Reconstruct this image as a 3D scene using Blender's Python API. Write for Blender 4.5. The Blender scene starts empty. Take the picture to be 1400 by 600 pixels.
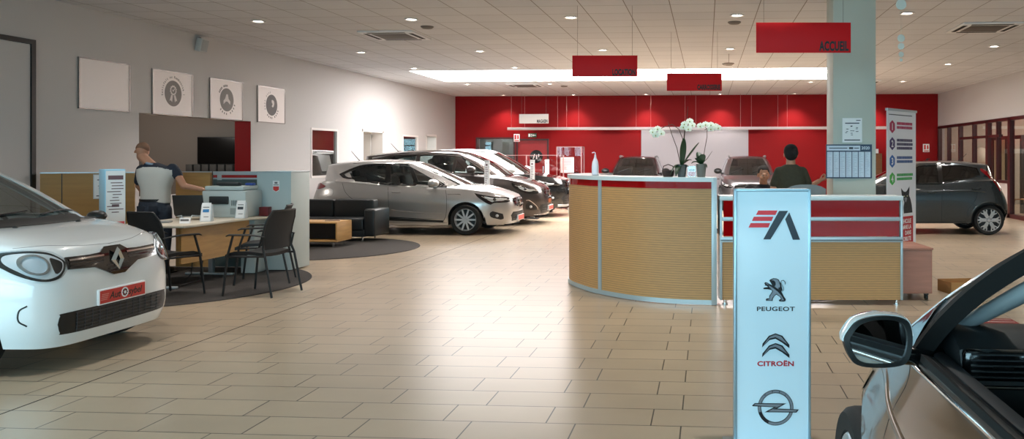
import bpy, bmesh, math, random
from math import sin, cos, pi, radians, sqrt, atan2
from mathutils import Vector, Matrix, Euler, noise
from mathutils.bvhtree import BVHTree
from mathutils.geometry import delaunay_2d_cdt

sc = bpy.context.scene
COL = sc.collection
random.seed(7)

def lin(c):
    if isinstance(c, str):
        c = c.lstrip('#'); c = [int(c[i:i+2], 16) / 255 for i in (0, 2, 4)]
    return tuple([(v / 12.92 if v <= .04045 else ((v + .055) / 1.055) ** 2.4) for v in c[:3]])

# ------------------------------------------------------------------ camera
cam_data = bpy.data.cameras.new('camera')
cam = bpy.data.objects.new('camera', cam_data); COL.objects.link(cam)
cam_data.sensor_width = 36; cam_data.lens = 1110 * 36 / 1400
cam_data.shift_x = (700 - 886) / 1400; cam_data.shift_y = -(300 - 214) / 1400
cam_data.clip_start = .05; cam_data.clip_end = 200
cam.location = (0, 0, 1.52)
cam.rotation_euler = (radians(90), 0, math.atan(80 / 1110))
sc.camera = cam
# ------------------------------------------------------------------ light
sc.view_settings.view_transform = 'Standard'
sc.view_settings.look = 'None'
sc.view_settings.gamma = 1
sc.view_settings.use_curve_mapping = False
sc.view_settings.exposure = 0.12
w = bpy.data.worlds.new('sky'); sc.world = w; w.use_nodes = True
bg = w.node_tree.nodes['Background']
bg.inputs[0].default_value = (.52, .84, 1.0, 1); bg.inputs[1].default_value = 9.6

SPOT_POWER = 170
PANEL_POWER = 15
DISC_POWER = 22

def fill_light(name, loc, power, color=(1, .93, .85), size=.3):  # bare point light without a fitting, added to brighten a room
    d = bpy.data.lights.new(name, 'POINT'); d.energy = power; d.color = color; d.shadow_soft_size = size
    o = bpy.data.objects.new(name, d); COL.objects.link(o); o.location = loc; return o
def area(name, loc, rot, sx, sy, power, color, portal=False):
    d = bpy.data.lights.new(name, 'AREA'); d.shape = 'RECTANGLE'; d.size = sx; d.size_y = sy
    d.energy = power; d.color = color
    if portal: d.cycles.is_portal = True
    o = bpy.data.objects.new(name, d); COL.objects.link(o); o.location = loc; o.rotation_euler = rot
    return o
area('added_side_window_portal', (-8.25, -.6, 1.7), (0, radians(-90), 0), 3.1, 7.6, 1, (1, 1, 1), True)  # portal for the unseen side glazing added for extra daylight
# daylight portal over the shop front glazing behind the camera
area('shop_front_portal', (-.5, -4.7, 1.7), (radians(90), 0, 0), 15.6, 3.1, 1, (1, 1, 1), True)

# ------------------------------------------------------------------ materials
MATS = {}
def mat(name, color=(.5, .5, .5), rough=.5, metal=0, coat=0, spec=.5, emit=None, estr=1, alpha=1, trans=0, coat_rough=.03):
    if name in MATS: return MATS[name]
    m = bpy.data.materials.new(name); m.use_nodes = True; MATS[name] = m
    b = m.node_tree.nodes['Principled BSDF']
    c = lin(color)
    b.inputs['Base Color'].default_value = (*c, 1)
    b.inputs['Roughness'].default_value = rough
    b.inputs['Metallic'].default_value = metal
    b.inputs['Specular IOR Level'].default_value = spec
    b.inputs['Coat Weight'].default_value = coat
    b.inputs['Coat Roughness'].default_value = coat_rough
    if emit is not None:
        b.inputs['Emission Color'].default_value = (*lin(emit), 1)
        b.inputs['Emission Strength'].default_value = estr
    b.inputs['Alpha'].default_value = alpha
    b.inputs['Transmission Weight'].default_value = trans
    return m

def N(m, typ, **kw):
    n = m.node_tree.nodes.new(typ)
    for k, v in kw.items(): setattr(n, k, v)
    return n
def Lk(m, a, b): m.node_tree.links.new(a, b)

def glass(name, tint=(.9, .95, .95), rough=0.0, refl=1.0, tr=1.0):
    """thin glass: see-through, mirror-like at glancing angles"""
    if name in MATS: return MATS[name]
    m = bpy.data.materials.new(name); m.use_nodes = True; MATS[name] = m
    nt = m.node_tree; nt.nodes.clear()
    out = N(m, 'ShaderNodeOutputMaterial'); mix = N(m, 'ShaderNodeMixShader')
    t = N(m, 'ShaderNodeBsdfTransparent'); g = N(m, 'ShaderNodeBsdfGlossy')
    t.inputs[0].default_value = (*[v * tr for v in tint], 1); g.inputs['Roughness'].default_value = rough
    g.inputs[0].default_value = (1, 1, 1, 1)
    f = N(m, 'ShaderNodeFresnel'); geo = N(m, 'ShaderNodeNewGeometry'); io = N(m, 'ShaderNodeMath', operation='MULTIPLY_ADD')
    io.inputs[1].default_value = 1 / 1.5 - 1.5; io.inputs[2].default_value = 1.5   # same reflectance from either side of the sheet
    Lk(m, geo.outputs['Backfacing'], io.inputs[0]); Lk(m, io.outputs[0], f.inputs[0])
    mul = N(m, 'ShaderNodeMath', operation='MULTIPLY', use_clamp=True); mul.inputs[1].default_value = refl * 1.7
    Lk(m, f.outputs[0], mul.inputs[0]); Lk(m, mul.outputs[0], mix.inputs[0])
    Lk(m, t.outputs[0], mix.inputs[1]); Lk(m, g.outputs[0], mix.inputs[2]); Lk(m, mix.outputs[0], out.inputs[0])
    return m

def noisy(m, scale, amount, bump=0, axis=(1, 1, 1), detail=4):
    """break up base colour with noise and add a little bump"""
    b = m.node_tree.nodes['Principled BSDF']
    tc = N(m, 'ShaderNodeTexCoord'); mp = N(m, 'ShaderNodeMapping'); mp.inputs['Scale'].default_value = [scale * a for a in axis]
    nz = N(m, 'ShaderNodeTexNoise'); nz.inputs['Detail'].default_value = detail; nz.inputs['Scale'].default_value = 1
    Lk(m, tc.outputs['Object'], mp.inputs[0]); Lk(m, mp.outputs[0], nz.inputs['Vector'])
    c = b.inputs['Base Color'].default_value[:3]
    r = N(m, 'ShaderNodeValToRGB')
    r.color_ramp.elements[0].position = .3; r.color_ramp.elements[1].position = .7
    r.color_ramp.elements[0].color = (*[v * (1 - amount) for v in c], 1)
    r.color_ramp.elements[1].color = (*[min(1, v * (1 + amount)) for v in c], 1)
    Lk(m, nz.outputs[0], r.inputs[0]); Lk(m, r.outputs[0], b.inputs['Base Color'])
    if bump:
        bp = N(m, 'ShaderNodeBump'); bp.inputs['Strength'].default_value = bump; bp.inputs['Distance'].default_value = .01
        Lk(m, nz.outputs[0], bp.inputs['Height']); Lk(m, bp.outputs[0], b.inputs['Normal'])
    return m

# ------------------------------------------------------------------ mesh building
class MB:
    def __init__(s): s.bm = bmesh.new(); s.mi = 0
    def _tag(s, faces):
        for f in faces: f.material_index = s.mi
    def verts_xf(s, vs, M):
        if M is not None: bmesh.ops.transform(s.bm, matrix=M, verts=vs)
    def box(s, x0, x1, y0, y1, z0, z1, bevel=0, M=None, seg=2):
        r = bmesh.ops.create_cube(s.bm, size=1)
        vs = r['verts']
        for v in vs:
            v.co = Vector(((x0 + x1) / 2 + v.co.x * (x1 - x0), (y0 + y1) / 2 + v.co.y * (y1 - y0), (z0 + z1) / 2 + v.co.z * (z1 - z0)))
        fs = set(f for v in vs for f in v.link_faces)
        if bevel:
            es = set(e for v in vs for e in v.link_edges)
            rr = bmesh.ops.bevel(s.bm, geom=list(es), offset=bevel, segments=seg, affect='EDGES', profile=.5)
            fs = set(rr['faces']) | set(f for f in fs if f.is_valid)
            vs = list(set(v for f in fs for v in f.verts))
            allf = set(f for v in vs for f in v.link_faces); fs = allf
        s._tag(fs); s.verts_xf(list(vs), M)
        return s
    def cyl(s, p0, p1, r0, r1=None, seg=16, caps=True):
        p0, p1 = Vector(p0), Vector(p1); r1 = r0 if r1 is None else r1
        d = p1 - p0; q = d.to_track_quat('Z', 'Y').to_matrix()
        A = []; B = []
        for i in range(seg):
            a = 2 * pi * i / seg; u = q @ Vector((cos(a), sin(a), 0))
            A.append(s.bm.verts.new(p0 + u * r0)); B.append(s.bm.verts.new(p1 + u * r1))
        fs = [s.bm.faces.new((A[i], A[(i + 1) % seg], B[(i + 1) % seg], B[i])) for i in range(seg)]
        if caps: fs += [s.bm.faces.new(A[::-1]), s.bm.faces.new(B)]
        s._tag(fs); return s
    def tube(s, pts, r, seg=8, caps=True, flat=1.0):
        pts = [Vector(p) for p in pts]; n = len(pts); rings = []
        rs = r if isinstance(r, (list, tuple)) else [r] * n
        up = None
        for i in range(n):
            t = (pts[min(i + 1, n - 1)] - pts[max(i - 1, 0)]).normalized()
            if up is None:
                up = Vector((0, 0, 1)) if abs(t.z) < .9 else Vector((1, 0, 0))
            a = t.cross(up).normalized(); b = a.cross(t).normalized(); up = b
            rings.append([s.bm.verts.new(pts[i] + (a * cos(2 * pi * k / seg) + b * sin(2 * pi * k / seg) * flat) * rs[i]) for k in range(seg)])
        fs = []
        for i in range(n - 1):
            for k in range(seg):
                fs.append(s.bm.faces.new((rings[i][k], rings[i][(k + 1) % seg], rings[i + 1][(k + 1) % seg], rings[i + 1][k])))
        if caps: fs += [s.bm.faces.new(rings[0][::-1]), s.bm.faces.new(rings[-1])]
        s._tag(fs); return s
    def lathe(s, prof, seg=24, M=None, close=False):
        """profile of (r,z) turned about z"""
        rings = []; vs = []
        for r, z in prof:
            if r < 1e-6: ring = [s.bm.verts.new((0, 0, z))]
            else: ring = [s.bm.verts.new((r * cos(2 * pi * k / seg), r * sin(2 * pi * k / seg), z)) for k in range(seg)]
            rings.append(ring); vs += ring
        fs = []
        pr = list(zip(rings[:-1], rings[1:])) + ([(rings[-1], rings[0])] if close else [])
        for a, b in pr:
            for k in range(seg):
                k2 = (k + 1) % seg
                if len(a) == 1 and len(b) == 1: continue
                if len(a) == 1: fs.append(s.bm.faces.new((a[0], b[k2], b[k])))
                elif len(b) == 1: fs.append(s.bm.faces.new((a[k], a[k2], b[0])))
                else: fs.append(s.bm.faces.new((a[k], a[k2], b[k2], b[k])))
        s._tag(fs); s.verts_xf(vs, M); return s
    def ell(s, c, r, M=None, seg=16, rings=10):
        rx = r if isinstance(r, (tuple, list)) else (r, r, r)
        prof = [(sin(pi * i / rings), -cos(pi * i / rings)) for i in range(rings + 1)]
        prof[0] = (0, -1); prof[-1] = (0, 1)
        T = Matrix.Translation(c) @ (M or Matrix.Identity(4)) @ Matrix.Diagonal((*rx, 1))
        return s.lathe(prof, seg, T)
    def prism(s, poly, plane, a, b, M=None, bevel=0):
        """closed 2D outline extruded from a to b along the third axis; plane 'xy','xz','yz'"""
        def P(u, v, w):
            return {'xy': (u, v, w), 'xz': (u, w, v), 'yz': (w, u, v)}[plane]
        A = [s.bm.verts.new(P(u, v, a)) for u, v in poly]; B = [s.bm.verts.new(P(u, v, b)) for u, v in poly]
        n = len(poly)
        fs = [s.bm.faces.new((A[i], A[(i + 1) % n], B[(i + 1) % n], B[i])) for i in range(n)]
        fs += [s.bm.faces.new(A[::-1]), s.bm.faces.new(B)]
        bmesh.ops.recalc_face_normals(s.bm, faces=fs)
        vs = A + B
        if bevel:
            es = [e for f in fs[-2:] for e in f.edges]
            rr = bmesh.ops.bevel(s.bm, geom=list(set(es)), offset=bevel, segments=2, affect='EDGES', profile=.5)
            fs = [f for f in fs if f.is_valid] + list(rr['faces']); vs = list(set(v for f in fs for v in f.verts))
        s._tag(fs); s.verts_xf(vs, M); return s
    def quad(s, *p):
        s._tag([s.bm.faces.new([s.bm.verts.new(q) for q in p])]); return s
    def grid(s, rows, closed=False):
        vv = [[s.bm.verts.new(p) for p in r] for r in rows]; fs = []
        for i in range(len(vv) - 1):
            m = len(vv[i])
            for k in range(m if closed else m - 1):
                fs.append(s.bm.faces.new((vv[i][k], vv[i][(k + 1) % m], vv[i + 1][(k + 1) % m], vv[i + 1][k])))
        s._tag(fs); return s
    def build(s, name, mats, parent=None, loc=None, rot=None, smooth=35, recalc=True):
        if recalc: bmesh.ops.recalc_face_normals(s.bm, faces=s.bm.faces)
        me = bpy.data.meshes.new(name); s.bm.to_mesh(me); s.bm.free()
        return link_mesh(name, me, mats, parent, loc, rot, smooth)

def link_mesh(name, me, mats, parent=None, loc=None, rot=None, smooth=35):
    if mats is not None:
        for m in (mats if isinstance(mats, (list, tuple)) else [mats]): me.materials.append(m)
    if smooth:
        me.polygons.foreach_set('use_smooth', [True] * len(me.polygons))
        me.set_sharp_from_angle(angle=radians(smooth))
    o = bpy.data.objects.new(name, me); COL.objects.link(o)
    if parent is not None: o.parent = parent
    if loc is not None: o.location = loc
    if rot is not None: o.rotation_euler = rot
    return o

def tag(o, label=None, cat=None, group=None, kind=None):
    if label: o['label'] = label
    if cat: o['category'] = cat
    if group: o['group'] = group
    if kind: o['kind'] = kind
    return o
def thing(name, label, cat, loc=(0, 0, 0), rz=0, group=None):
    o = bpy.data.objects.new(name, None); COL.objects.link(o); o.empty_display_size = .1
    o.location = loc; o.rotation_euler = (0, 0, rz)
    return tag(o, label, cat, group)
def struct(o):
    o['kind'] = 'structure'; return o
def copy_tree(o, parent=None):
    c = o.copy(); COL.objects.link(c); c.parent = parent
    for ch in list(o.children): copy_tree(ch, c)
    return c

def ev_mesh(o):
    dg = bpy.context.evaluated_depsgraph_get(); dg.update()
    return bpy.data.meshes.new_from_object(o.evaluated_get(dg))

def text(name, body, size, m, parent, loc, rot=(radians(90), 0, 0), ext=.0015, sx=1, align='LEFT', bold=0, shear=0, space=1, valign='BOTTOM_BASELINE'):
    cu = bpy.data.curves.new(name, 'FONT'); cu.body = body; cu.size = size; cu.extrude = ext; cu.offset = bold
    cu.align_x = align; cu.align_y = valign; cu.shear = shear; cu.space_character = space; cu.resolution_u = 3
    t = bpy.data.objects.new(name, cu); COL.objects.link(t)
    me = ev_mesh(t); bpy.data.objects.remove(t); bpy.data.curves.remove(cu)
    me.transform(Matrix.Diagonal((sx, 1, 1, 1)))
    me.materials.clear()
    return link_mesh(name, me, m, parent, loc, rot, 0)

def blob(name, mb, m, parent=None, voxel=.012, smooth=6, loc=None):
    """fuse overlapping solids into one continuous surface"""
    me = bpy.data.meshes.new('tmp'); mb.bm.to_mesh(me); mb.bm.free()
    t = bpy.data.objects.new('tmp', me); COL.objects.link(t)
    r = t.modifiers.new('r', 'REMESH'); r.mode = 'VOXEL'; r.voxel_size = voxel; r.use_smooth_shade = True
    if smooth:
        s2 = t.modifiers.new('s', 'SMOOTH'); s2.iterations = smooth; s2.factor = .5
    out = ev_mesh(t); bpy.data.objects.remove(t); bpy.data.meshes.remove(me)
    out.materials.clear()
    o = link_mesh(name, out, m, parent, loc, None, 0)
    out.polygons.foreach_set('use_smooth', [True] * len(out.polygons))
    return o

def cells(a0, a1, b0, b1, holes):
    """rectangles that tile [a0,a1]x[b0,b1] around the holes"""
    A = sorted({a0, a1, *[h[0] for h in holes], *[h[1] for h in holes]}); out = []
    for i in range(len(A) - 1):
        x0, x1 = A[i], A[i + 1]; hs = sorted((h[2], h[3]) for h in holes if h[0] <= x0 + 1e-6 and h[1] >= x1 - 1e-6)
        z = b0
        for h0, h1 in hs:
            if h0 > z + 1e-6: out.append((x0, x1, z, h0))
            z = max(z, h1)
        if z < b1 - 1e-6: out.append((x0, x1, z, b1))
    return out

def pch(pts):
    """monotone cubic interpolation through (x,y) points"""
    xs = [p[0] for p in pts]; ys = [p[1] for p in pts]; n = len(xs)
    h = [xs[i + 1] - xs[i] for i in range(n - 1)]; d = [(ys[i + 1] - ys[i]) / h[i] for i in range(n - 1)]
    m = [d[0]] + [0 if d[i - 1] * d[i] <= 0 else 2 * d[i - 1] * d[i] / (d[i - 1] + d[i]) for i in range(1, n - 1)] + [d[-1]]
    def f(x):
        if x <= xs[0]: return ys[0]
        if x >= xs[-1]: return ys[-1]
        i = 0
        while x > xs[i + 1]: i += 1
        t = (x - xs[i]) / h[i]
        return (2*t**3 - 3*t*t + 1) * ys[i] + (t**3 - 2*t*t + t) * h[i] * m[i] + (-2*t**3 + 3*t*t) * ys[i+1] + (t**3 - t*t) * h[i] * m[i+1]
    return f
def smooth_poly(pts, n=6, closed=True):
    """Catmull-Rom; points given as (x,y,'c') stay sharp"""
    P = [Vector(p[:2]) for p in pts]; sharp = [len(p) > 2 for p in pts]; N_ = len(P); out = []
    for i in range(N_ if closed else N_ - 1):
        p1, p2 = P[i], P[(i + 1) % N_]
        p0 = P[i - 1] if (i > 0 or closed) and not sharp[i] else p1 - (p2 - p1)
        j = (i + 2) % N_
        p3 = P[j] if (closed or i + 2 < N_) and not sharp[(i + 1) % N_] else p2 + (p2 - p1)
        for k in range(n):
            t = k / n
            out.append(tuple(.5 * ((2 * p1) + (-p0 + p2) * t + (2*p0 - 5*p1 + 4*p2 - p3) * t*t + (-p0 + 3*p1 - 3*p2 + p3) * t**3)))
    if not closed: out.append(tuple(P[-1]))
    return out
def inside(p, poly):
    x, y = p; c = False; n = len(poly); j = n - 1
    for i in range(n):
        xi, yi = poly[i][0], poly[i][1]; xj, yj = poly[j][0], poly[j][1]
        if (yi > y) != (yj > y) and x < (xj - xi) * (y - yi) / (yj - yi) + xi: c = not c
        j = i
    return c
def resamp(poly, res, closed=True):
    out = []; n = len(poly)
    for i in range(n if closed else n - 1):
        a = Vector(poly[i][:2]); b = Vector(poly[(i + 1) % n][:2]); k = max(1, int((b - a).length / res + .5))
        for q in range(k): out.append(tuple(a.lerp(b, q / k)))
    if not closed: out.append(tuple(poly[-1][:2]))
    return out
# ================================================================== setting
XL, XR, YB, YF, ZC = -8.5, 7.5, 27.0, -4.8, 3.56

# floor: 60x30 stoneware in a third bond
m = mat('floor_tile', '#c3ab8c', .30, spec=.5)
b = m.node_tree.nodes['Principled BSDF']
tc = N(m, 'ShaderNodeTexCoord'); mp = N(m, 'ShaderNodeMapping'); mp.inputs['Location'].default_value = (12.144, 12.222, 0)
br = N(m, 'ShaderNodeTexBrick'); br.offset = .285; br.offset_frequency = 2; br.squash = 1
br.inputs['Scale'].default_value = 1; br.inputs['Brick Width'].default_value = .6; br.inputs['Row Height'].default_value = .3
br.inputs['Mortar Size'].default_value = .0042; br.inputs['Mortar Smooth'].default_value = .1; br.inputs['Bias'].default_value = 0
br.inputs['Color1'].default_value = (*lin('#bda88d'), 1); br.inputs['Color2'].default_value = (*lin('#b4a086'), 1); br.inputs['Mortar'].default_value = (*lin('#2e261e'), 1)
Lk(m, tc.outputs['Object'], mp.inputs[0]); Lk(m, mp.outputs[0], br.inputs['Vector'])
nz = N(m, 'ShaderNodeTexNoise'); nz.inputs['Scale'].default_value = 1.6; nz.inputs['Detail'].default_value = 6
mx = N(m, 'ShaderNodeMixRGB', blend_type='MULTIPLY'); mx.inputs[0].default_value = .35
Lk(m, mp.outputs[0], nz.inputs['Vector']); Lk(m, br.outputs['Color'], mx.inputs[1]); Lk(m, nz.outputs[0], mx.inputs[2])
gm_ = N(m, 'ShaderNodeBrightContrast'); gm_.inputs['Bright'].default_value = .03
Lk(m, mx.outputs[0], gm_.inputs[0]); Lk(m, gm_.outputs[0], b.inputs['Base Color'])
rr_ = N(m, 'ShaderNodeMapRange'); rr_.inputs['To Min'].default_value = .16; rr_.inputs['To Max'].default_value = .34
nz2 = N(m, 'ShaderNodeTexNoise'); nz2.inputs['Scale'].default_value = 3.1; Lk(m, mp.outputs[0], nz2.inputs['Vector'])
b.inputs['Roughness'].default_value = .28
bp = N(m, 'ShaderNodeBump'); bp.inputs['Strength'].default_value = .5; bp.inputs['Distance'].default_value = .002; bp.invert = True
Lk(m, br.outputs['Fac'], bp.inputs['Height']); Lk(m, bp.outputs[0], b.inputs['Normal'])
struct(MB().box(XL - 4, XR + 5.5, YF - .3, YB + 3.2, -.12, 0).build('floor', m, smooth=0))
struct(MB().box(-4.161, -4.149, YF, YB, 0, .0008).build('trim_1', mat('expansion_joint', '#3a3128', .6), smooth=0))
struct(MB().box(-40, 40, -45, YF - .3, -.2, -.05).build('trim_2', noisy(mat('forecourt', '#6f7173', .9), 3, .15), smooth=0))

# ceiling: 60 cm mineral tiles on an exposed grid
m = mat('ceiling_tile', '#b7aca2', .85)
b = m.node_tree.nodes['Principled BSDF']
tc = N(m, 'ShaderNodeTexCoord'); mp = N(m, 'ShaderNodeMapping'); mp.inputs['Location'].default_value = (12 - .11 - .0, 12 - .1, 0)
br = N(m, 'ShaderNodeTexBrick'); br.offset = 0; br.inputs['Scale'].default_value = 1; br.inputs['Brick Width'].default_value = .6; br.inputs['Row Height'].default_value = .6
br.inputs['Mortar Size'].default_value = .007; br.inputs['Mortar Smooth'].default_value = .3
br.inputs['Color1'].default_value = (*lin('#d0d0d2'), 1); br.inputs['Color2'].default_value = (*lin('#c9c9cc'), 1); br.inputs['Mortar'].default_value = (*lin('#7d7670'), 1)
Lk(m, tc.outputs['Object'], mp.inputs[0]); Lk(m, mp.outputs[0], br.inputs['Vector']); Lk(m, br.outputs['Color'], b.inputs['Base Color'])
M_CEIL = m
PX0, PX1, PY0, PY1 = -7.1, 3.2, 18.92, 21.7
cm = MB()
for x0, x1, y0, y1 in cells(XL, XR, YF, YB, [(PX0, PX1, PY0, PY1)]): cm.box(x0, x1, y0, y1, ZC, ZC + .15)
struct(cm.build('ceiling', M_CEIL, smooth=0))

M_WALL = mat('wall_paint', '#bfbcba', .75)
M_RWALL = mat('red_wall_paint', '#86060b', .6, spec=.2)
M_DARKR = mat('dark_red_frame', '#3d1012', .4)
M_ALU = mat('brushed_aluminium', '#b9c3c8', .35, metal=.6)
M_OFFWALL = mat('office_wall', '#b0a79c', .8)

# left wall with the back-office hatch, interior windows and two doorways
lh = [(11.61, 14.61, .9, 2.18), (16.95, 18.15, 1.09, 2.11), (19.57, 20.8, 0, 2.155), (22.24, 23.4, 1.1, 2.1), (24.15, 25.02, 0, 2.17)]
lw = MB()
for y0, y1, z0, z1 in cells(YF, YB, 0, ZC, lh + [(-4.4, 3.2, .15, 3.25)]): lw.box(XL - .3, XL, y0, y1, z0, z1)
struct(lw.build('wall_left', M_WALL, smooth=0))
# red jamb and hatch lining
o = MB().box(XL - .31, XL - .002, 14.605, 14.62, .9, 2.18).build('trim_3', M_RWALL, smooth=0); struct(o)
# back office seen through the hatch
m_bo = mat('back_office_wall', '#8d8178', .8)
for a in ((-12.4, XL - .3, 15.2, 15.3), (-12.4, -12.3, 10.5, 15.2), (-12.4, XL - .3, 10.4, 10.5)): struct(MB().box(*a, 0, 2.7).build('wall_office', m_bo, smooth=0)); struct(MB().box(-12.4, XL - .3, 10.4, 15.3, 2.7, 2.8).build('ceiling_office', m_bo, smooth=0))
fill_light('back_office_fill_light', (-10.3, 12.9, 2.3), 60); fill_light('side_rooms_fill_light', (-10.2, 17.5, 2.3), 45); fill_light('side_rooms_fill_light', (-10.2, 20.0, 2.3), 60)  # unseen fill lights added so the hatch and doorways are not black
fill_light('side_rooms_fill_light', (-10.2, 23.5, 2.3), 60, (.75, .95, 1)); fill_light('workshop_fill_light', (-7.0, 28.6, 2.2), 40, (.9, 1, .95))
fill_light('side_office_fill_light', (9.8, 21, 2.3), 90); fill_light('side_office_fill_light', (9.8, 25, 2.3), 70)  # unseen fill lights added behind the office glazing
# tall wall panel outlined in black
pm = MB()
pm.box(XL, XL + .012, 4.2, 9.63, 0, 2.93)
o = pm.build('trim_4', M_WALL, smooth=0); struct(o)
pm = MB(); pm.box(XL, XL + .03, 9.635, 9.70, 0, 2.995); pm.box(XL, XL + .03, 4.2, 9.635, 2.935, 2.995)
struct(pm.build('trim_5', mat('black_profile', '#161616', .5), smooth=0))
# interior windows
for k, (y0, y1, z0, z1) in enumerate([lh[1], lh[3]]):
    fr = MB()
    t = .045; y0 += .01; y1 -= .01; z0 += .01; z1 -= .01
    for a, b_, c, d in ((y0 - t, y1 + t, z0 - t, z0), (y0 - t, y1 + t, z1, z1 + t), (y0 - t, y0, z0, z1), (y1, y1 + t, z0, z1)): fr.box(XL - .06, XL + .012, a, b_, c, d)
    wo = struct(fr.build('window_%d' % (k + 1), mat('white_frame', '#d9d4cf', .5), smooth=0))
    g = MB().box(XL - .035, XL - .03, y0, y1, z0, z1).build('pane', glass('dark_office_glass', (.42, .43, .42), refl=1.5), wo, smooth=0)
struct(MB().box(XL - 3.5, XL - .3, 15.3, 15.35, 0, 2.8).box(XL - 3.5, XL - 3.4, 15.3, 26.9, 0, 2.8).box(XL - 3.5, XL - .3, 26.8, 26.9, 0, 2.8).box(XL - 3.5, XL - .3, 15.3, 26.9, 2.8, 2.9).box(XL - 3.4, XL - .3, 20.83, 20.93, 0, 2.8).box(XL - 3.4, XL - .3, 19.0, 19.1, 0, 2.8).build('wall_rooms', M_OFFWALL, smooth=0))
for k, (y0, y1) in enumerate(((19.57, 20.8), (24.15, 25.02))):
    f = MB(); f.box(XL - .31, XL + .01, y0 - .05, y0 + .012, 0, 2.2); f.box(XL - .31, XL + .01, y1 - .012, y1 + .05, 0, 2.2); f.box(XL - .31, XL + .01, y0 - .05, y1 + .05, 2.14, 2.205)
    d = struct(f.build('door_%d' % (k + 1), mat('white_frame'), smooth=0))
    MB().box(XL - 1.15, XL - .3, y1 - .06, y1 - .02, 0, 2.1, bevel=.004).build('door_leaf', mat('door_leaf_grey', '#b4b0ab', .5), d)
    MB().tube([(XL - 1.05, y1 - .06, 1.0), (XL - 1.05, y1 - .1, 1.0), (XL - .93, y1 - .1, 1.0)], .01).build('door_handle', M_ALU, d)

# red back wall
bh = [(-7.73, -6.5, .95, 2.115), (-6.35, -5.35, 0, 2.065)]
bw = MB()
for x0, x1, z0, z1 in cells(XL - .3, XR + .3, 0, ZC, bh): bw.box(x0, x1, YB, YB + .25, z0, z1)
struct(bw.build('wall_back', M_RWALL, smooth=0))
struct(MB().box(-9, -4.6, YB + 2.9, YB + 3, 0, 2.6).box(-9, -8.9, YB + .25, YB + 3, 0, 2.6).box(-4.7, -4.6, YB + .25, YB + 3, 0, 2.6).box(-9, -4.6, YB + .25, YB + 3, 2.6, 2.7).build('wall_workshop', mat('workshop_wall', '#4d5250', .7), smooth=0))
d = MB(); d.box(-6.35, -5.35, YB + .02, YB + .07, .01, 2.065); d = struct(d.build('door_3', mat('red_door', '#8e1114', .4), smooth=0))
f = MB(); f.box(-6.41, -6.35, YB - .02, YB + .1, 0, 2.12); f.box(-5.35, -5.29, YB - .02, YB + .1, 0, 2.12); f.box(-6.35, -5.35, YB - .02, YB + .1, 2.065, 2.12); f.build('door_frame', M_DARKR, d, smooth=0)
MB().cyl((-5.72, YB + .02, 1.52), (-5.72, YB - .004, 1.52), .22, seg=36).build('porthole', mat('porthole_black', '#101112', .15, coat=.5), d)
MB().box(-5.5, -5.46, YB - .03, YB + .02, .95, 1.2, bevel=.005).build('push_plate', M_ALU, d)
MB().prism([(-5.84, 1.44), (-5.81, 1.44), (-5.76, 1.60), (-5.79, 1.60)], 'xz', YB - .007, YB - .004).box(-5.72, -5.69, YB - .007, YB - .004, 1.44, 1.58).box(-5.65, -5.62, YB - .007, YB - .004, 1.50, 1.60).build('pictogram', mat('sticker_white', '#e9e9e9', .4), d, smooth=0)
f = MB(); f.box(-7.79, -7.73, YB - .02, YB + .1, .89, 2.17); f.box(-6.5, -6.44, YB - .02, YB + .1, .89, 2.17); f.box(-7.73, -6.5, YB - .02, YB + .1, 2.115, 2.17); f.box(-7.73, -6.5, YB - .02, YB + .1, .89, .95)
wo = struct(f.build('window_3', M_DARKR, smooth=0)); MB().box(-7.73, -6.5, YB + .05, YB + .056, .95, 2.115).build('pane', glass('clear_pane', (.9, .93, .93)), wo, smooth=0)
struct(MB().box(-2.17, 1.375, YB - .03, YB, 0, 2.43).build('trim_6', mat('white_wall_panel', '#aba5a9', .6), smooth=0))

# right wall: solid above, red framed office glazing below
rw = MB()
for y0, y1, z0, z1 in cells(YF, YB, 0, ZC, [(14.0, 26.95, 0, 2.5)]): rw.box(XR, XR + .2, y0, y1, z0, z1)
struct(rw.build('wall_right', M_WALL, smooth=0))
mu = MB()
ys = [26.93, 25.9, 24.75, 23.5, 22.35, 21.6, 20.75, 19.0, 17.6, 16.2, 14.8, 14.05]
for i, y in enumerate(ys):
    w_ = .10 if i % 2 == 0 else .07
    if abs(y - 22.35) < .01 or abs(y - 20.75) < .01: w_ = .16
    mu.box(XR - .02, XR + .1, y - w_ / 2, y + w_ / 2, 0, 2.5)
mu.box(XR - .02, XR + .1, 14, 26.95, 2.42, 2.5); mu.box(XR - .02, XR + .1, 14, 26.95, 0, .1)
mu.box(XR - .01, XR + .09, 21.45, 24.75, 2.02, 2.09); mu.box(XR - .01, XR + .09, 20.75, 22.35, .85, .92)
wo = struct(mu.build('window_4', M_DARKR, smooth=0))
MB().box(XR + .03, XR + .036, 14.05, 26.9, .1, 2.42).build('pane', glass('office_pane', (.93, .93, .91), refl=.35), wo, smooth=0)
MB().box(XR + .02, XR + .05, 20.83, 22.27, .1, .85).build('lower_panel', mat('panel_beige', '#b5aaa2', .6), wo, smooth=0)
of = MB(); of.box(XR + 4.5, XR + 4.6, 13.8, 27, 0, 2.9); of.box(XR + .2, XR + 4.5, 26.95, 27.05, 0, 2.9); of.box(XR + .2, XR + 4.5, 13.8, 13.9, 0, 2.9)
struct(of.build('wall_side_office', M_OFFWALL, smooth=0)); struct(MB().box(XR + .2, XR + 4.6, 13.8, 27, 2.8, 2.9).build('ceiling_side_office', M_OFFWALL, smooth=0))
o = MB()
for y0, y1 in ((24.6, 23.55), (23.45, 22.45)): o.box(XR + .9, XR + 1.0, min(y0, y1), max(y0, y1), 2.0, 2.1).box(XR + .9, XR + 1.0, y0 - .04, y0 + .04, 0, 2.1).box(XR + .9, XR + 1.0, y1 - .04, y1 + .04, 0, 2.1)
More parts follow.
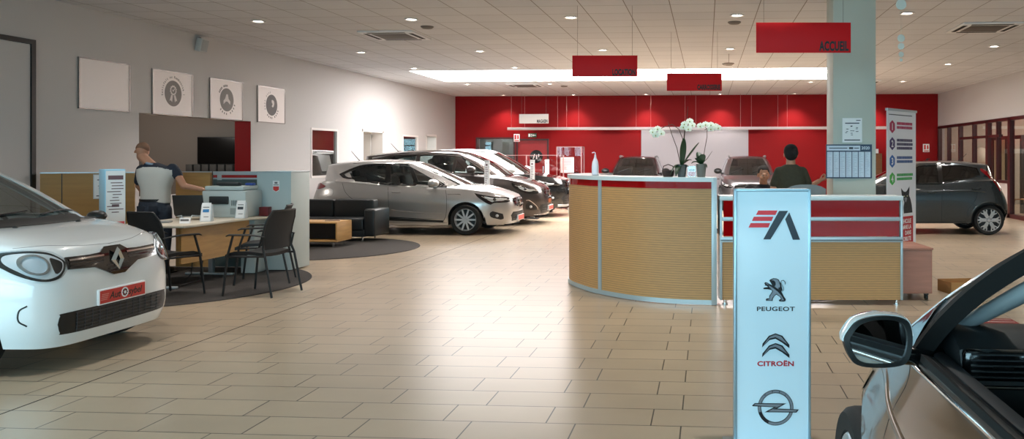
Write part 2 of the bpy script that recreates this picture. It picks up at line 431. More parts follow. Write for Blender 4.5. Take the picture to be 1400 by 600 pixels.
o = struct(o.build('window_7', mat('anthracite_frame', '#1f2a2d', .5), smooth=0)); MB().box(XR + .94, XR + .95, 23.55, 24.6, 0, 2.0).build('pane', mat('cream_pane', '#b9ae8e', .5), o, smooth=0)
m_ = mat('garden_view', '#20292b', .3, emit='#7f9a78', estr=.8); b = m_.node_tree.nodes['Principled BSDF']; nz = N(m_, 'ShaderNodeTexNoise'); nz.inputs['Scale'].default_value = 6; r_ = N(m_, 'ShaderNodeValToRGB')
r_.color_ramp.elements[0].color = (.02, .05, .02, 1); r_.color_ramp.elements[0].position = .4; r_.color_ramp.elements[1].color = (.5, .62, .6, 1); r_.color_ramp.elements[1].position = .62
Lk(m_, nz.outputs[0], r_.inputs[0]); Lk(m_, r_.outputs[0], b.inputs['Emission Color'])
o = struct(MB().box(XR + 4.42, XR + 4.5, 15.5, 20.5, .9, 2.2).box(XR + 4.40, XR + 4.5, 15.45, 15.5, .85, 2.25).build('window_8', m_, smooth=0))
# door and window in the side office
dk = mat('anthracite_frame', '#1f2a2d', .5)
f = MB(); f.box(XR + 3.0, XR + 4.0, 26.85, 26.94, 0, 2.2); o = struct(f.build('door_4', dk, smooth=0))
MB().box(XR + 3.12, XR + 3.88, 26.82, 26.85, .2, 2.1).build('pane', mat('daylit_pane', '#20292b', .3, emit='#9fb3a0', estr=.9), o, smooth=0)

# shop front behind the camera: daylight comes in here
fr = MB()
for x in (-8.5, -5.3, -2.1, 1.1, 4.3, 7.5): fr.box(x - .06, x + .06, YF - .1, YF + .05, 0, ZC)
fr.box(XL, XR, YF - .1, YF + .05, 3.25, ZC); fr.box(XL, XR, YF - .1, YF + .05, 0, .12); fr.box(XL, XR, YF - .08, YF + .02, 2.3, 2.38)
wo = struct(fr.build('window_5', mat('anthracite_frame'), smooth=0))
MB().box(XL, XR, YF - .03, YF - .024, .12, 3.25).build('pane', glass('clear_pane'), wo, smooth=0)
for n_, x in (('wall_front', 0),):
    pass

f = MB()  # out-of-frame side glazing, added to bring blue daylight onto the foreground
for y in (-4.4, -1.87, .67, 3.2): f.box(XL - .2, XL - .05, y - .04, y + .04, .15, 3.25)
f.box(XL - .2, XL - .05, -4.4, 3.2, .15, .22); f.box(XL - .2, XL - .05, -4.4, 3.2, 3.18, 3.25)
wo = struct(f.build('window_6', mat('anthracite_frame'), smooth=0)); MB().box(XL - .13, XL - .124, -4.36, 3.16, .2, 3.2).build('pane', glass('clear_pane'), wo, smooth=0)
# column
m_col = mat('column_paint', '#bcc1b6', .55)
struct(MB().box(1.53, 2.04, 9.98, 10.5, 0, ZC, bevel=.006).build('trim_7', m_col))

# luminous ceiling panel
pl = thing('luminous_panel', 'long glowing white light panel set into the ceiling before the red wall', 'ceiling light', ((PX0 + PX1) / 2, (PY0 + PY1) / 2, ZC))
hx, hy = (PX1 - PX0) / 2, (PY1 - PY0) / 2
MB().box(-hx + .012, hx - .012, -hy + .012, hy - .012, .01, .03).build('diffuser', mat('luminous_diffuser', '#ffffff', .5, emit='#fffaf8', estr=PANEL_POWER), pl, smooth=0)
f = MB()
for a in ((-hx, hx, -hy, -hy + .012), (-hx, hx, hy - .012, hy), (-hx, -hx + .012, -hy, hy), (hx - .012, hx, -hy, hy)): f.box(*a, 0, .05)
f.build('panel_rim', mat('white_metal', '#dedede', .4), pl, smooth=0)

# recessed downlights
M_DISC = mat('downlight_lamp', '#ffffff', .5, emit='#fff0e0', estr=DISC_POWER)
M_WMET = mat('white_metal', '#dedede', .4)
rows_y = [(11.77, 'the front row'), (15.42, 'the second row'), (18.3, 'the row before the glowing panel'), (22.45, 'the row behind the glowing panel'), (26.5, 'the row by the red wall')]
rows_x = [(-6.73, 'above the left wall posters'), (-4.37, 'second from the left wall'), (-1.98, 'third from the left wall'), (.44, 'fourth from the left wall'), (2.84, 'second from the right wall'), (5.3, 'nearest the right wall')]
proto = None
extra = [(-6.73, 8.1), (-4.37, 8.1), (-1.98, 8.1), (.44, 8.1), (2.84, 8.1), (5.3, 8.1), (-4.37, 4), (.44, 4), (5.3, 4), (-1.98, 0), (2.84, 0)]
for y, rn in rows_y:
    for x, cn in rows_x:
        if y == 18.3 and x in (.44, 2.84): continue
        if y == 22.45 and x in (-1.98, .44): continue
        nm = 'round ceiling downlight in %s, %s' % (rn, cn)
        if proto is None:
            t = thing('downlight', nm, 'ceiling light', (x, y, ZC), group='recessed downlights')
            MB().lathe([(.075, .002), (.1, .0), (.11, -.012), (.085, -.014), (.07, -.004)], 24).build('trim_ring', M_WMET, t)
            MB().lathe([(0, -.005), (.05, -.006), (.071, -.002)], 20).build('lamp', M_DISC, t)
            d = bpy.data.lights.new('downlight_beam', 'SPOT'); d.energy = SPOT_POWER; d.color = (1, .95, .90); d.spot_size = radians(105); d.spot_blend = .8; d.shadow_soft_size = .05
            l = bpy.data.objects.new('downlight_beam', d); COL.objects.link(l); l.parent = t; l.location = (0, 0, -.03)
            proto = t
        else:
            t = copy_tree(proto); t.location = (x, y, ZC); t['label'] = nm
# rows over and behind the camera are out of frame: only their light is needed, no housings are built
for x, y in extra:
    l = proto.children[-1].copy() if False else bpy.data.objects.new('downlight_beam', bpy.data.lights['downlight_beam']); COL.objects.link(l); l.location = (x, y, ZC - .03)

# air conditioning cassettes
M_AC = mat('ac_dark', '#57504a', .6)
def cassette(x, y, label, s=.46, first=[None]):
    if first[0] is None:
        t = thing('ceiling_cassette', label, 'air conditioner', (x, y, ZC), group='ceiling air conditioning cassettes'); first[0] = t
        MB().box(-s, s, -s, s, -.03, 0, bevel=.01).build('panel', M_WMET, t)
        MB().box(-s * .62, s * .62, -s * .62, s * .62, -.036, -.028, bevel=.003).build('intake_grille', M_AC, t)
        for a in range(4):
            MB().box(-s * .68, s * .68, s * .76, s * .9, -.033, -.028, M=Matrix.Rotation(a * pi / 2, 4, 'Z')).build('air_slot', mat('slot_dark', '#15130f', .8), t)
    else:
        t = copy_tree(first[0]); t.location = (x, y, ZC); t['label'] = label
cassette(-5.2, 13.25, 'square ceiling air conditioner nearest the left wall posters')
cassette(-5.15, 22.8, 'square ceiling air conditioner behind the glowing panel, left side')
cassette(4.35, 13.1, 'square ceiling air conditioner right of the grey column, nearer one')
cassette(4.2, 22.5, 'square ceiling air conditioner far back, right of the grey column')
for k, (x, y, lb) in enumerate([(-4.37, 12.45, 'near the front left air conditioner'), (.42, 12.37, 'in front of the glowing panel'), (-4.1, 23.2, 'behind the glowing panel'), (.44, 17.9, 'just before the glowing panel, beside the hanging lamp')]):
    tag(MB().lathe([(0, -.035), (.07, -.033), (.1, -.012), (.1, 0)], 20).build('ceiling_disc', mat('disc_grey', '#6e645c', .6), None, (x, y, ZC)), 'small dark round ceiling disc ' + lb, 'ceiling fitting', 'dark ceiling discs')
# ================================================================== cars
M_TYRE = mat('tyre_rubber', '#141414', .75)
M_BLACKP = mat('black_plastic', '#131415', .45)
M_GLOSSB = mat('gloss_black', '#08090a', .12, coat=.6)
M_CHROME = mat('chrome', '#d8d8d8', .12, metal=1)
M_ALLOY = mat('alloy_wheel', '#c9ccd0', .38, metal=.5)
M_LINER = mat('wheel_arch_liner', '#0b0b0b', .9)
M_CABIN = mat('cabin_trim', '#1a1b1c', .6)
M_SEAT = mat('seat_cloth', '#242627', .8)
M_CGLASS = glass('car_glass', (.50, .56, .55), refl=1.0)
M_CGLASS2 = glass('privacy_glass', (.10, .11, .12))
M_LENS = glass('lens_glass', (.93, .96, .98))
M_TAIL = mat('tail_lamp_red', '#7a0c12', .12, coat=.8)
M_AMBER = mat('amber_lens', '#b5571c', .2)
M_RED = mat('plate_red', '#c8322c', .35)
M_WHITE = mat('sticker_white', '#e9e9e9', .4)
M_BLACK = mat('ink_black', '#0c0c0c', .5)

def sup(n_, u):  # superellipse helper
    return (max(0.0, 1 - abs(u) ** n_)) ** (1 / n_)

class Car:
    def __init__(s, sp, root, paint, roof=None):
        s.sp = sp; s.root = root; s.paint = paint; s.roof = roof or paint
        s.L = sp['L']; s.W = sp['W']; s.hw = sp['W'] / 2
        s.xf = s.L / 2 - sp['fo']; s.xr = s.xf - sp['wb']; s.R = sp['R']
        s.zt = pch(sp['zt']); s.fp = pch(sp['front']); s.rp = pch(sp['rear']); s.sd = pch(sp['side'])
        s.zg = pch(sp['zg']); s.zr = pch(sp['roof'])
        s.bott = pch(sp['bottom'])
        s.shell()
    def plan(s):
        L2 = s.L / 2; nf = s.sp.get('nf', 4.2); nr = s.sp.get('nr', 4.5)
        fine = []
        K = 1500
        for i in range(K + 1):           # front centre -> side middle
            th = (i / K) ** 1.0 * pi / 2
            # even sampling through angle of the implicit curve
            cx, cy = cos(th), sin(th); r = (abs(cx) ** nf + abs(cy) ** nf) ** (-1 / nf)
            fine.append((L2 * cx * r, s.hw * cy * r))
        for i in range(1, K + 1):
            th = pi / 2 + i / K * pi / 2
            cx, cy = cos(th), sin(th); r = (abs(cx) ** nr + abs(cy) ** nr) ** (-1 / nr)
            fine.append((L2 * cx * r, s.hw * cy * r))
        acc = [0]
        for i in range(1, len(fine)): acc.append(acc[-1] + math.dist(fine[i], fine[i - 1]))
        tot = acc[-1]; step = s.sp.get('step', .06)
        idx = []
        j = 0; nst = int(tot / step)
        for q in range(nst + 1):
            while j < len(acc) - 1 and acc[j] < tot * q / nst: j += 1
            idx.append(j)
        # exact columns round both wheel arches
        ex = []
        Ra = s.R + s.sp.get('gap', .04); s.Ra = Ra
        for xw in (s.xf, s.xr):
            for k in range(17):
                ex.append(xw + Ra * cos(pi * k / 16))
            ex += [xw + Ra + .012, xw - Ra - .012]
        pts = [(fine[i][0], fine[i][1]) for i in idx]
        exs = []
        for x in ex:
            b = min(range(len(fine)), key=lambda i: abs(fine[i][0] - x)); exs.append((x, fine[b][1]))
        lo = [(s.xf - Ra - .03, s.xf + Ra + .03), (s.xr - Ra - .03, s.xr + Ra + .03)]
        pts = [p for p in pts if not any(a < p[0] < b for a, b in lo) or p[1] < s.hw * .3]
        pts += exs
        # order along the outline
        def key(p):
            return atan2(p[1] / s.hw, p[0] / L2)
        pts.sort(key=key)
        return pts
    def arch(s, x):
        z = s.bott(x)
        for xw in (s.xf, s.xr):
            d = abs(x - xw)
            if d <= s.Ra + 1e-6: z = max(z, s.R + sqrt(max(0, s.Ra ** 2 - d * d)) - .0)
        return z
    def low(s, xr, yr, z):
        L2 = s.L / 2; t = max(-1, min(1, xr / L2))
        x = xr + (s.fp(z) * abs(t) ** 5 if t > 0 else s.rp(z) * abs(t) ** 5)
        v = (z - .2) / max(.1, s.zt(xr) - .2)
        f = s.sd(v)
        fl = 0
        for xw in (s.xf, s.xr): fl += s.sp.get('flare', .02) * math.exp(-((x - xw) / .38) ** 2) * math.exp(-((z - .45) / .3) ** 2)
        return Vector((x, yr * f + (fl if yr > s.hw * .5 else 0), z))
    def gpt(s, ring, u, xr, yr):
        """greenhouse: u=0 base .. 1 roof edge"""
        sp = s.sp; L2 = s.L / 2
        nf = sp.get('nf', 4.2); nr = sp.get('nr', 4.5)
        front = xr >= 0; n0 = nf if front else nr
        cx = (abs(xr) / L2) ** (n0 / 2); cx = min(1, cx); sy = sqrt(max(0, 1 - cx * cx))
        if yr < 1e-4: cx, sy = 1, 0
        ng = sp.get('ngf', 5) if front else sp.get('ngr', 5)
        x0, x1, hb = sp['gbase']; e0, e1, he = sp['gedge']
        sg = 1 if front else -1
        bx = (x0 + x1) / 2 + sg * (x1 - x0) / 2 * cx ** (2 / ng); by = hb * sy ** (2 / ng)
        exx = (e0 + e1) / 2 + sg * (e1 - e0) / 2 * cx ** (2 / ng); ey = he * sy ** (2 / ng)
        zb = s.zg(bx); ze = s.zr(exx) - sp.get('crown', .05) * (ey / he) ** 2
        bow = sp.get('bow', .018) * sin(pi * u)
        x = bx + (exx - bx) * u; y = by + (ey - by) * u + bow * (by / hb)
        z = zb + (ze - zb) * u
        fb = sp.get('fbow', .02) * sin(pi * u)
        if front: z += fb * cx
        return Vector((x, y, z))
    def shell(s):
        P = s.plan(); s.P = P; sp = s.sp; n = len(P)
        rows = []; kinds = []
        NL = 14
        bot = []
        for xr, yr in P:
            z = s.arch(xr)
            for _ in range(3):
                q = s.low(xr, yr, z); z = s.arch(q.x)
            bot.append(z)
        ring = [Vector((0, 0, 0))] * n
        def inner(f, dz=0): return [Vector((s.low(P[i][0], P[i][1], bot[i]).x * (1 if f > .9 else .97), s.low(P[i][0], P[i][1], bot[i]).y * f, bot[i] + dz)) for i in range(n)]
        rows.append([Vector((p[0] * .97, min(p[1], max(0, s.hw - .34)) , bot[i])) for i, p in enumerate(P)]); kinds.append('in')
        r_ = []
        for i in range(n):
            q = s.low(P[i][0], P[i][1], bot[i]); r_.append(Vector((q.x * .997, q.y - .02 if q.y > .05 else q.y, q.z)))
        rows.append(r_); kinds.append('in')
        for k in range(NL + 1):
            t = k / NL
            t = t
            rows.append([s.low(P[i][0], P[i][1], bot[i] + (s.zt(P[i][0]) - bot[i]) * t) for i in range(n)]); kinds.append('low')
        top = rows[-1]; base = [s.gpt(None, 0, *p) for p in P]
        NH = 7
        pw = sp.get('hoodpow', 1.8)
        for k in range(1, NH + 1):
            t = k / NH; row = []
            for a, b in zip(top, base):
                d = math.dist((a.x, a.y), (b.x, b.y))
                w_ = min(1, d / .5); e = 1 - (1 - t) ** (1 + (pw - 1) * w_)
                row.append(Vector((a.x + (b.x - a.x) * t, a.y + (b.y - a.y) * t, a.z + (b.z - a.z) * e)))
            rows.append(row); kinds.append('hood')
        NG = 8
        for k in range(1, NG + 1):
            rows.append([s.gpt(None, k / NG, *p) for p in P]); kinds.append('glass')
        E = rows[-1]; e0, e1, he = sp['gedge']; xc = (e0 + e1) / 2; cr = sp.get('crown', .05)
        for t in (.03, .08, .16, .3, .5, .75, .97):
            row = []
            for v in E:
                x = v.x + (xc - v.x) * t; y = v.y * (1 - t); soft = .012 * min(1, t / .08)
                row.append(Vector((x, y, s.zr(x) - cr * (y / he) ** 2 + soft - 0)))
            rows.append(row); kinds.append('roof')
        s.rows = rows
        # build both halves
        bm = bmesh.new(); grids = []
        def mirror(v): return Vector((v.x, -v.y, v.z))
        G = []
        for r in rows:
            half = [bm.verts.new(v) for v in r]
            oth = [bm.verts.new(mirror(v)) for v in r[1:-1]]
            # force centreline
            half[0].co.y = 0; half[-1].co.y = 0
            G.append(half + oth[::-1])
        m = len(G[0])
        rear_x = sp.get('glass_rear_x', sp['gedge'][0])
        gl = []
        for k in range(len(rows) - 1):
            for i in range(m):
                j = (i + 1) % m
                f = bm.faces.new((G[k][i], G[k][j], G[k + 1][j], G[k + 1][i])); f.smooth = True
                kk = kinds[k + 1]
                cxx = f.calc_center_median()
                if kk == 'glass' and cxx.x > rear_x and cxx.x < 50: f.material_index = 2; gl.append(f)
                elif kk == 'roof': f.material_index = 1
                elif kinds[k] == 'in' and kk == 'in': f.material_index = 3
                elif kk == 'glass': f.material_index = 0
        cap = bm.faces.new(G[-1]); cap.material_index = 1
        bmesh.ops.recalc_face_normals(bm, faces=bm.faces)
        s.bvh = BVHTree.FromBMesh(bm)
        ins = [v for v in bm.verts if 0]
        gm = bmesh.new()
        # split glass band off as its own part
        vm = {}
        for f in gl:
            vs = []
            for v in f.verts:
                if v.index not in vm or True:
                    key = id(v)
                    if key not in vm: vm[key] = gm.verts.new(v.co)
                vs.append(vm[id(v)])
            gm.faces.new(vs).smooth = True
        bmesh.ops.delete(bm, geom=gl, context='FACES')
        me = bpy.data.meshes.new('body'); bm.to_mesh(me); bm.free()
        b = link_mesh('body', me, [s.paint, s.roof, M_CGLASS, M_LINER], s.root, smooth=50)
        mg = bpy.data.meshes.new('glasshouse'); gm.to_mesh(mg); gm.free()
        s.body = b
        s.glass = link_mesh('glasshouse', mg, [s.sp.get('glassmat', M_CGLASS)], s.root, smooth=60)
        if 'glass_label' in s.sp: s.glass['label'] = s.sp['glass_label']
    # ---------------------------------------------------------- projecting details
    def hit(s, p, view):
        a, b = p
        if view == 'left': o, d = Vector((a, 3, b)), Vector((0, -1, 0))
        elif view == 'right': o, d = Vector((a, -3, b)), Vector((0, 1, 0))
        elif view == 'front': o, d = Vector((4, a, b)), Vector((-1, 0, 0))
        elif view == 'rear': o, d = Vector((-4, a, b)), Vector((1, 0, 0))
        elif view == 'top': o, d = Vector((a, b, 4)), Vector((0, 0, -1))
        elif view == 'fl': # front three-quarter, a along the diagonal
            o = Vector((s.L / 2 + 1.7, s.hw + 1.88, b)) + Vector((-.7071, .7071, 0)) * a; d = Vector((-.7071, -.7071, 0))
        elif view == 'fr':
            o = Vector((s.L / 2 + 1.7, -s.hw - 1.88, b)) + Vector((-.7071, -.7071, 0)) * a; d = Vector((-.7071, .7071, 0))
        r = s.bvh.ray_cast(o, d)
        if r[0] is None: return None
        nrm = r[1]
        if nrm.dot(d) > 0: nrm = -nrm
        return r[0], nrm
    def patch(s, name, outline, view, m, off=.004, thick=.012, holes=(), res=.04, parent=None, label=None, smooth=60):
        out = resamp(outline, res); hs = [resamp(h, res) for h in holes]
        pts = [Vector(p) for p in out]; edges = [(i, (i + 1) % len(out)) for i in range(len(out))]
        for h in hs:
            b = len(pts); pts += [Vector(p) for p in h]; edges += [(b + i, b + (i + 1) % len(h)) for i in range(len(h))]
        x0 = min(p.x for p in pts); x1 = max(p.x for p in pts); y0 = min(p.y for p in pts); y1 = max(p.y for p in pts)
        nx = int((x1 - x0) / res) + 1; ny = int((y1 - y0) / res) + 1
        for i in range(nx):
            for j in range(ny):
                q = (x0 + (i + .5) * res, y0 + (j + .5) * res)
                if inside(q, out) and not any(inside(q, h) for h in hs):
                    if min((Vector(q) - p).length for p in pts[:len(out)]) > res * .45: pts.append(Vector(q))
        V, _, F, *_r = delaunay_2d_cdt(pts, edges, [], 0, 1e-5)
        bm = bmesh.new(); vv = []; nn = []
        for p in V:
            h = s.hit((p.x, p.y), view)
            if h is None: vv.append(None); nn.append(None)
            else: vv.append(h[0]); nn.append(h[1])
        # smooth the normals a little by neighbourhood
        T = []
        for f in F:
            c = sum((V[i] for i in f), Vector((0, 0))) / 3
            if not inside(c, out) or any(inside(c, h) for h in hs): continue
            if any(vv[i] is None for i in f): continue
            T.append(f)
        acc = {}
        for f in T:
            for i in f:
                acc.setdefault(i, Vector()); acc[i] += nn[f[0]] + nn[f[1]] + nn[f[2]]
        A = {}; B = {}
        for i, nr in acc.items():
            nr = nr.normalized(); A[i] = bm.verts.new(vv[i] + nr * off); B[i] = bm.verts.new(vv[i] - nr * max(.001, thick - off))
        ec = {}
        for f in T:
            bm.faces.new([A[i] for i in f])
            for q in range(3):
                e = (f[q], f[(q + 1) % 3]); ec[e] = 1
        for (a, b) in list(ec):
            if (b, a) not in ec: bm.faces.new((A[b], A[a], B[a], B[b]))
        bmesh.ops.recalc_face_normals(bm, faces=bm.faces)
        me = bpy.data.meshes.new(name); bm.to_mesh(me); bm.free()
        o = link_mesh(name, me, m, parent or s.root, smooth=smooth)
        if label: o['label'] = label
        return o
    def line(s, name, pts, view, m, width=.006, off=.002, parent=None, res=.04, smoothn=5, mb=None, high=0):
        """thin raised ribbon following the bodywork"""
        pl = smooth_poly(pts, smoothn, False) if smoothn else pts
        pl = resamp(pl, res, False)
        own = mb is None; mb = mb or MB()
        L_ = []
        for p in pl:
            h = s.hit(p, view)
            if h: L_.append(h)
        rows = []
        for i, (p, nr) in enumerate(L_):
            t = (L_[min(i + 1, len(L_) - 1)][0] - L_[max(i - 1, 0)][0])
            if t.length < 1e-6: continue
            sd = t.normalized().cross(nr).normalized() * width / 2
            rows.append([p - sd - nr * .004, p - sd * .8 + nr * off, p + nr * (off + high), p + sd * .8 + nr * off, p + sd - nr * .004])
        if len(rows) > 1: mb.grid(rows)
        if own: return mb.build(name, m, parent or s.root, smooth=80)
        return mb
    def wheels(s, style='multi', m=None, n=10, far=True, width=.2):
        m = m or M_ALLOY; R = s.R
        for xw in (s.xf, s.xr):
            for sg in (-1, 1):
                yo = sg * (s.hw - .015)
                T = Matrix.Translation((xw, yo, R)) @ Matrix.Rotation(radians(-90 * sg), 4, 'X')   # local z -> outward
                rr = R * s.sp.get('rimr', .70)
                wmb = MB()
                wmb.lathe([(rr, -width), (rr, -.008), (rr * .97, 0), (rr * .93, -.012), (rr * .91, -.05), (rr * .9, -width)], 40, T)
                # spokes
                for k in range(n):
                    a = 2 * pi * k / n
                    if style == 'multi':
                        hw0, hw1 = rr * .055, rr * .085
                        poly = [(rr * .12, -hw1), (rr * .93, -hw0 * 1.3), (rr * .93, hw0 * 1.3), (rr * .12, hw1)]
                        wmb.prism(poly, 'xy', -.028, -.010, T @ Matrix.Rotation(a, 4, 'Z'))
                    elif style == 'petal':
                        poly = [(rr * .1, -.03), (rr * .55, -.035), (rr * .93, -.012), (rr * .93, .012), (rr * .55, .035), (rr * .1, .03)]
                        wmb.prism(poly, 'xy', -.028, -.010, T @ Matrix.Rotation(a, 4, 'Z'))
                        for q in (-1, 1):
                            p2 = [(rr * .5, q * .02), (rr * .80, q * rr * .30), (rr * .9, q * rr * .26), (rr * .62, q * .0)]
                            wmb.prism(p2, 'xy', -.026, -.012, T @ Matrix.Rotation(a, 4, 'Z'))
                wmb.lathe([(0, -.004), (rr * .15, -.006), (rr * .18, -.03)], 20, T)
                w_ = wmb.build('wheel', m, s.root, smooth=30)
                tb = MB(); tw = width
                tb.lathe([(rr, -.02), (rr * 1.03, 0), (R * .93, .006), (R * .985, -.012), (R, -.035), (R, -tw + .03), (R * .98, -tw + .005), (R * .9, -tw), (rr, -tw)], 44, T)
                tb.build('tyre', M_TYRE, w_, smooth=40)
                db = MB(); db.lathe([(rr * .9, -.075), (rr * .75, -.07), (rr * .2, -.065), (0, -.065)], 24, T)
                db.build('brake_disc', mat('brake_dark', '#2b2c2d', .5, metal=.4), w_, smooth=30)
    def inside_trim(s, seat_h=None, wheel_side=1):
        sp = s.sp; x0, x1, hb = sp['gbase']
        zb = s.zg(0) - .06
        mb = MB()
        # floor slab at belt height follows the base of the glass; dark door cards below the glass line
        mb.box(x0 + .12, x1 - .25, -hb + .05, hb - .05, .22, .30)
        mb.box(x0 + .1, x0 + .14, -hb + .05, hb - .05, .3, zb)
        for q in (-1, 1): mb.box(x0 + .12, x1 - .3, q * (hb - .02) - .02, q * (hb - .02) + .02, .25, zb - .0, bevel=.01)
        mb.build('cabin_lining', M_CABIN, s.root, smooth=30)
        d = MB(); dx = x1 - .42
        zc_ = s.zg(x1) - .03
        d.prism([(x1 - .06, zc_ - .02), (dx, zc_ + .01), (dx - .12, zc_ - .05), (dx - .10, zc_ - .35), (x1 - .06, zc_ - .4)], 'xz', -hb + .07, hb - .07, bevel=.015)
        d.ell((dx - .06, wheel_side * hb * .5, zc_ + .0), (.1, .17, .05))
        d.build('dashboard', M_CABIN, s.root, smooth=40)
        sw = MB(); c = Vector((dx - .27, wheel_side * hb * .5, zc_ - .06))
        tilt = Matrix.Translation(c) @ Matrix.Rotation(radians(65), 4, 'Y')
        ring = [(.17 + .016 * cos(a), .016 * sin(a)) for a in [2 * pi * i / 8 for i in range(8)]]
        sw.lathe(ring, 28, tilt, close=True); sw.box(-.16, .16, -.02, .02, -.01, .01, M=tilt); sw.ell((0, 0, 0), (.05, .05, .025), M=None) if False else None
        sw.lathe([(0, .02), (.05, .015), (.055, -.02), (0, -.03)], 16, tilt)
        sw.build('steering_wheel', M_BLACKP, s.root, smooth=50)
        sx = sp.get('seatx', (x0 + x1) / 2 + .28)
        sh = seat_h or s.zr(sx) - .28
        for q in (-1, 1):
            st = MB()
            M_ = Matrix.Translation((sx, q * hb * .5, .5)) @ Matrix.Rotation(radians(-14), 4, 'Y')
            st.box(-.07, .06, -.23, .23, 0, sh - .5, bevel=.05, M=M_, seg=3)
            st.box(-.02, .5, -.24, .24, -.14, .04, bevel=.05, M=Matrix.Translation((sx, q * hb * .5, .5)), seg=3)
            st.box(-.05, .04, -.12, .12, sh - .5 + .03, sh - .5 + .2, bevel=.035, M=M_, seg=3)
            st.cyl(M_ @ Vector((0, .06, sh - .52)), M_ @ Vector((0, .06, sh - .42)), .008); st.cyl(M_ @ Vector((0, -.06, sh - .52)), M_ @ Vector((0, -.06, sh - .42)), .008)
            st.build('front_seat', M_SEAT, s.root, smooth=40)
        rb = MB(); M_ = Matrix.Translation((x0 + .55, 0, .5)) @ Matrix.Rotation(radians(-16), 4, 'Y')
        rb.box(-.07, .07, -hb + .12, hb - .12, 0, sh - .55, bevel=.05, M=M_, seg=3)
        for q in (-1, 1): rb.box(-.05, .04, q * .33 - .12, q * .33 + .12, sh - .53, sh - .4, bevel=.03, M=M_, seg=3)
        rb.build('rear_bench', M_SEAT, s.root, smooth=40)
    def pillar(s, th0, th1, m, off=.010, name='windscreen_pillar', n=5, u0=0.0, u1=1.0):
        """strip laid over the corner between windscreen and side glass"""
        L2 = s.L / 2; nf = s.sp.get('nf', 4.2)
        def q(th, u):
            cx, cy = cos(th), sin(th); r = (cx ** nf + cy ** nf) ** (-1 / nf); return s.gpt(None, u, L2 * cx * r, s.hw * cy * r)
        for sg in (1, -1):
            mb = MB(); R_ = []
            for i in range(13):
                u = u0 + (u1 - u0) * i / 12; row = []
                for k in range(n + 1):
                    th = th0 + (th1 - th0) * k / n; p = q(th, u); a = q(th + .02, u) - q(th - .02, u); b_ = q(th, min(1, u + .02)) - q(th, max(0, u - .02))
                    nr = a.cross(b_).normalized(); nr = nr if nr.x > 0 or nr.y > .5 else -nr
                    e = off if 0 < k < n else off * .35
                    row.append(p + nr * e)
                row.append(q(th1, u) - Vector((.004, .008, 0))); row.insert(0, q(th0, u) - Vector((.008, 0, .004)))
                R_.append([Vector((p.x, p.y * sg, p.z)) for p in row])
            mb.grid(R_); mb.build(name, m, s.root, smooth=60)
    def frame(s, m, front_pts, windows, label=None, pillar=.05):
        """side pillars and window surround with the window openings cut out"""
        for v in ('left', 'right'):
            s.patch('window_frame', front_pts, v, m, off=.006, thick=.022, holes=windows, res=.05, label=label)
    def mirrors(s, x, z, m, y=None, sz=1.0, only=None):
        for sg in (-1, 1):
            if only is not None and sg != only: continue
            h = s.hit((x, z), 'left' if sg > 0 else 'right')
            y0 = abs(h[0].y) if h else s.hw - .08
            mb = MB(); c = Vector((x - .0, sg * (y0 + .15 * sz), z + .07))
            M_ = Matrix.Rotation(radians(8 * sg), 4, 'Z')
            mb.ell(c, (.125 * sz, .112 * sz, .078 * sz), M_, 24, 14)
            for v in mb.bm.verts:
                if v.co.x < c.x - .05: v.co.x = c.x - .05
            o = mb.build('door_mirror', m, s.root, smooth=50)
            g = MB(); g.cyl((c.x - .051, c.y, c.z), (c.x - .056, c.y, c.z), .085 * sz, seg=24)
            for v in g.bm.verts: v.co.z = c.z + (v.co.z - c.z) * .62
            g.build('mirror_glass', M_CHROME, o)
            k = MB(); k.tube([(x + .02, sg * (y0 - .01), z), (x + .01, sg * (y0 + .05), z + .01), (x, sg * (y0 + .1), z + .04)], .022)
            k.build('mirror_arm', M_BLACKP, o, smooth=60)
    def handle(s, x, z, m, w_=.17):
        for v, sg in (('left', 1), ('right', -1)):
            h = s.hit((x, z), v)
            if not h: continue
            p = h[0]; mb = MB()
            mb.tube([(x - w_ / 2, p.y - sg * .004, z), (x - w_ / 2 + .02, p.y + sg * .028, z), (x, p.y + sg * .034, z + .002), (x + w_ / 2 - .02, p.y + sg * .028, z), (x + w_ / 2, p.y - sg * .004, z)], [.009, .013, .014, .013, .009], 8)
            mb.build('door_handle', m, s.root, smooth=60)
    def plate(s, yz, w_, h_, rear=False, face=M_RED, body=M_WHITE, nrm_tilt=0, off=.03):
        y, z = yz; hh = s.hit((y, z), 'rear' if rear else 'front'); x = hh[0].x; sg = -1 if rear else 1
        mb = MB(); mb.box(x - .02 * sg if sg > 0 else x + .02 - .04, x + off * sg if sg > 0 else x + .02, y - w_ / 2, y + w_ / 2, z - h_ / 2, z + h_ / 2, bevel=.003)
        if sg < 0:
            pass
        o = mb.build('number_plate', body, s.root)
        mb = MB(); xx = x + off * sg
        mb.box(min(xx, xx + .002 * sg), max(xx, xx + .002 * sg), y - w_ / 2 + .01, y + w_ / 2 - .01, z - h_ / 2 + .01, z + h_ / 2 - .01)
        mb.build('plate_face', face, o)
        return o, xx + .002 * sg
# ------------------------------------------------------------------ the cars
PAINT = dict(
    white=mat('white_paint', '#dfe3e4', .25, coat=1),
    silver=mat('silver_paint', '#b7b5b3', .30, metal=.7, coat=1),
    brown=mat('dark_taupe_paint', '#453d3b', .3, metal=.6, coat=1),
    black=mat('black_paint', '#17181a', .2, metal=.3, coat=1),
    slate=mat('slate_paint', '#30383c', .25, metal=.5, coat=1),
    bronze=mat('bronze_paint', '#5a4226', .35, metal=.55, coat=.6),
    grey=mat('steel_grey_paint', '#6e6b6d', .28, metal=.8, coat=1),
)
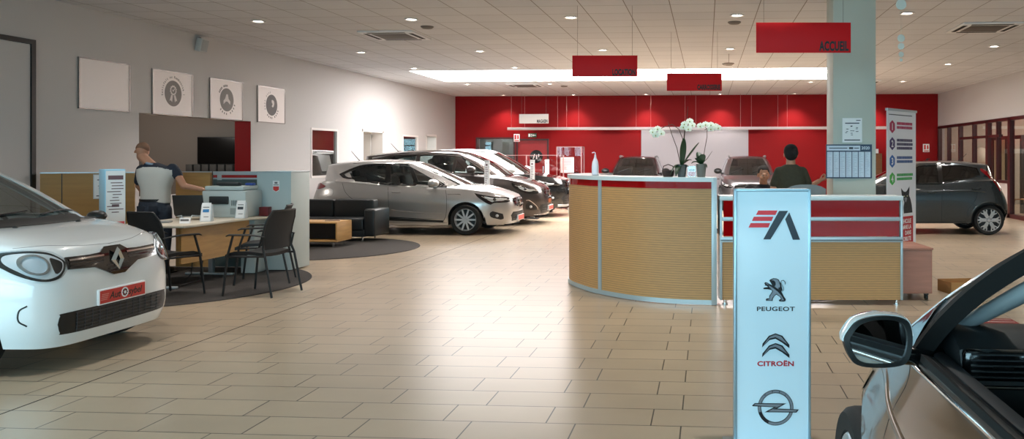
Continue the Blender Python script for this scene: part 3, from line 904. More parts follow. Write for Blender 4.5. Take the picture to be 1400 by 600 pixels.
# ---- white city car, left foreground
def twingo():
    t = thing('city_car', 'white compact hatchback at the left edge with a red dealer plate', 'car', (-6.29, 5.92, 0))
    sp = dict(L=3.6, W=1.65, wb=2.49, fo=.62, R=.30, step=.05, nf=6, nr=7, flare=.02,
        zt=[(-1.8, .98), (-1.2, 1.0), (0, .985), (.6, .985), (1.0, .965), (1.4, .915), (1.62, .88), (1.8, .855)],
        front=[(.12, -.09), (.2, -.03), (.32, 0), (.5, .0), (.62, -.01), (.75, -.04), (.84, -.075), (.9, -.12)],
        rear=[(.15, .1), (.3, .0), (.6, 0), (.9, .05), (1.1, .1)],
        side=[(-.1, .92), (0, .95), (.3, 1.0), (.6, .995), (.8, .97), (1.0, .90), (1.3, .87)],
        bottom=[(-1.8, .25), (-1.3, .2), (1.3, .2), (1.5, .21), (1.8, .17)],
        zg=[(-1.7, 1.03), (0, 1.0), (.8, 1.01), (1.12, 1.0)],
        roof=[(-1.65, 1.42), (-1.3, 1.50), (-.5, 1.55), (0, 1.53), (.35, 1.46)],
        gbase=(-1.68, 1.14, .73), gedge=(-1.52, .26, .58), crown=.05, ngf=5, hoodpow=1.9, glass_rear_x=-1.3)
    c = Car(sp, t, PAINT['white']); c.wheels('multi', n=8, width=.18); c.inside_trim(wheel_side=1)
    # side windows and pillars
    out = smooth_poly([(1.0, .985, 1), (.95, 1.03, 1), (.18, 1.475, 1), (-.3, 1.51), (-.9, 1.5), (-1.45, 1.40, 1), (-1.62, 1.05, 1), (-1.0, 1.0), (0, .985)], 3)
    w1 = [(.72, 1.03), (.02, 1.42), (-.42, 1.45), (-.42, 1.03)]; w2 = [(-.52, 1.03), (-.52, 1.45), (-.95, 1.43), (-1.2, 1.25), (-1.15, 1.04)]
    c.frame(PAINT['white'], out, [w1, w2])
    c.pillar(radians(36), radians(50), PAINT['white'])
    # windscreen: black cowl, wipers
    c.patch('cowl_panel', [(1.09, -.66), (1.17, -.35), (1.19, 0), (1.17, .35), (1.09, .66), (1.0, .66), (1.06, .35), (1.08, 0), (1.06, -.35), (1.0, -.66)], 'top', M_BLACKP, off=.006, thick=.01, res=.04)
    for y0, y1 in ((-.5, .05), (.12, .6)):
        wmb = MB(); P_ = []
        for k in range(7):
            u = k / 6; yy = y0 + (y1 - y0) * u; h = c.hit((1.06 - .06 * u - abs(yy) * .05, yy), 'top'); P_.append(h[0] + Vector((0, 0, .012)))
        wmb.tube(P_, .007); wmb.build('wiper', M_BLACKP, t)
    for yy in (-.3, .3):
        h = c.hit((1.22, yy), 'top'); MB().ell(h[0] + Vector((0, 0, .004)), (.016, .022, .010)).build('washer_jet', M_BLACKP, t)
    # grille band between the lamps with the badge
    up = [(-.46, .80), (-.25, .795), (-.14, .80), (-.085, .835), (.085, .835), (.14, .80), (.25, .795), (.46, .80)]
    lo_ = [(.46, .715), (.22, .70), (.12, .655), (.06, .625), (-.06, .625), (-.12, .655), (-.22, .70), (-.46, .715)]
    g = c.patch('front_grille', up + lo_, 'front', M_GLOSSB, off=.012, thick=.02, res=.03)
    for z_, yy in ((.775, .44),):
        for sg in (-1, 1):
            c.line('chrome_bar', [(sg * .12, z_ + .0), (sg * .25, z_), (sg * yy, z_)], 'front', M_CHROME, width=.016, off=.018, parent=g)
    cell = mat('grille_mesh', '#2b2d2f', .3, metal=.6)
    for k, z_ in enumerate((.735, .755)):
        for sg in (-1, 1): c.line('grille_bar', [(sg * .13, z_), (sg * .44, z_)], 'front', cell, width=.008, off=.016, parent=g)
    for z_ in (.65, .675, .70): c.line('grille_bar', [(-.11 + (.70 - z_) * .3, z_), (.11 - (.70 - z_) * .3, z_)], 'front', cell, width=.007, off=.016, parent=g)
    # diamond badge
    h = c.hit((0, .735), 'front')[0]; x = h.x + .028
    bm_ = MB()
    o_ = [(0, .095), (.062, 0), (0, -.095), (-.062, 0)]; i_ = [(0, .050), (.026, 0), (0, -.050), (-.026, 0)]
    mid = [((a[0] + b[0]) / 2, (a[1] + b[1]) / 2) for a, b in zip(o_, i_)]
    R0 = [Vector((x - .012, p[0], .735 + p[1])) for p in o_]; R1 = [Vector((x + .012, p[0], .735 + p[1])) for p in mid]; R2 = [Vector((x - .006, p[0], .735 + p[1])) for p in i_]
    bm_.grid([R0, R1, R2], closed=True); bm_.build('diamond_badge', M_CHROME, t, smooth=10)
    # lamps
    for sg, v in ((-1, 'right'), (1, 'left')):
        def F(L): return [(sg * a, b_) for a, b_ in L]
        hl = smooth_poly(F([(.465, .765), (.49, .80), (.55, .845), (.64, .865), (.715, .855), (.745, .81), (.735, .745), (.69, .68), (.62, .65), (.54, .665), (.49, .71)]), 4)
        c_ = c.patch('headlight', hl, 'front', M_GLOSSB, off=.006, thick=.02, res=.025)
        inn = smooth_poly(F([(.485, .765), (.505, .795), (.56, .83), (.64, .848), (.70, .84), (.725, .80), (.715, .75), (.675, .695), (.615, .668), (.55, .68), (.505, .715)]), 4)
        c.patch('reflector', inn, 'front', mat('lamp_reflector', '#cfd3d5', .4, metal=.2), off=.010, thick=.008, parent=c_, res=.02)
        # round projector and dark inner part
        cx, cz = sg * .635, .765
        circ = [(cx + .062 * cos(a), cz + .07 * sin(a)) for a in [2 * pi * i / 28 for i in range(28)]]
        ci2 = [(cx + .048 * cos(a), cz + .055 * sin(a)) for a in [2 * pi * i / 28 for i in range(28)]]
        c.patch('projector_ring', circ, 'front', M_CHROME, off=.022, thick=.015, holes=[ci2], parent=c_, res=.015)
        c.patch('projector_lens', ci2, 'front', M_LENS, off=.026, thick=.01, parent=c_, res=.015)
        c.patch('turn_signal', smooth_poly(F([(.495, .765), (.53, .795), (.56, .80), (.555, .70), (.515, .715)]), 3), 'front', M_GLOSSB, off=.013, thick=.006, parent=c_, res=.02)
        lens = c.patch('headlight_cover', hl, 'front', M_LENS, off=.032, thick=.02, parent=c_, res=.03)
        # brake-cooling slot outboard of the intake
        c.line('bumper_slot', [(sg * .70, .50), (sg * .725, .47), (sg * .727, .40), (sg * .70, .36)], 'front', M_BLACKP, width=.012, off=.002)
        # door seams
        c.line('door_seam', [(.80, .99), (.86, .7), (.84, .4), (.78, .25)], v, M_BLACKP, off=.001)
        c.line('bonnet_seam', [(sg * .70, .885), (sg * .5, .89), (sg * .25, .865), (0, .855)], 'front', M_BLACKP, width=.004, off=.001)
    # lower intake
    lg = smooth_poly([(-.56, .345, 1), (-.545, .40), (-.50, .418), (0, .418), (.50, .418), (.545, .40), (.56, .345, 1), (.54, .285), (.49, .268), (0, .262), (-.49, .268), (-.54, .285)], 4)
    l_ = c.patch('lower_intake', lg, 'front', M_BLACKP, off=.004, thick=.012, res=.03)
    sl = mat('intake_slat', '#33363a', .4)
    for k in range(6):
        z_ = .285 + k * .024; c.line('slat', [(-.43, z_), (0, z_), (.47, z_)], 'front', sl, width=.007, off=.010, parent=l_)
    for k in range(13):
        y_ = -.42 + k * .07; c.line('slat', [(y_, .275), (y_, .41)], 'front', sl, width=.006, off=.009, parent=l_, res=.03)
    # dealer plate
    p, px_ = c.plate((.02, .475), .50, .115, off=.014)
    R_ = (radians(90), 0, radians(90))
    text('plate_lettering', 'Aut', .072, M_BLACK, p, (px_, -.125, .452), R_, ext=.0006, shear=.25, bold=.0015)
    text('plate_lettering', 'sybel', .072, M_BLACK, p, (px_, .072, .452), R_, ext=.0006, shear=.25, bold=.0015)
    MB().lathe([(.026, 0), (.034, .003), (.038, 0)], 24, Matrix.Translation((px_, .036, .477)) @ Matrix.Rotation(radians(90), 4, 'Y')).lathe([(0, .003), (.013, .002), (.014, 0)], 16, Matrix.Translation((px_, .036, .477)) @ Matrix.Rotation(radians(90), 4, 'Y')).build('round_emblem', M_WHITE, p)
    em = MB()
    for k in range(4): em.prism([(px_ and -.004, -.028), (.004, -.028), (.004, .028), (-.004, .028)], 'yz', px_ - .0, px_ + .002, Matrix.Translation((0, .036, .477)) @ Matrix.Rotation(k * pi / 4, 4, 'X'))
    em.build('emblem_spokes', M_BLACK, p)
    for k in range(4):
        MB().box(px_, px_ + .001, -.215 + k * .004, -.15 + k * .006, .452 + k * .013, .458 + k * .013).build('speed_stripe', mat('stripe_pale', '#d9897f', .5), p)
    c.mirrors(.95, .93, M_BLACKP, sz=.62)
    c.handle(-.3, .86, PAINT['white'])
    # under-bumper
    return c
TW = twingo()


def zone(pts, n=3): return smooth_poly(pts, n)
def dress(c, paint, out, wins, trim=None, lampL=None, grille=None, intake=None, fog=None, tail=None, seams=(), mirror=None, mirror_m=None,
          handles=(), sig=None, badge=None, plate=None, chrome=None, sill=None, tail_view='side'):
    """put windows, lamps, grille, seams and trim on a car body"""
    t = c.root
    c.frame(paint, out, wins); c.pillar(radians(36), radians(50), paint)
    for v, hv, sg in (('left', 'fl', 1), ('right', 'fr', -1)):
        if trim: c.patch('window_trim', trim, v, M_GLOSSB, off=.010, thick=.02, holes=wins, res=.06)
        for sm in seams: c.line('door_seam', sm, v, M_BLACKP, off=.001, width=.008)
        if sill: c.patch('sill_trim', sill, v, M_BLACKP, off=.005, thick=.012, res=.06)
        if chrome:
            for ch in chrome: c.line('chrome_strip', ch, v, M_CHROME, width=.016, off=.012)
        if lampL:
            h_ = c.patch('headlight', lampL, hv, M_GLOSSB, off=.006, thick=.015, res=.03)
            cx = sum(p[0] for p in lampL) / len(lampL); cz = sum(p[1] for p in lampL) / len(lampL)
            inn = [(cx + (p[0] - cx) * .55, cz + (p[1] - cz) * .5) for p in lampL]
            c.patch('reflector', inn, hv, mat('lamp_reflector'), off=.011, thick=.01, res=.03, parent=h_)
            hh = c.hit((cx, cz), hv)
            if hh: MB().ell(hh[0] + hh[1] * .008, (.035, .035, .03)).build('projector_lens', M_GLOSSB, h_)
            if sig: c.line('lamp_signature', sig, hv, M_CHROME, width=.018, off=.016, parent=h_)
        if fog:
            f_ = c.patch('fog_lamp_recess', fog, hv, M_BLACKP, off=.004, thick=.01, res=.03)
            fx = sum(p[0] for p in fog) / len(fog); fz = sum(p[1] for p in fog) / len(fog); hh = c.hit((fx, fz), hv)
            if hh: MB().ell(hh[0] + hh[1] * .01, (.03, .03, .03)).build('fog_lamp', mat('lamp_reflector'), f_)
        if tail: c.patch('tail_lamp', tail, v, M_TAIL, off=.008, thick=.02, res=.03)
    if grille:
        g = c.patch('front_grille', grille, 'front', M_GLOSSB, off=.006, thick=.015, res=.03)
        if badge: g['badge'] = 1; del g['badge']
        ys = [p[0] for p in grille]; zs = [p[1] for p in grille]; w_ = max(ys) * .88; z0, z1 = min(zs), max(zs)
        for k in range(1, 4): c.line('grille_bar', [(-w_, z0 + (z1 - z0) * k / 4), (0, z0 + (z1 - z0) * k / 4), (w_, z0 + (z1 - z0) * k / 4)], 'front', M_CHROME if k == 2 else mat('grille_mesh'), width=.016, off=.014, parent=g)
    if badge:
        h = c.hit((0, badge), 'front')[0]; MB().prism([(0, .075), (.048, 0), (0, -.075), (-.048, 0)], 'yz', h.x + .005, h.x + .03, Matrix.Translation((0, 0, badge)), bevel=.006).build('badge', M_CHROME, t)
    if intake:
        l_ = c.patch('lower_intake', intake, 'front', M_BLACKP, off=.005, thick=.01, res=.04)
        ys = [p[0] for p in intake]; zs = [p[1] for p in intake]; w_ = max(ys) * .85; z0, z1 = min(zs), max(zs)
        for k in range(1, 4): c.line('slat', [(-w_, z0 + (z1 - z0) * k / 4), (0, z0 + (z1 - z0) * k / 4), (w_, z0 + (z1 - z0) * k / 4)], 'front', mat('intake_slat', '#33363a', .4), width=.01, off=.01, parent=l_)
    if mirror: c.mirrors(mirror[0], mirror[1], mirror_m or paint, sz=1.05)
    for h in handles: c.handle(h[0], h[1], paint)
    if plate: return c.plate(plate, .50, .11)

# ---- silver hatchback, side on, nearest of the parked row
def clio():
    t = thing('hatchback', 'silver hatchback parked side-on behind the black sofa, nearest of the parked row', 'car', (-5.80, 16.25, 0))
    sp = dict(L=4.05, W=1.80, wb=2.58, fo=.87, R=.30, gap=.045, step=.055, nf=3.5, nr=7, flare=.03, rimr=.72,
        zt=[(-2.02, .98), (-1.6, 1.03), (-.8, .99), (0, .945), (.6, .905), (1.0, .885), (1.5, .845), (1.8, .79), (2.02, .73)],
        front=[(.15, -.13), (.22, -.05), (.32, 0), (.5, 0), (.62, -.02), (.72, -.06), (.80, -.13)],
        rear=[(.2, .14), (.35, .04), (.5, .02), (.62, .0), (.75, .03), (.9, .08), (1.0, .10)],
        side=[(-.1, .93), (0, .955), (.3, .985), (.62, 1.0), (.8, .975), (1.0, .91), (1.3, .87)],
        bottom=[(-2.02, .30), (-1.7, .22), (-1.2, .19), (1.2, .19), (1.6, .19), (2.02, .15)],
        zg=[(-1.95, 1.03), (-1.0, 1.02), (-.4, .975), (.3, .935), (.8, .935), (1.0, .965)],
        roof=[(-1.95, 1.35), (-1.5, 1.41), (-.84, 1.45), (-.4, 1.442), (-.1, 1.41), (.3, 1.33)],
        gbase=(-1.90, 1.02, .76), gedge=(-1.88, .02, .55), crown=.05, hoodpow=1.75, ngf=4.2, ngr=3.6, glass_rear_x=-1.2, seatx=-.35)
    c = Car(sp, t, PAINT['silver']); c.wheels('multi', n=10, width=.2); c.inside_trim(wheel_side=1)
    w1 = smooth_poly([(.66, .955, 1), (.56, 1.03), (.33, 1.17), (-.06, 1.335, 1), (-.44, 1.345, 1), (-.36, .995, 1)], 3)
    w2 = smooth_poly([(-.47, 1.0, 1), (-.53, 1.345, 1), (-.85, 1.335), (-1.1, 1.285), (-1.35, 1.17, 1), (-1.30, 1.13, 1), (-1.1, 1.06, 1)], 3)
    out = smooth_poly([(.90, .905, 1), (.80, .985, 1), (.02, 1.375, 1), (-.5, 1.405), (-1.0, 1.39), (-1.80, 1.30, 1), (-1.86, 1.05, 1), (-1.0, 1.0), (-.3, .945)], 3)
    trim = smooth_poly([(.76, .915, 1), (.62, 1.04), (.36, 1.20), (-.04, 1.365, 1), (-.5, 1.378), (-.9, 1.365), (-1.15, 1.31), (-1.46, 1.17, 1), (-1.36, 1.10, 1), (-1.1, 1.03, 1), (-.4, .965, 1)], 3)
    lamp = smooth_poly([(-.52, .69, 1), (-.30, .72), (-.05, .735), (.15, .77), (.30, .81, 1), (.27, .74), (.20, .67), (.12, .61), (.06, .585, 1), (-.02, .62), (-.15, .62), (-.35, .63)], 3)
    dress(c, PAINT['silver'], out, [w1, w2], trim, lamp,
        grille=smooth_poly([(-.42, .69, 1), (-.2, .70), (0, .705), (.2, .70), (.42, .69, 1), (.36, .60), (.22, .53), (0, .51), (-.22, .53), (-.36, .60)], 3),
        intake=[(-.48, .36), (-.42, .43), (.42, .43), (.48, .36), (.42, .25), (-.42, .25)],
        fog=smooth_poly([(-.18, .40, 1), (.02, .46, 1), (.07, .42), (.04, .34), (-.14, .29, 1), (-.20, .31)], 3),
        tail=smooth_poly([(-1.66, .945, 1), (-1.80, 1.0), (-1.93, .99, 1), (-1.97, .93), (-1.94, .875, 1), (-1.80, .88), (-1.70, .91)], 3),
        seams=[[(.74, .90), (.79, .7), (.78, .4), (.70, .24)], [(-.40, .98), (-.36, .7), (-.36, .4), (-.38, .24)], [(-1.34, 1.05), (-1.22, .82), (-1.02, .64), (-.92, .45), (-.96, .36)], [(.84, .245), (-.86, .245)]],
        sill=smooth_poly([(.72, .285, 1), (.1, .31), (-.86, .37, 1), (-.86, .29, 1), (.1, .262), (.72, .25, 1)], 2),
        chrome=[[(.66, .30), (.1, .325), (-.4, .35)]], mirror=(.52, .93), handles=[(-.22, .83)],
        sig=[(-.42, .665), (-.15, .672), (.08, .685), (.2, .745)], badge=.615, plate=(0, .30))
    for v in ('left', 'right'):
        c.line('crease', [(.7, .42), (.3, .43), (-.3, .48)], v, PAINT['silver'], width=.03, off=.003, high=.004)
        c.line('wing_strip', [(.80, .79), (1.02, .79), (1.05, .77)], v, M_CHROME, width=.01, off=.004)
        c.line('fuel_flap', [(-1.55 + .085 * cos(a), .82 + .085 * sin(a)) for a in [2 * pi * i / 20 for i in range(21)]], v, M_BLACKP, width=.004, off=.0005, smoothn=0, res=.02)
    c.line('chrome_lip', [(-.55, .20), (0, .185), (.55, .20)], 'front', M_CHROME, width=.03, off=.004)
    MB().tube([(-1.30, 0, 1.42), (-1.35, 0, 1.46), (-1.50, 0, 1.63)], [.012, .008, .005]).ell((-1.29, 0, 1.425), (.05, .03, .02)).build('roof_antenna', M_BLACKP, t)
    return c
CL = clio()

# ---- dark people carrier, second of the row
def scenic():
    t = thing('people_carrier', 'dark taupe people carrier, second of the parked row, behind the silver hatchback', 'car', (-5.80, 18.47, 0))
    sp = dict(L=4.41, W=1.85, wb=2.73, fo=.90, R=.34, gap=.045, step=.07, nf=3.3, nr=7, flare=.03, rimr=.74,
        zt=[(-2.2, 1.06), (-1.4, 1.10), (0, 1.09), (.7, 1.075), (1.2, 1.04), (1.7, .96), (2.0, .885), (2.2, .82)],
        front=[(.17, -.12), (.25, -.04), (.38, 0), (.55, 0), (.7, -.03), (.82, -.09), (.95, -.2)],
        rear=[(.2, .14), (.4, .02), (.7, .0), (1.0, .05), (1.1, .08)],
        side=[(-.1, .93), (0, .955), (.3, .985), (.62, 1.0), (.8, .98), (1.0, .92), (1.3, .87)],
        bottom=[(-2.2, .28), (-1.7, .22), (1.6, .2), (2.2, .16)],
        zg=[(-2.1, 1.12), (0, 1.12), (.8, 1.09), (1.3, 1.08)],
        roof=[(-2.1, 1.53), (-1.5, 1.61), (-.5, 1.66), (0, 1.645), (.35, 1.59), (.6, 1.53)],
        gbase=(-2.08, 1.32, .79), gedge=(-2.02, .42, .60), crown=.05, hoodpow=1.7, ngf=4.2, ngr=4, glass_rear_x=-1.7, seatx=-.1, fbow=.05)
    c = Car(sp, t, PAINT['brown'], M_GLOSSB); c.wheels('multi', n=5, width=.2); c.inside_trim()
    w1 = smooth_poly([(.58, 1.14, 1), (.23, 1.44, 1), (.20, 1.15, 1)], 2); w0 = smooth_poly([(1.0, 1.12, 1), (.62, 1.36), (.32, 1.50, 1), (.68, 1.13, 1)], 2)
    wa = smooth_poly([(.14, 1.14, 1), (.18, 1.51, 1), (-.25, 1.545), (-.62, 1.55, 1), (-.60, 1.14, 1)], 2); wb = smooth_poly([(-.70, 1.14, 1), (-.70, 1.55, 1), (-1.2, 1.53), (-1.6, 1.47, 1), (-1.65, 1.25), (-1.4, 1.16, 1)], 2)
    out = [(1.18, 1.08), (.42, 1.545), (-.2, 1.60), (-.9, 1.61), (-1.9, 1.52), (-2.02, 1.15), (-1.0, 1.1), (.3, 1.09)]
    lamp = smooth_poly([(-.40, .75, 1), (-.1, .80), (.12, .87), (.27, .945, 1), (.27, .87), (.18, .78), (.02, .71), (-.2, .69)], 3)
    dress(c, PAINT['brown'], out, [w1, w0, wa, wb], None, lamp,
        grille=smooth_poly([(-.42, .78, 1), (0, .80), (.42, .78, 1), (.34, .68), (.2, .60), (0, .58), (-.2, .60), (-.34, .68)], 3),
        intake=[(-.55, .38), (-.48, .46), (.48, .46), (.55, .38), (.46, .25), (-.46, .25)],
        fog=smooth_poly([(-.22, .38, 1), (-.05, .52, 1), (.02, .46), (.0, .36), (-.2, .33)], 3),
        tail=[(-1.7, 1.02), (-2.05, 1.05), (-2.1, .9), (-1.9, .88)],
        seams=[[(.80, 1.06), (.86, .8), (.82, .4), (.78, .26)], [(-.62, 1.1), (-.6, .7), (-.62, .26)]],
        chrome=[[(.95, 1.135), (.45, 1.44), (.2, 1.53), (-.5, 1.575), (-1.2, 1.56), (-1.75, 1.48)]], mirror=(.60, 1.16), handles=[(-.4, .95), (-1.3, .97)],
        sig=[(-.36, .745), (0, .785), (.22, .88)], badge=.69, plate=(0, .36))
    for v in ('fl', 'fr'): c.line('fog_surround', [(-.26, .34), (-.22, .42), (-.06, .545), (.02, .55)], v, M_CHROME, width=.018, off=.012)
    c.line('chrome_lip', [(-.6, .22), (0, .2), (.6, .22)], 'front', M_CHROME, width=.02, off=.004)
    MB().tube([(-1.35, 0, 1.62), (-1.40, 0, 1.67), (-1.55, 0, 1.83)], [.012, .008, .004]).ell((-1.33, 0, 1.63), (.06, .035, .02)).build('roof_antenna', M_BLACKP, t)
    return c
scenic()

# ---- black crossover with white roof, third of the row
def cross():
    t = thing('crossover', 'black crossover with a silver-white roof, third of the parked row', 'car', (-5.55, 20.75, 0))
    sp = dict(L=4.12, W=1.80, wb=2.6, fo=.84, R=.34, gap=.05, step=.07, nf=3.2, nr=7, flare=.035, rimr=.72,
        zt=[(-2.06, 1.08), (0, 1.08), (.8, 1.075), (1.2, 1.06), (1.6, 1.02), (1.9, .96), (2.06, .90)],
        front=[(.2, -.12), (.3, -.03), (.45, 0), (.7, 0), (.82, -.02), (.92, -.06), (1.02, -.14)],
        rear=[(.2, .14), (.4, .02), (.7, .0), (1.0, .05), (1.1, .08)],
        side=[(-.1, .93), (0, .955), (.3, .985), (.62, 1.0), (.8, .98), (1.0, .92), (1.3, .87)],
        bottom=[(-2.06, .30), (1.6, .24), (2.06, .22)],
        zg=[(-2.0, 1.14), (0, 1.11), (.8, 1.10), (1.2, 1.12)],
        roof=[(-1.95, 1.60), (-1.3, 1.665), (-.5, 1.69), (-.05, 1.66), (.3, 1.58)],
        gbase=(-1.95, 1.06, .78), gedge=(-1.88, .16, .58), crown=.05, hoodpow=1.6, ngf=4.2, ngr=4, glass_rear_x=-1.5, seatx=-.2)
    W_ = mat('pale_silver_paint', '#cfd2d2', .35, metal=0, coat=1)
    c = Car(sp, t, PAINT['black'], W_); c.wheels('multi', n=5, width=.2); c.inside_trim()
    w1 = smooth_poly([(.80, 1.13, 1), (.40, 1.36), (.02, 1.53, 1), (-.40, 1.56, 1), (-.38, 1.13, 1)], 2)
    w2 = smooth_poly([(-.48, 1.13, 1), (-.50, 1.56, 1), (-1.2, 1.54), (-1.5, 1.42, 1), (-1.45, 1.2, 1)], 2)
    out = [(1.0, 1.08), (.08, 1.59), (-.5, 1.635), (-1.2, 1.62), (-1.8, 1.55), (-1.9, 1.15), (-1.0, 1.1), (0, 1.09)]
    lamp = smooth_poly([(-.25, .84, 1), (.0, .86), (.25, .93), (.38, 1.0, 1), (.40, .92), (.32, .82), (.1, .76), (-.15, .75)], 3)
    dress(c, W_, out, [w1, w2], None, lamp,
        grille=smooth_poly([(-.40, .88, 1), (0, .90), (.40, .88, 1), (.34, .79), (0, .74), (-.34, .79)], 3),
        intake=[(-.55, .46), (-.48, .56), (.48, .56), (.55, .46), (.46, .32), (-.46, .32)],
        fog=smooth_poly([(-.2, .48, 1), (0, .56, 1), (.06, .5), (.0, .42)], 3), tail=[(-1.7, 1.02), (-1.95, 1.05), (-2.0, .9), (-1.85, .88)],
        seams=[[(.72, 1.06), (.76, .8), (.72, .4)], [(-.45, 1.1), (-.42, .4)]], mirror=(.70, 1.12), mirror_m=W_, handles=[(-.3, .95), (-1.2, .97)],
        sig=[(-.22, .80), (.1, .83), (.34, .93)], badge=.84)
    c.line('skid_plate', [(-.6, .29), (0, .27), (.6, .29)], 'front', mat('silver_plastic', '#b5b7b8', .4, metal=.4), width=.07, off=.006)
    for y in (-.52, .52): c.line('roof_rail', [(-1.5, y), (-.6, y), (-.05, y)], 'top', W_, width=.03, off=.04, high=.01)
    return c
cross()

# ---- small dark hatchback on the right, tail towards the office
def aygo():
    t = thing('small_hatchback', 'small dark slate hatchback on the right, parked with its tail to the red framed office', 'car', (4.20, 16.95, 0), pi)
    sp = dict(L=3.46, W=1.62, wb=2.34, fo=.65, R=.29, gap=.05, step=.055, nf=3.6, nr=7, flare=.035, rimr=.78,
        zt=[(-1.73, 1.02), (-1.4, 1.05), (-.8, 1.02), (0, .99), (.6, .96), (1.1, .90), (1.5, .80), (1.73, .72)],
        front=[(.15, -.12), (.25, -.03), (.4, 0), (.6, -.01), (.72, -.05), (.8, -.1)],
        rear=[(.25, .14), (.38, .03), (.5, .02), (.65, .05), (.85, .14), (1.02, .24)],
        side=[(-.1, .93), (0, .955), (.3, .985), (.62, 1.0), (.8, .98), (1.0, .92), (1.3, .87)],
        bottom=[(-1.73, .32), (-1.5, .24), (1.2, .2), (1.73, .17)],
        zg=[(-1.5, 1.07), (-1.0, 1.06), (0, 1.0), (.9, .97)],
        roof=[(-1.5, 1.34), (-1.3, 1.38), (-.6, 1.43), (-.1, 1.42), (.2, 1.37)],
        gbase=(-1.50, .98, .72), gedge=(-1.42, .1, .54), crown=.045, hoodpow=1.8, ngf=4.2, ngr=4, glass_rear_x=-1.15, seatx=-.2, glassmat=M_CGLASS2)
    c = Car(sp, t, PAINT['slate']); c.wheels('petal', mat('machined_alloy', '#c6c8ca', .25, metal=.8), n=6, width=.19); c.inside_trim()
    w1 = smooth_poly([(.62, .985, 1), (.3, 1.17), (.0, 1.33, 1), (-.33, 1.345, 1), (-.31, 1.0, 1)], 2)
    w2 = smooth_poly([(-.40, 1.01, 1), (-.42, 1.345, 1), (-.8, 1.335), (-1.09, 1.29, 1), (-1.13, 1.16, 1), (-.8, 1.07)], 2)
    out = smooth_poly([(.86, .95, 1), (.06, 1.375, 1), (-.5, 1.395), (-1.15, 1.345, 1), (-1.38, 1.05, 1), (-.8, 1.03), (0, .98)], 2)
    lamp = smooth_poly([(-.25, .68, 1), (.1, .72), (.38, .83, 1), (.35, .72), (.1, .62), (-.15, .61)], 3)
    dress(c, PAINT['slate'], out, [w1, w2], [(.66, .975), (.02, 1.35), (-.33, 1.36), (-.8, 1.35), (-1.10, 1.305), (-1.15, 1.15), (-.8, 1.055), (-.3, .985)], lamp,
        grille=smooth_poly([(-.40, .62, 1), (0, .64), (.40, .62, 1), (.34, .52), (0, .50), (-.34, .52)], 3),
        intake=[(-.5, .36), (-.42, .43), (.42, .43), (.5, .36), (.42, .25), (-.42, .25)],
        tail=smooth_poly([(-1.16, 1.285, 1), (-1.28, 1.25), (-1.43, 1.08), (-1.53, .90), (-1.55, .86, 1), (-1.48, .85, 1), (-1.42, .96), (-1.30, 1.12), (-1.17, 1.23)], 3),
        seams=[[(.70, .95), (.74, .7), (.70, .3)], [(-.38, 1.0), (-.36, .7), (-.36, .25)], [(-1.08, 1.05), (-1.0, .7), (-.86, .5), (-.85, .35)], [(.72, .255), (-.82, .255)]],
        mirror=(.50, .98), handles=[(-.17, .83), (-1.02, .90)], badge=.58)
    for v in ('left', 'right'):
        c.line('crease', [(.6, .80), (0, .84), (-.8, .86), (-1.2, .84)], v, PAINT['slate'], width=.03, off=.002, high=.004)
        xr = c.xr; c.line('arch_lip', [(xr + (c.Ra + .02) * cos(a), .29 + (c.Ra + .02) * sin(a)) for a in [pi * i / 16 for i in range(0, 17)]], v, PAINT['slate'], width=.03, off=.002, high=.006, smoothn=0)
    MB().tube([(-.9, 0, 1.42), (-.95, 0, 1.45), (-1.08, 0, 1.58)], [.01, .007, .004]).build('roof_antenna', M_BLACKP, t)
    return c
aygo()

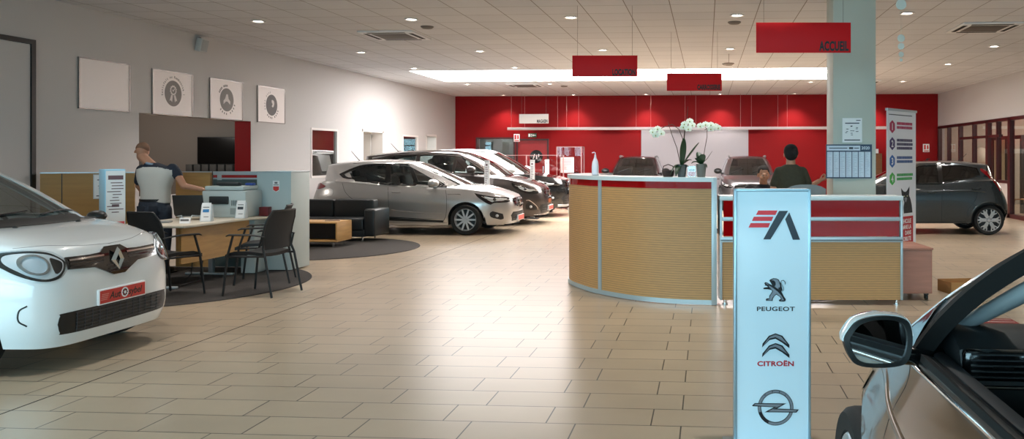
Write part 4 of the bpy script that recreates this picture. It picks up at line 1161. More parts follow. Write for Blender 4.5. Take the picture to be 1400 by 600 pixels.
# ---- two compact SUVs facing the camera in front of the red wall
def suv(name, label, X, Y, paint):
    t = thing(name, label, 'car', (X, Y, 0), -pi / 2)
    sp = dict(L=4.2, W=1.76, wb=2.6, fo=.86, R=.33, gap=.05, step=.08, nf=3.4, nr=7, flare=.03, rimr=.72,
        zt=[(-2.1, 1.04), (0, 1.0), (.8, .99), (1.2, .96), (1.7, .90), (2.1, .82)],
        front=[(.2, -.12), (.3, -.03), (.45, 0), (.65, 0), (.78, -.03), (.9, -.12)],
        rear=[(.2, .14), (.4, .02), (.7, .0), (1.0, .05), (1.1, .08)],
        side=[(-.1, .93), (0, .955), (.3, .985), (.62, 1.0), (.8, .98), (1.0, .92), (1.3, .87)],
        bottom=[(-2.1, .30), (1.6, .24), (2.1, .22)], zg=[(-2.0, 1.06), (0, 1.02), (.8, 1.0), (1.3, 1.0)],
        roof=[(-1.95, 1.45), (-1.3, 1.51), (-.5, 1.54), (0, 1.52), (.3, 1.46)],
        gbase=(-1.95, 1.10, .77), gedge=(-1.88, .26, .57), crown=.045, hoodpow=1.7, ngf=5, ngr=4, glass_rear_x=-1.5, seatx=-.1)
    c = Car(sp, t, paint); c.wheels('multi', n=5, width=.2); c.inside_trim()
    w1 = smooth_poly([(.76, 1.03, 1), (.1, 1.40, 1), (-.36, 1.42, 1), (-.35, 1.03, 1)], 2); w2 = smooth_poly([(-.44, 1.03, 1), (-.45, 1.42, 1), (-1.3, 1.38, 1), (-1.4, 1.1, 1)], 2)
    out = [(.99, .98), (.18, 1.45), (-.5, 1.48), (-1.8, 1.42), (-1.9, 1.08), (0, 1.0)]
    lamp = smooth_poly([(-.35, .72, 1), (.1, .78), (.38, .88, 1), (.34, .78), (.1, .69), (-.25, .65)], 3)
    dress(c, paint, out, [w1, w2], None, lamp,
        grille=smooth_poly([(-.46, .76, 1), (0, .78), (.46, .76, 1), (.40, .60), (0, .56), (-.40, .60)], 3),
        intake=[(-.55, .40), (-.48, .48), (.48, .48), (.55, .40), (.46, .27), (-.46, .27)], tail=[(-1.8, .98), (-2.0, 1.0), (-2.0, .8), (-1.9, .8)],
        seams=[[(.72, .98), (.76, .7), (.72, .3)]], mirror=(.62, 1.03), mirror_m=M_BLACKP, handles=[(-.2, .85)], sig=[(-.3, .70), (.1, .75), (.32, .83)], badge=.68)
    for y in (-.53, .53): c.line('roof_rail', [(-1.6, y), (-.8, y), (-.05, y)], 'top', mat('silver_plastic', '#b5b7b8', .4, metal=.4), width=.03, off=.045, high=.01)
    for sg, y0 in ((-1, -.5), (1, .12)):
        wmb = MB(); P_ = [c.hit((1.0 - .04 * k, y0 - .02 + k * .09), 'top')[0] + Vector((0, 0, .012)) for k in range(5)]; wmb.tube(P_, .008); wmb.build('wiper', M_BLACKP, t)
    return c
suv('sport_utility_vehicle', 'grey compact SUV facing the camera beyond the seated man at reception', 1.22, 24.35, PAINT['grey'])
suv('sport_utility_vehicle', 'dark compact SUV facing the camera behind the orchids on the counter', -2.08, 24.35, PAINT['black'])
# ---- bronze car with white roof, right foreground, driver's door beside the camera
def fore():
    t = thing('bronze_car', 'dark bronze car with a white-capped door mirror in the right foreground', 'car', (1.37, 1.62, 0), pi / 2)
    WR = mat('pearl_white_paint', '#dfe3e4', .25, coat=1)
    sp = dict(L=4.1, W=1.78, wb=2.55, fo=.80, R=.32, gap=.05, step=.04, nf=3.2, nr=7, flare=.03, rimr=.72,
        zt=[(-2.05, 1.0), (-1.0, .975), (0, .955), (.6, .94), (.9, .90), (1.2, .85), (1.6, .79), (2.05, .70)],
        front=[(.15, -.12), (.25, -.03), (.4, 0), (.6, -.02), (.7, -.06), (.8, -.12)],
        rear=[(.2, .14), (.4, .02), (.7, .0), (1.0, .05), (1.1, .08)],
        side=[(-.1, .93), (0, .955), (.3, .985), (.62, 1.0), (.8, .975), (1.0, .915), (1.3, .88)],
        bottom=[(-2.05, .26), (1.6, .2), (2.05, .17)], zg=[(-2.0, 1.03), (0, .985), (.6, .99), (1.0, .98)],
        roof=[(-1.95, 1.33), (-1.2, 1.42), (-.4, 1.45), (0, 1.435), (.3, 1.39)],
        gbase=(-1.9, 1.02, .80), gedge=(-1.8, .18, .60), crown=.045, hoodpow=1.5, ngf=10, ngr=4, glass_rear_x=-1.5, seatx=-.28, fbow=.03, glassmat=glass('clear_car_glass', (.84, .87, .86), refl=.5))
    c = Car(sp, t, PAINT['bronze'], WR); c.wheels('multi', n=5, width=.2)
    w1 = smooth_poly([(.60, 1.0, 1), (.52, 1.09), (.36, 1.22), (.14, 1.345), (-.08, 1.375, 1), (-.5, 1.385, 1), (-.5, 1.0, 1)], 4)
    w2 = smooth_poly([(-.6, 1.0, 1), (-.6, 1.38, 1), (-1.2, 1.33), (-1.5, 1.2, 1), (-1.4, 1.03, 1)], 3)
    out = smooth_poly([(.90, .95, 1), (.80, 1.035), (.50, 1.235), (.20, 1.385), (-.1, 1.415, 1), (-.8, 1.42), (-1.7, 1.33, 1), (-1.85, 1.05, 1), (-1.0, .97), (.3, .955)], 5)
    for v in ('left', 'right'):
        c.patch('window_frame', out, v, mat('door_frame_taupe', '#37302b', .3, coat=.4), off=.006, thick=.03, holes=[[(.05 + (a - .05) * 1.035, 1.19 + (b_ - 1.19) * 1.07) for a, b_ in w1], w2], res=.025)
        inn = [(.64, .985), (.55, 1.10), (.38, 1.24), (.15, 1.365), (-.08, 1.392), (-.54, 1.40), (-.54, .985)]
        c.patch('window_seal', smooth_poly([(a, b, 1) for a, b in inn], 1), v, mat('rubber_seal', '#040505', .9), off=.020, thick=.045, holes=[w1], res=.022)
        c.line('roof_strip', [(.16, 1.39), (-.1, 1.42), (-.8, 1.43), (-1.6, 1.35)], v, WR, width=.05, off=.012, high=.012)
        # sail panel behind the mirror
        c.patch('sail_panel', smooth_poly([(.86, .965, 1), (.62, 1.13, 1), (.66, .975, 1)], 2), v, M_GLOSSB, off=.013, thick=.02)
        c.line('belt_chrome', [(.68, .955), (.3, .965), (-.4, .975), (-1.2, .985)], v, M_CHROME, width=.016, off=.012, high=.003)
        c.line('belt_seal', [(.66, .982), (.3, .985), (-.5, .99)], v, M_BLACKP, width=.035, off=.014, high=.006)
        c.line('door_seam', [(.70, .95), (.66, .9), (.70, .78), (.715, .6), (.70, .4), (.62, .24)], v, M_BLACKP, off=.0008, width=.006)
        c.line('door_seam', [(-.55, .96), (-.52, .6), (-.54, .24)], v, M_BLACKP, off=.0008, width=.006)
        c.line('wing_crease', [(1.9, .72), (1.4, .80), (1.0, .84), (.7, .80), (.2, .77), (-.6, .76)], v, PAINT['bronze'], width=.03, off=.002, high=.006)
        c.line('bonnet_seam', [(1.0, .915), (1.3, .865)], v, M_BLACKP, width=.005, off=.001)
    # the driver's window is wound down: no pane in that opening
    gb = bmesh.new(); gb.from_mesh(c.glass.data)
    bmesh.ops.delete(gb, geom=[f for f in gb.faces if (lambda q: q.y > .5 and -.62 < q.x < .62)(f.calc_center_median())], context='FACES'); gb.to_mesh(c.glass.data); gb.free()
    c.handle(-.35, .84, M_CHROME)
    c.pillar(radians(41), radians(48.3), WR, off=.013); c.pillar(radians(48), radians(50.5), mat('door_frame_taupe'), off=.010, name='pillar_cover')
    lamp = smooth_poly([(-.25, .68, 1), (.1, .72), (.38, .78, 1), (.35, .70), (.1, .62), (-.15, .61)], 3)
    for v in ('fl', 'fr'): c.patch('headlight', lamp, v, M_GLOSSB, off=.006, thick=.015)
    c.patch('front_grille', smooth_poly([(-.4, .6, 1), (0, .62), (.4, .6, 1), (.3, .4), (-.3, .4)], 2), 'front', M_GLOSSB, off=.006)
    # ---- cabin
    DK = M_CABIN
    mb = MB()
    mb.box(-1.7, .75, -.74, .74, .22, .30)
    mb.build('cabin_floor', DK, t, smooth=30)
    for sg, nm in ((1, 'door_panel'), (-1, 'door_panel')):
        p = MB()
        p.prism([(.66, .985), (.60, .998), (-.5, 1.0), (-.5, .5), (.55, .5)], 'xz', sg * .755 - .02, sg * .755 + .02, bevel=.008)
        p.prism([(.58, .90), (-.5, .93), (-.5, .84), (.50, .80)], 'xz', sg * .70 - .03, sg * .70 + .03, bevel=.01)
        p.build(nm, mat('door_trim', '#23262a', .55), t, smooth=40)
    # dashboard: padded top sweeping across, instrument hood, vents
    d = MB()
    prof = [(.98, .965), (.85, 1.02), (.68, 1.06), (.56, 1.06), (.50, 1.03), (.47, .94), (.50, .86), (.44, .76), (.5, .5), (.98, .5)]
    d.prism(prof, 'xz', -.73, .73, bevel=.015)
    d.ell((.55, .34, 1.06), (.13, .17, .05))
    d.build('dashboard', mat('dashboard_black', '#15181a', .5), t, smooth=40)
    for y0, y1 in ((.545, .725), (-.725, -.545), (-.18, .0), (.02, .16)):
        v = MB(); v.box(.465, .50, y0, y1, .955, 1.035, bevel=.012)
        o = v.build('air_vent', M_GLOSSB, t, smooth=40)
        for k in range(5): MB().box(.458, .467, y0 + .015, y1 - .015, .968 + k * .014, .971 + k * .014).build('vent_fin', mat('vent_fin', '#4b4e50', .3, metal=.6), o)
        MB().box(.452, .462, (y0 + y1) / 2 - .025, (y0 + y1) / 2 + .025, .992, .998).build('vent_slider', M_CHROME, o)
    MB().tube([(.468, .73, .942), (.464, .4, .942), (.464, 0, .942), (.464, -.4, .942), (.468, -.73, .942)], .005, 8).build('chrome_trim', M_CHROME, t)
    MB().box(.43, .46, -.16, .16, 1.04, 1.17, bevel=.012).build('centre_screen', M_GLOSSB, t, smooth=40)
    sw = MB(); tilt = Matrix.Translation((.20, .36, .95)) @ Matrix.Rotation(radians(68), 4, 'Y')
    sw.lathe([(.165 + .017 * cos(a), .017 * sin(a)) for a in [2 * pi * i / 10 for i in range(10)]], 36, tilt, close=True)
    sw.lathe([(0, .025), (.055, .02), (.07, -.01), (0, -.03)], 20, tilt); sw.box(-.02, .02, -.155, .155, -.008, .012, M=tilt, bevel=.005)
    sw.build('steering_wheel', M_BLACKP, t, smooth=50)
    for sg in (1, -1):
        st = MB(); M_ = Matrix.Translation((-.42, sg * .37, .5)) @ Matrix.Rotation(radians(-16), 4, 'Y')
        st.box(-.08, .07, -.24, .24, 0, .62, bevel=.06, M=M_, seg=3); st.box(-.02, .52, -.25, .25, -.14, .05, bevel=.06, M=Matrix.Translation((-.40, sg * .37, .5)), seg=3)
        st.box(-.05, .05, -.13, .13, .65, .83, bevel=.04, M=M_, seg=3); st.build('front_seat', M_SEAT, t, smooth=40)
    # pale lining of both windscreen pillars and the roof
    PL = mat('pale_headlining', '#a9b4b8', .8)
    for sg in (1, -1):
        MB().tube([(.72, sg * .665, 1.04), (.60, sg * .635, 1.10), (.42, sg * .595, 1.19), (.22, sg * .555, 1.285), (.02, sg * .53, 1.345), (-.3, sg * .52, 1.36)], [.024, .032, .036, .036, .036, .034], 10, flat=.6).build('pillar_lining', PL, t, smooth=60)
        MB().prism([(.30, 1.345), (.05, 1.36), (.05, 1.335), (.27, 1.315)], 'xz', sg * .1, sg * .45, bevel=.006).build('sun_visor', PL, t)
    MB().box(.33, .36, -.10, .10, 1.27, 1.325, bevel=.012).tube([(.35, 0, 1.32), (.30, 0, 1.375)], .012).build('interior_mirror', M_BLACKP, t, smooth=40)
    # ---- door mirrors
    for sg in (1, -1):
        # outline of the glass side in (lateral, z); lateral measured outwards
        if sg > 0:
            lat0 = .945
        lat0 = .945
        face = [(.0, .065), (.01, .115), (.045, .135), (.11, .14), (.165, .128), (.195, .098), (.205, .072), (.190, .03), (.165, .004), (.11, -.006), (.04, -.004), (.012, .014)]
        face = smooth_poly(face, 4)
        cz = .985; cy = .83
        def ringpts(k, xx, drop=0):
            c0 = (.10, .066)
            return [Vector((xx - (p[0] - c0[0]) * .22, sg * (cy + c0[0] + (p[0] - c0[0]) * k * .88), cz + c0[1] - .004 + (p[1] - c0[1]) * k * .9 + drop)) for p in face]
        x0 = .485
        shell = MB()
        shell.grid([ringpts(.82, x0 + .008), ringpts(.86, x0), ringpts(1.0, x0), ringpts(1.02, x0 + .008), ringpts(1.02, x0 + .03), ringpts(.98, x0 + .06), ringpts(.86, x0 + .09), ringpts(.6, x0 + .115), ringpts(.25, x0 + .125), ringpts(.02, x0 + .127)], closed=True)
        o = shell.build('door_mirror', M_BLACKP, t, smooth=60)
        cap = MB(); rows = []
        n = len(face)
        top = [i for i in range(n) if face[i][1] > .068]
        def arc(k, xx): 
            R_ = ringpts(k, xx); return [R_[i] for i in top]
        cap.grid([arc(1.0, x0 + .006), arc(1.04, x0 + .006), arc(1.065, x0 + .016), arc(1.07, x0 + .035), arc(1.03, x0 + .066), arc(.89, x0 + .093), arc(.62, x0 + .119), arc(.25, x0 + .13)])
        cap.build('mirror_cap', WR, o, smooth=60)
        gl = MB(); gl.bm.faces.new([gl.bm.verts.new(p) for p in ringpts(.84, x0 + .004)]); gl.build('mirror_glass', mat('mirror_silver', '#c9cdd0', .02, metal=1), o, smooth=0)
        ar = MB(); ar.tube([(x0 + .05, sg * (cy + .04), cz + .02), (x0 + .09, sg * (cy - .03), cz + .0), (x0 + .16, sg * (cy - .10), cz - .005)], [.035, .03, .028], 12, flat=.7); ar.build('mirror_arm', M_GLOSSB, o, smooth=60)
        MB().tube([(x0 + .03, sg * (cy + .186), cz + .07), (x0 + .07, sg * (cy + .176), cz + .068), (x0 + .1, sg * (cy + .15), cz + .066)], .005).build('indicator_strip', mat('indicator_pale', '#9aa0a2', .3), o)
    return c
FC = fore()
# ================================================================== left sales area
M_OAK = noisy(mat('light_oak', '#b98f57', .45), 3, .12, axis=(1, 1, 9))
M_OAKD = noisy(mat('oak_screen', '#a3793e', .5), 2, .10, axis=(1, 1, 8))
M_TOP = mat('desk_top_cream', '#cfc6b4', .4)
M_GREYP = mat('pale_grey_panel', '#b3c0c0', .5)
M_CHAIR = mat('chair_black', '#17181a', .5)
M_CARPET = noisy(mat('round_carpet', '#37322f', .95), 60, .2, bump=.3)
def rug(x, y, r, label):
    tag(MB().cyl((0, 0, .001), (0, 0, .010), r, r - .008, seg=72).build('round_rug', M_CARPET, None, (x, y, 0), smooth=30), label, 'rug', 'round dark rugs')
rug(-6.53, 9.2, 1.72, 'round dark grey rug under the sales desk and black chairs')
rug(-6.40, 13.0, 1.62, 'round dark grey rug under the black sofa and low table')

# screens
t = thing('office_screen', 'tall oak veneered screen behind the sales desk at left', 'partition', (-7.97, 9.98, 0), atan2(.55, 1.24))
MB().box(-.54, .50, -.02, .02, .02, 1.305).build('panel', M_OAKD, t, smooth=0)
MB().box(-.54, .50, -.025, .025, 1.305, 1.318).build('top_edge', M_ALU, t, smooth=0)
MB().box(-.31, -.30, -.022, -.019, .02, 1.3).build('panel_joint', M_BLACKP, t, smooth=0)
t = thing('office_screen', 'oak screen section with a sheet beside the standing man, left of printer', 'partition', (-7.0, 10.60, 0))
MB().box(-.22, .27, -.02, .02, .02, 1.305).build('panel', M_OAK, t, smooth=0); MB().box(-.22, .27, -.025, .025, 1.305, 1.318).build('top_edge', M_ALU, t, smooth=0)
t = thing('office_screen', 'grey-green screen with a red strip behind the white printer', 'partition', (-6.35, 10.64, 0))
MB().box(-.36, .385, -.02, .02, .02, 1.21).build('panel', mat('screen_teal_grey', '#4a5755', .6), t, smooth=0)
MB().box(-.36, .385, -.028, .028, 1.27, 1.318).box(-.36, .385, -.028, .028, 1.21, 1.232).box(-.30, -.24, -.03, .03, 1.2, 1.318).build('rail', M_ALU, t, smooth=0)
MB().box(-.36, .385, -.022, .022, 1.232, 1.27).build('red_strip', mat('red_laminate', '#a01216', .25, coat=.4), t, smooth=0)
t = thing('end_cabinet', 'tall pale grey end cabinet with a small red shield sticker beside the sales desk', 'cabinet', (-5.68, 10.62, 0))
MB().box(-.27, .20, -.25, .25, .02, 1.31, bevel=.004).build('body', M_GREYP, t)
MB().box(-.275, .205, -.255, .255, 1.31, 1.325, bevel=.003).build('top', M_ALU, t)
st = MB(); st.prism([(-.05, 1.2), (.04, 1.2), (.04, 1.075), (-.005, 1.05), (-.05, 1.075)], 'xz', -.253, -.251); s_ = st.build('shield_sticker', M_WHITE, t, smooth=0)
MB().prism([(-.045, 1.125), (.035, 1.125), (.035, 1.08), (-.005, 1.057), (-.045, 1.08)], 'xz', -.2545, -.2532).build('red_field', M_RED, s_, smooth=0)
MB().box(-.04, .03, -.2545, -.2532, 1.14, 1.15).box(-.025, .015, -.2545, -.2532, 1.16, 1.185).build('sticker_print', mat('print_grey', '#6b6b6b', .5), s_, smooth=0)

# sales desk
t = thing('sales_desk', 'oak fronted sales desk with a cream top and curved edge, left side', 'desk', (-6.4, 9.2, 0))
top = smooth_poly([(.53, -.46, 1), (.56, -.2), (.58, .5), (.66, .85), (.86, 1.12, 1), (.2, 1.12, 1), (-.30, .9, 1), (-.30, -.46, 1)], 5)
MB().prism(top, 'xy', .712, .742, bevel=.006).build('desk_top', M_TOP, t)
fr = MB(); pth = [(.47, -.42), (.49, -.2), (.50, .5), (.56, .80)]
pf = resamp(smooth_poly(pth, 5, False), .1, False)
fr.grid([[Vector((x, y, .30)) for x, y in pf], [Vector((x, y, .705)) for x, y in pf], [Vector((x - .02, y, .705)) for x, y in pf], [Vector((x - .02, y, .30)) for x, y in pf], [Vector((x, y, .30)) for x, y in pf]])
fr.build('modesty_panel', M_OAK, t, smooth=50)
for y in (-.36, .75):
    MB().box(-.25, .38, y - .03, y + .03, .012, .04, bevel=.008).box(.06, .12, y - .03, y + .03, .04, .712, bevel=.008).build('leg', M_ALU, t)
MB().box(.42, .60, .85, 1.1, .02, .70, bevel=.005).build('side_panel', M_GREYP, t)
MB().tube([(.2, .2, .30), (.25, .1, .12), (.28, -.1, .03), (.2, -.4, .025), (.25, -.7, .025)], .006, 6).tube([(.15, .5, .30), (.2, .35, .1), (.3, .2, .03), (.3, -.2, .025)], .006, 6).build('cable', M_BLACKP, t, smooth=60)
DT = .743
# printer
t = thing('printer', 'large white office printer behind the desk under the red strip', 'printer', (-6.14, 10.14, DT))
MB().box(-.30, .28, -.19, .20, .0, .34, bevel=.015).box(-.28, .24, -.17, .18, .345, .40, bevel=.015).build('body', mat('printer_white', '#b6c2c2', .45), t)
MB().box(-.20, .06, -.205, -.188, .17, .27, bevel=.01).build('output_slot', mat('printer_dark', '#25292b', .5), t)
MB().box(-.14, .16, -.21, -.12, .385, .425, bevel=.012, M=Matrix.Rotation(radians(-8), 4, 'X')).build('control_panel', mat('printer_dark'), t)
MB().box(.08, .24, -.196, -.188, .04, .12).build('vent_panel', mat('printer_vent', '#8f9a9a', .5), t)
for k in range(6): MB().box(.10 + k * .022, .105 + k * .022, -.2, -.195, .15, .22).build('vent_slot', mat('printer_dark'), t)
tag(MB().box(-.05, .05, -.04, .04, 0, .03, bevel=.008).build('tape_dispenser', mat('blue_plastic', '#23489a', .35), None, (-5.94, 10.20, DT + .404)), 'small blue object lying on top of the white printer', 'dispenser')
# laptop seen from behind
t = thing('laptop', 'black laptop with open lid facing away on the sales desk', 'laptop', (-6.33, 9.55, DT + .009), radians(12))
MB().box(-.17, .17, -.02, .20, .04, .055, bevel=.004).build('keyboard_base', mat('laptop_black', '#1a1c1e', .4), t)
MB().box(-.175, .175, -.008, .004, 0, .25, bevel=.004, M=Matrix.Translation((0, -.02, .055)) @ Matrix.Rotation(radians(14), 4, 'X')).build('lid', mat('laptop_black'), t)
wr = MB()
for x in (-.15, .15): wr.tube([(x, .18, .0), (x, .0, .035), (x * .4, -.10, .05), (x * .3, -.12, .0)], .008)
wr.tube([(-.15, .0, .035), (.15, .0, .035)], .008); wr.build('stand', M_ALU, t, smooth=60)
# pen tray, card holder, leaflet racks
tag(MB().box(-.20, .20, -.09, .07, 0, .018, bevel=.005).build('keyboard', mat('keyboard_grey', '#8b8e8f', .5), None, (-6.50, 9.1, DT), (0, 0, radians(20))), 'grey keyboard lying on the near end of the sales desk', 'keyboard')
t = thing('card_holder', 'small white card holder standing at the desk edge beside the laptop', 'card holder', (-6.06, 9.05, DT), radians(15))
MB().prism([(-.03, 0), (.03, 0), (.005, .065), (-.005, .065)], 'yz', -.055, .055).build('holder', mat('sticker_white', '#e9e9e9', .4), t, smooth=0)
MB().box(-.045, .045, -.0205, -.019, .015, .05).build('print', mat('print_grey'), t, smooth=0)
def leaflets(label, x, y, rz, ink):
    t = thing('leaflet_holder', label, 'leaflet holder', (x, y, DT), rz, 'leaflet holders on the desk')
    MB().prism([(-.05, 0), (.05, 0), (.045, .10), (.02, .20), (.008, .20)], 'yz', -.062, .062, bevel=.002).build('holder', mat('frosted_plastic', '#c9d2d6', .2), t)
    for k in range(2):
        MB().box(-.052 + k * .004, .052, -.008 - k * .006, -.004 - k * .006, .005, .225 - k * .02, M=Matrix.Translation((0, -.038, 0)) @ Matrix.Rotation(radians(-12), 4, 'X')).build('leaflet', M_WHITE, t, smooth=0)
    Mx = Matrix.Translation((0, -.038, 0)) @ Matrix.Rotation(radians(-12), 4, 'X')
    MB().box(-.035, .035, -.0165, -.0145, .11, .145, M=Mx).build('leaflet_picture', ink, t, smooth=0)
    MB().box(-.035, .035, -.0165, -.0145, .165, .175, M=Mx).box(-.02, .035, -.0165, -.0145, .05, .058, M=Mx).build('leaflet_print', mat('print_grey'), t, smooth=0)
leaflets('white leaflet holder with a blue picture on the desk before the printer', -5.99, 9.35, radians(12), mat('ink_blue', '#3a7fb5', .5))
leaflets('white leaflet holder with a dark box picture at the far desk end', -5.86, 9.86, radians(5), mat('ink_dark', '#3b4147', .5))
tag(MB().box(-.06, .06, -.05, .05, 0, .12, bevel=.006).build('card_box', mat('dark_red_box', '#5d1018', .4), None, (-5.76, 10.24, DT)), 'small dark red box at the back of the desk by the grey cabinet', 'box')
# notice on the screen
def notice(x, y, z, w_, h_, label, parent_rz=0, bg_=M_WHITE, frame=None, seed=1, face=-1, loc_rot=None, accent=None):
    t = thing('notice_sheet', label, 'notice', (x, y, z), parent_rz)
    MB().box(-w_ / 2, w_ / 2, -.003, 0, -h_ / 2, h_ / 2).build('sheet', bg_, t, smooth=0)
    if frame: 
        f = MB(); e = .008
        for a in ((-w_ / 2 - e, -w_ / 2, -h_ / 2 - e, h_ / 2 + e), (w_ / 2, w_ / 2 + e, -h_ / 2 - e, h_ / 2 + e), (-w_ / 2, w_ / 2, h_ / 2, h_ / 2 + e), (-w_ / 2, w_ / 2, -h_ / 2 - e, -h_ / 2)): f.box(a[0], a[1], -.006, .002, a[2], a[3])
        f.build('frame', frame, t, smooth=0)
    r = random.Random(seed); p = MB()
    p.box(-w_ * .36, w_ * .36, -.0042, -.003, h_ * .27, h_ * .31)
    p.box(w_ * .2, w_ * .42, -.0042, -.003, h_ * .39, h_ * .42)
    for (a, b) in ((0, .14), (0, .0), (-.25, .05), (.28, .08), (-.25, -.08), (0, -.16), (.28, -.06)):
        for q in range(2):
            u = a + r.uniform(-.06, .06); v = b + r.uniform(-.04, .04); p.box((u - .05) * w_, (u + .05) * w_, -.0042, -.003, (v - .012) * h_, (v + .012) * h_)
    p.box(-w_ * .4, w_ * .4, -.0042, -.003, -h_ * .42, -h_ * .38)
    p.build('print', accent or mat('print_dark', '#3c3f4a', .6), t, smooth=0)
    return t
notice(-7.80, 10.03, 1.13, .255, .30, 'white printed notice fixed to the oak screen at left', atan2(.55, 1.24), frame=mat('frame_pale', '#c5ccd0', .4), seed=3)

# free-standing totem with leaflet beside the white car
t = thing('display_stele', 'narrow pale blue display stand with a printed sheet beside the white car', 'display stand', (-5.70, 7.42, 0), radians(52))
MB().box(-.085, .085, -.09, .11, .03, 1.40, bevel=.006).build('column', mat('stele_blue', '#9fd0e6', .3, coat=.3), t)
MB().box(-.15, .15, -.14, .14, 0.0, .03, bevel=.005).build('base', M_ALU, t)
MB().box(-.078, .08, -.0945, -.090, .80, 1.385).build('sheet', M_WHITE, t, smooth=0)
p = MB(); r = random.Random(5)
p.box(-.06, .065, -.0957, -.0945, 1.30, 1.34)
for k in range(11):
    z = 1.27 - k * .028; a = r.uniform(-.07, -.02); b_ = r.uniform(.02, .07); p.box(a, b_, -.0957, -.0945, z - .004, z + .004)
p.box(-.03, .03, -.0957, -.0945, 1.04, 1.065)
p.build('print', mat('print_brownish', '#6d5258', .6), t, smooth=0)
MB().box(-.072, .074, -.0957, -.0945, .83, .90).build('red_print', mat('print_red', '#e0565c', .5), t, smooth=0)

# visitor chairs
def chair(label, x, y, rz):
    t = thing('visitor_chair', label, 'chair', (x, y, .016), rz, 'black visitor chairs')
    # faces +x; seat 0.46 high
    sm = MB(); rows = []
    for i in range(9):
        u = i / 8; xx = -.22 + .46 * u; zz = .455 + .012 * sin(u * pi) - (.03 * max(0, u - .8) / .2)
        rows.append([Vector((xx, -.22 + .44 * v, zz + .015 * (2 * v - 1) ** 2)) for v in [k / 6 for k in range(7)]])
    sm.grid(rows); r2 = [[p - Vector((0, 0, .035)) for p in r] for r in rows]; sm.grid(r2)
    for edge in (lambda R: R[0], lambda R: R[-1], lambda R: [q[0] for q in R], lambda R: [q[-1] for q in R]): sm.grid([edge(rows), edge(r2)])
    sm.build('seat', M_CHAIR, t, smooth=50)
    bk = MB(); rows = []; rows2 = []
    for i in range(11):
        u = i / 10; zz = .50 + .42 * u; w_ = .215 + .02 * sin(pi * u) - .03 * max(0, u - .8) / .2; xx = -.23 - .09 * u + .03 * sin(pi * u)
        rows.append([Vector((xx - .035 * (1 - (2 * v - 1) ** 2), -w_ + 2 * w_ * v, zz)) for v in [k / 8 for k in range(9)]])
    rows2 = [[p - Vector((.008, 0, 0)) for p in r] for r in rows]
    bk.grid(rows); bk.grid(rows2)
    for edge in (lambda R: R[0], lambda R: R[-1], lambda R: [q[0] for q in R], lambda R: [q[-1] for q in R]): bk.grid([edge(rows), edge(rows2)])
    bk.build('backrest', mat('chair_mesh', '#202225', .7), t, smooth=60)
    MB().tube([rows[k][0] + Vector((-.004, 0, 0)) for k in range(11)] + [Vector(p) for p in rows[-1]] + [rows[10 - k][8] + Vector((-.004, 0, 0)) for k in range(11)], .011, 8).build('back_frame', M_CHAIR, t, smooth=60)
    for sg in (-1, 1):
        MB().tube([(.24, sg * .255, .0), (.19, sg * .245, .43), (.12, sg * .245, .655)], .0125, 8).build('leg', M_CHAIR, t, smooth=60)
        MB().tube([(-.36, sg * .255, .0), (-.27, sg * .245, .44), (-.24, sg * .235, .52)], .0125, 8).build('leg', M_CHAIR, t, smooth=60)
        MB().tube([(-.27, sg * .25, .645), (-.1, sg * .26, .665), (.16, sg * .255, .66), (.20, sg * .25, .645)], [.012, .022, .022, .012], 8, flat=.5).tube([(-.24, sg * .235, .52), (-.26, sg * .25, .65)], .011, 8).build('armrest', M_CHAIR, t, smooth=60)
        MB().tube([(.195, sg * .245, .425), (-.27, sg * .245, .435)], .011, 8).build('side_rail', M_CHAIR, t, smooth=60)
    return t
chair('black mesh-backed armchair on the round rug, nearest the aisle, facing the desk', -4.93, 8.62, radians(172))
chair('black mesh-backed armchair at the near end of the desk beside the white car', -5.82, 8.40, radians(74))
chair('black mesh-backed armchair mostly hidden behind the aisle chair near the grey cabinet', -5.36, 9.42, radians(200))

# sofa
M_LEATH = mat('black_leather', '#1b1e20', .42)
t = thing('sofa', 'black leather two-seat sofa with chrome feet in front of the silver hatchback', 'sofa', (-6.85, 14.05, .0))
for k in (-1, 1):
    MB().box(k * .385 - .375, k * .385 + .375, -.02, .62, .20, .42, bevel=.03, seg=3).build('seat_cushion', M_LEATH, t, smooth=50)
    MB().box(k * .385 - .375, k * .385 + .375, .44, .66, .40, .73, bevel=.03, seg=3, M=None).build('back_cushion', M_LEATH, t, smooth=50)
for k in (-1, 1): MB().box(k * .87 - .10, k * .87 + .10, -.02, .68, .10, .585, bevel=.035, seg=3).build('armrest', M_LEATH, t, smooth=50)
MB().box(-.78, .78, .0, .66, .09, .22, bevel=.01).build('base', M_LEATH, t)
for sx in (-1, 1):
    for sy in (.05, .6): MB().cyl((sx * .72, sy, .01), (sx * .72, sy, .10), .018, seg=14).build('leg', M_CHROME, t)
# coffee table
t = thing('coffee_table', 'low oak coffee table with an open shelf in front of the sofa', 'table', (-6.72, 13.35, 0))
MB().box(-.60, .60, -.28, .28, .405, .43, bevel=.003).build('table_top', M_OAK, t)
MB().box(-.60, .60, -.28, .28, .10, .125, bevel=.003).build('shelf', M_OAK, t)
for k in (-1, 1): MB().box(k * .59 - .012, k * .59 + .012, -.28, .28, .12, .41, bevel=.002).build('side_panel', M_OAK, t)
MB().box(-.55, .55, .0, .02, .125, .405).build('back_panel', mat('table_back_black', '#1c1c1d', .6), t)  # near-black panel set across the open shelf
for sx in (-1, 1):
    for sy in (-.2, .2): MB().cyl((sx * .5, sy, .01), (sx * .5, sy, .10), .018, seg=14).build('leg', M_CHROME, t)
tag(MB().box(-.12, .12, -.09, .09, 0, .012, bevel=.002).build('magazine', mat('magazine_cover', '#8c6f58', .4), None, (-6.34, 13.38, .431), (0, 0, .4)), 'magazine lying on the coffee table', 'magazine')

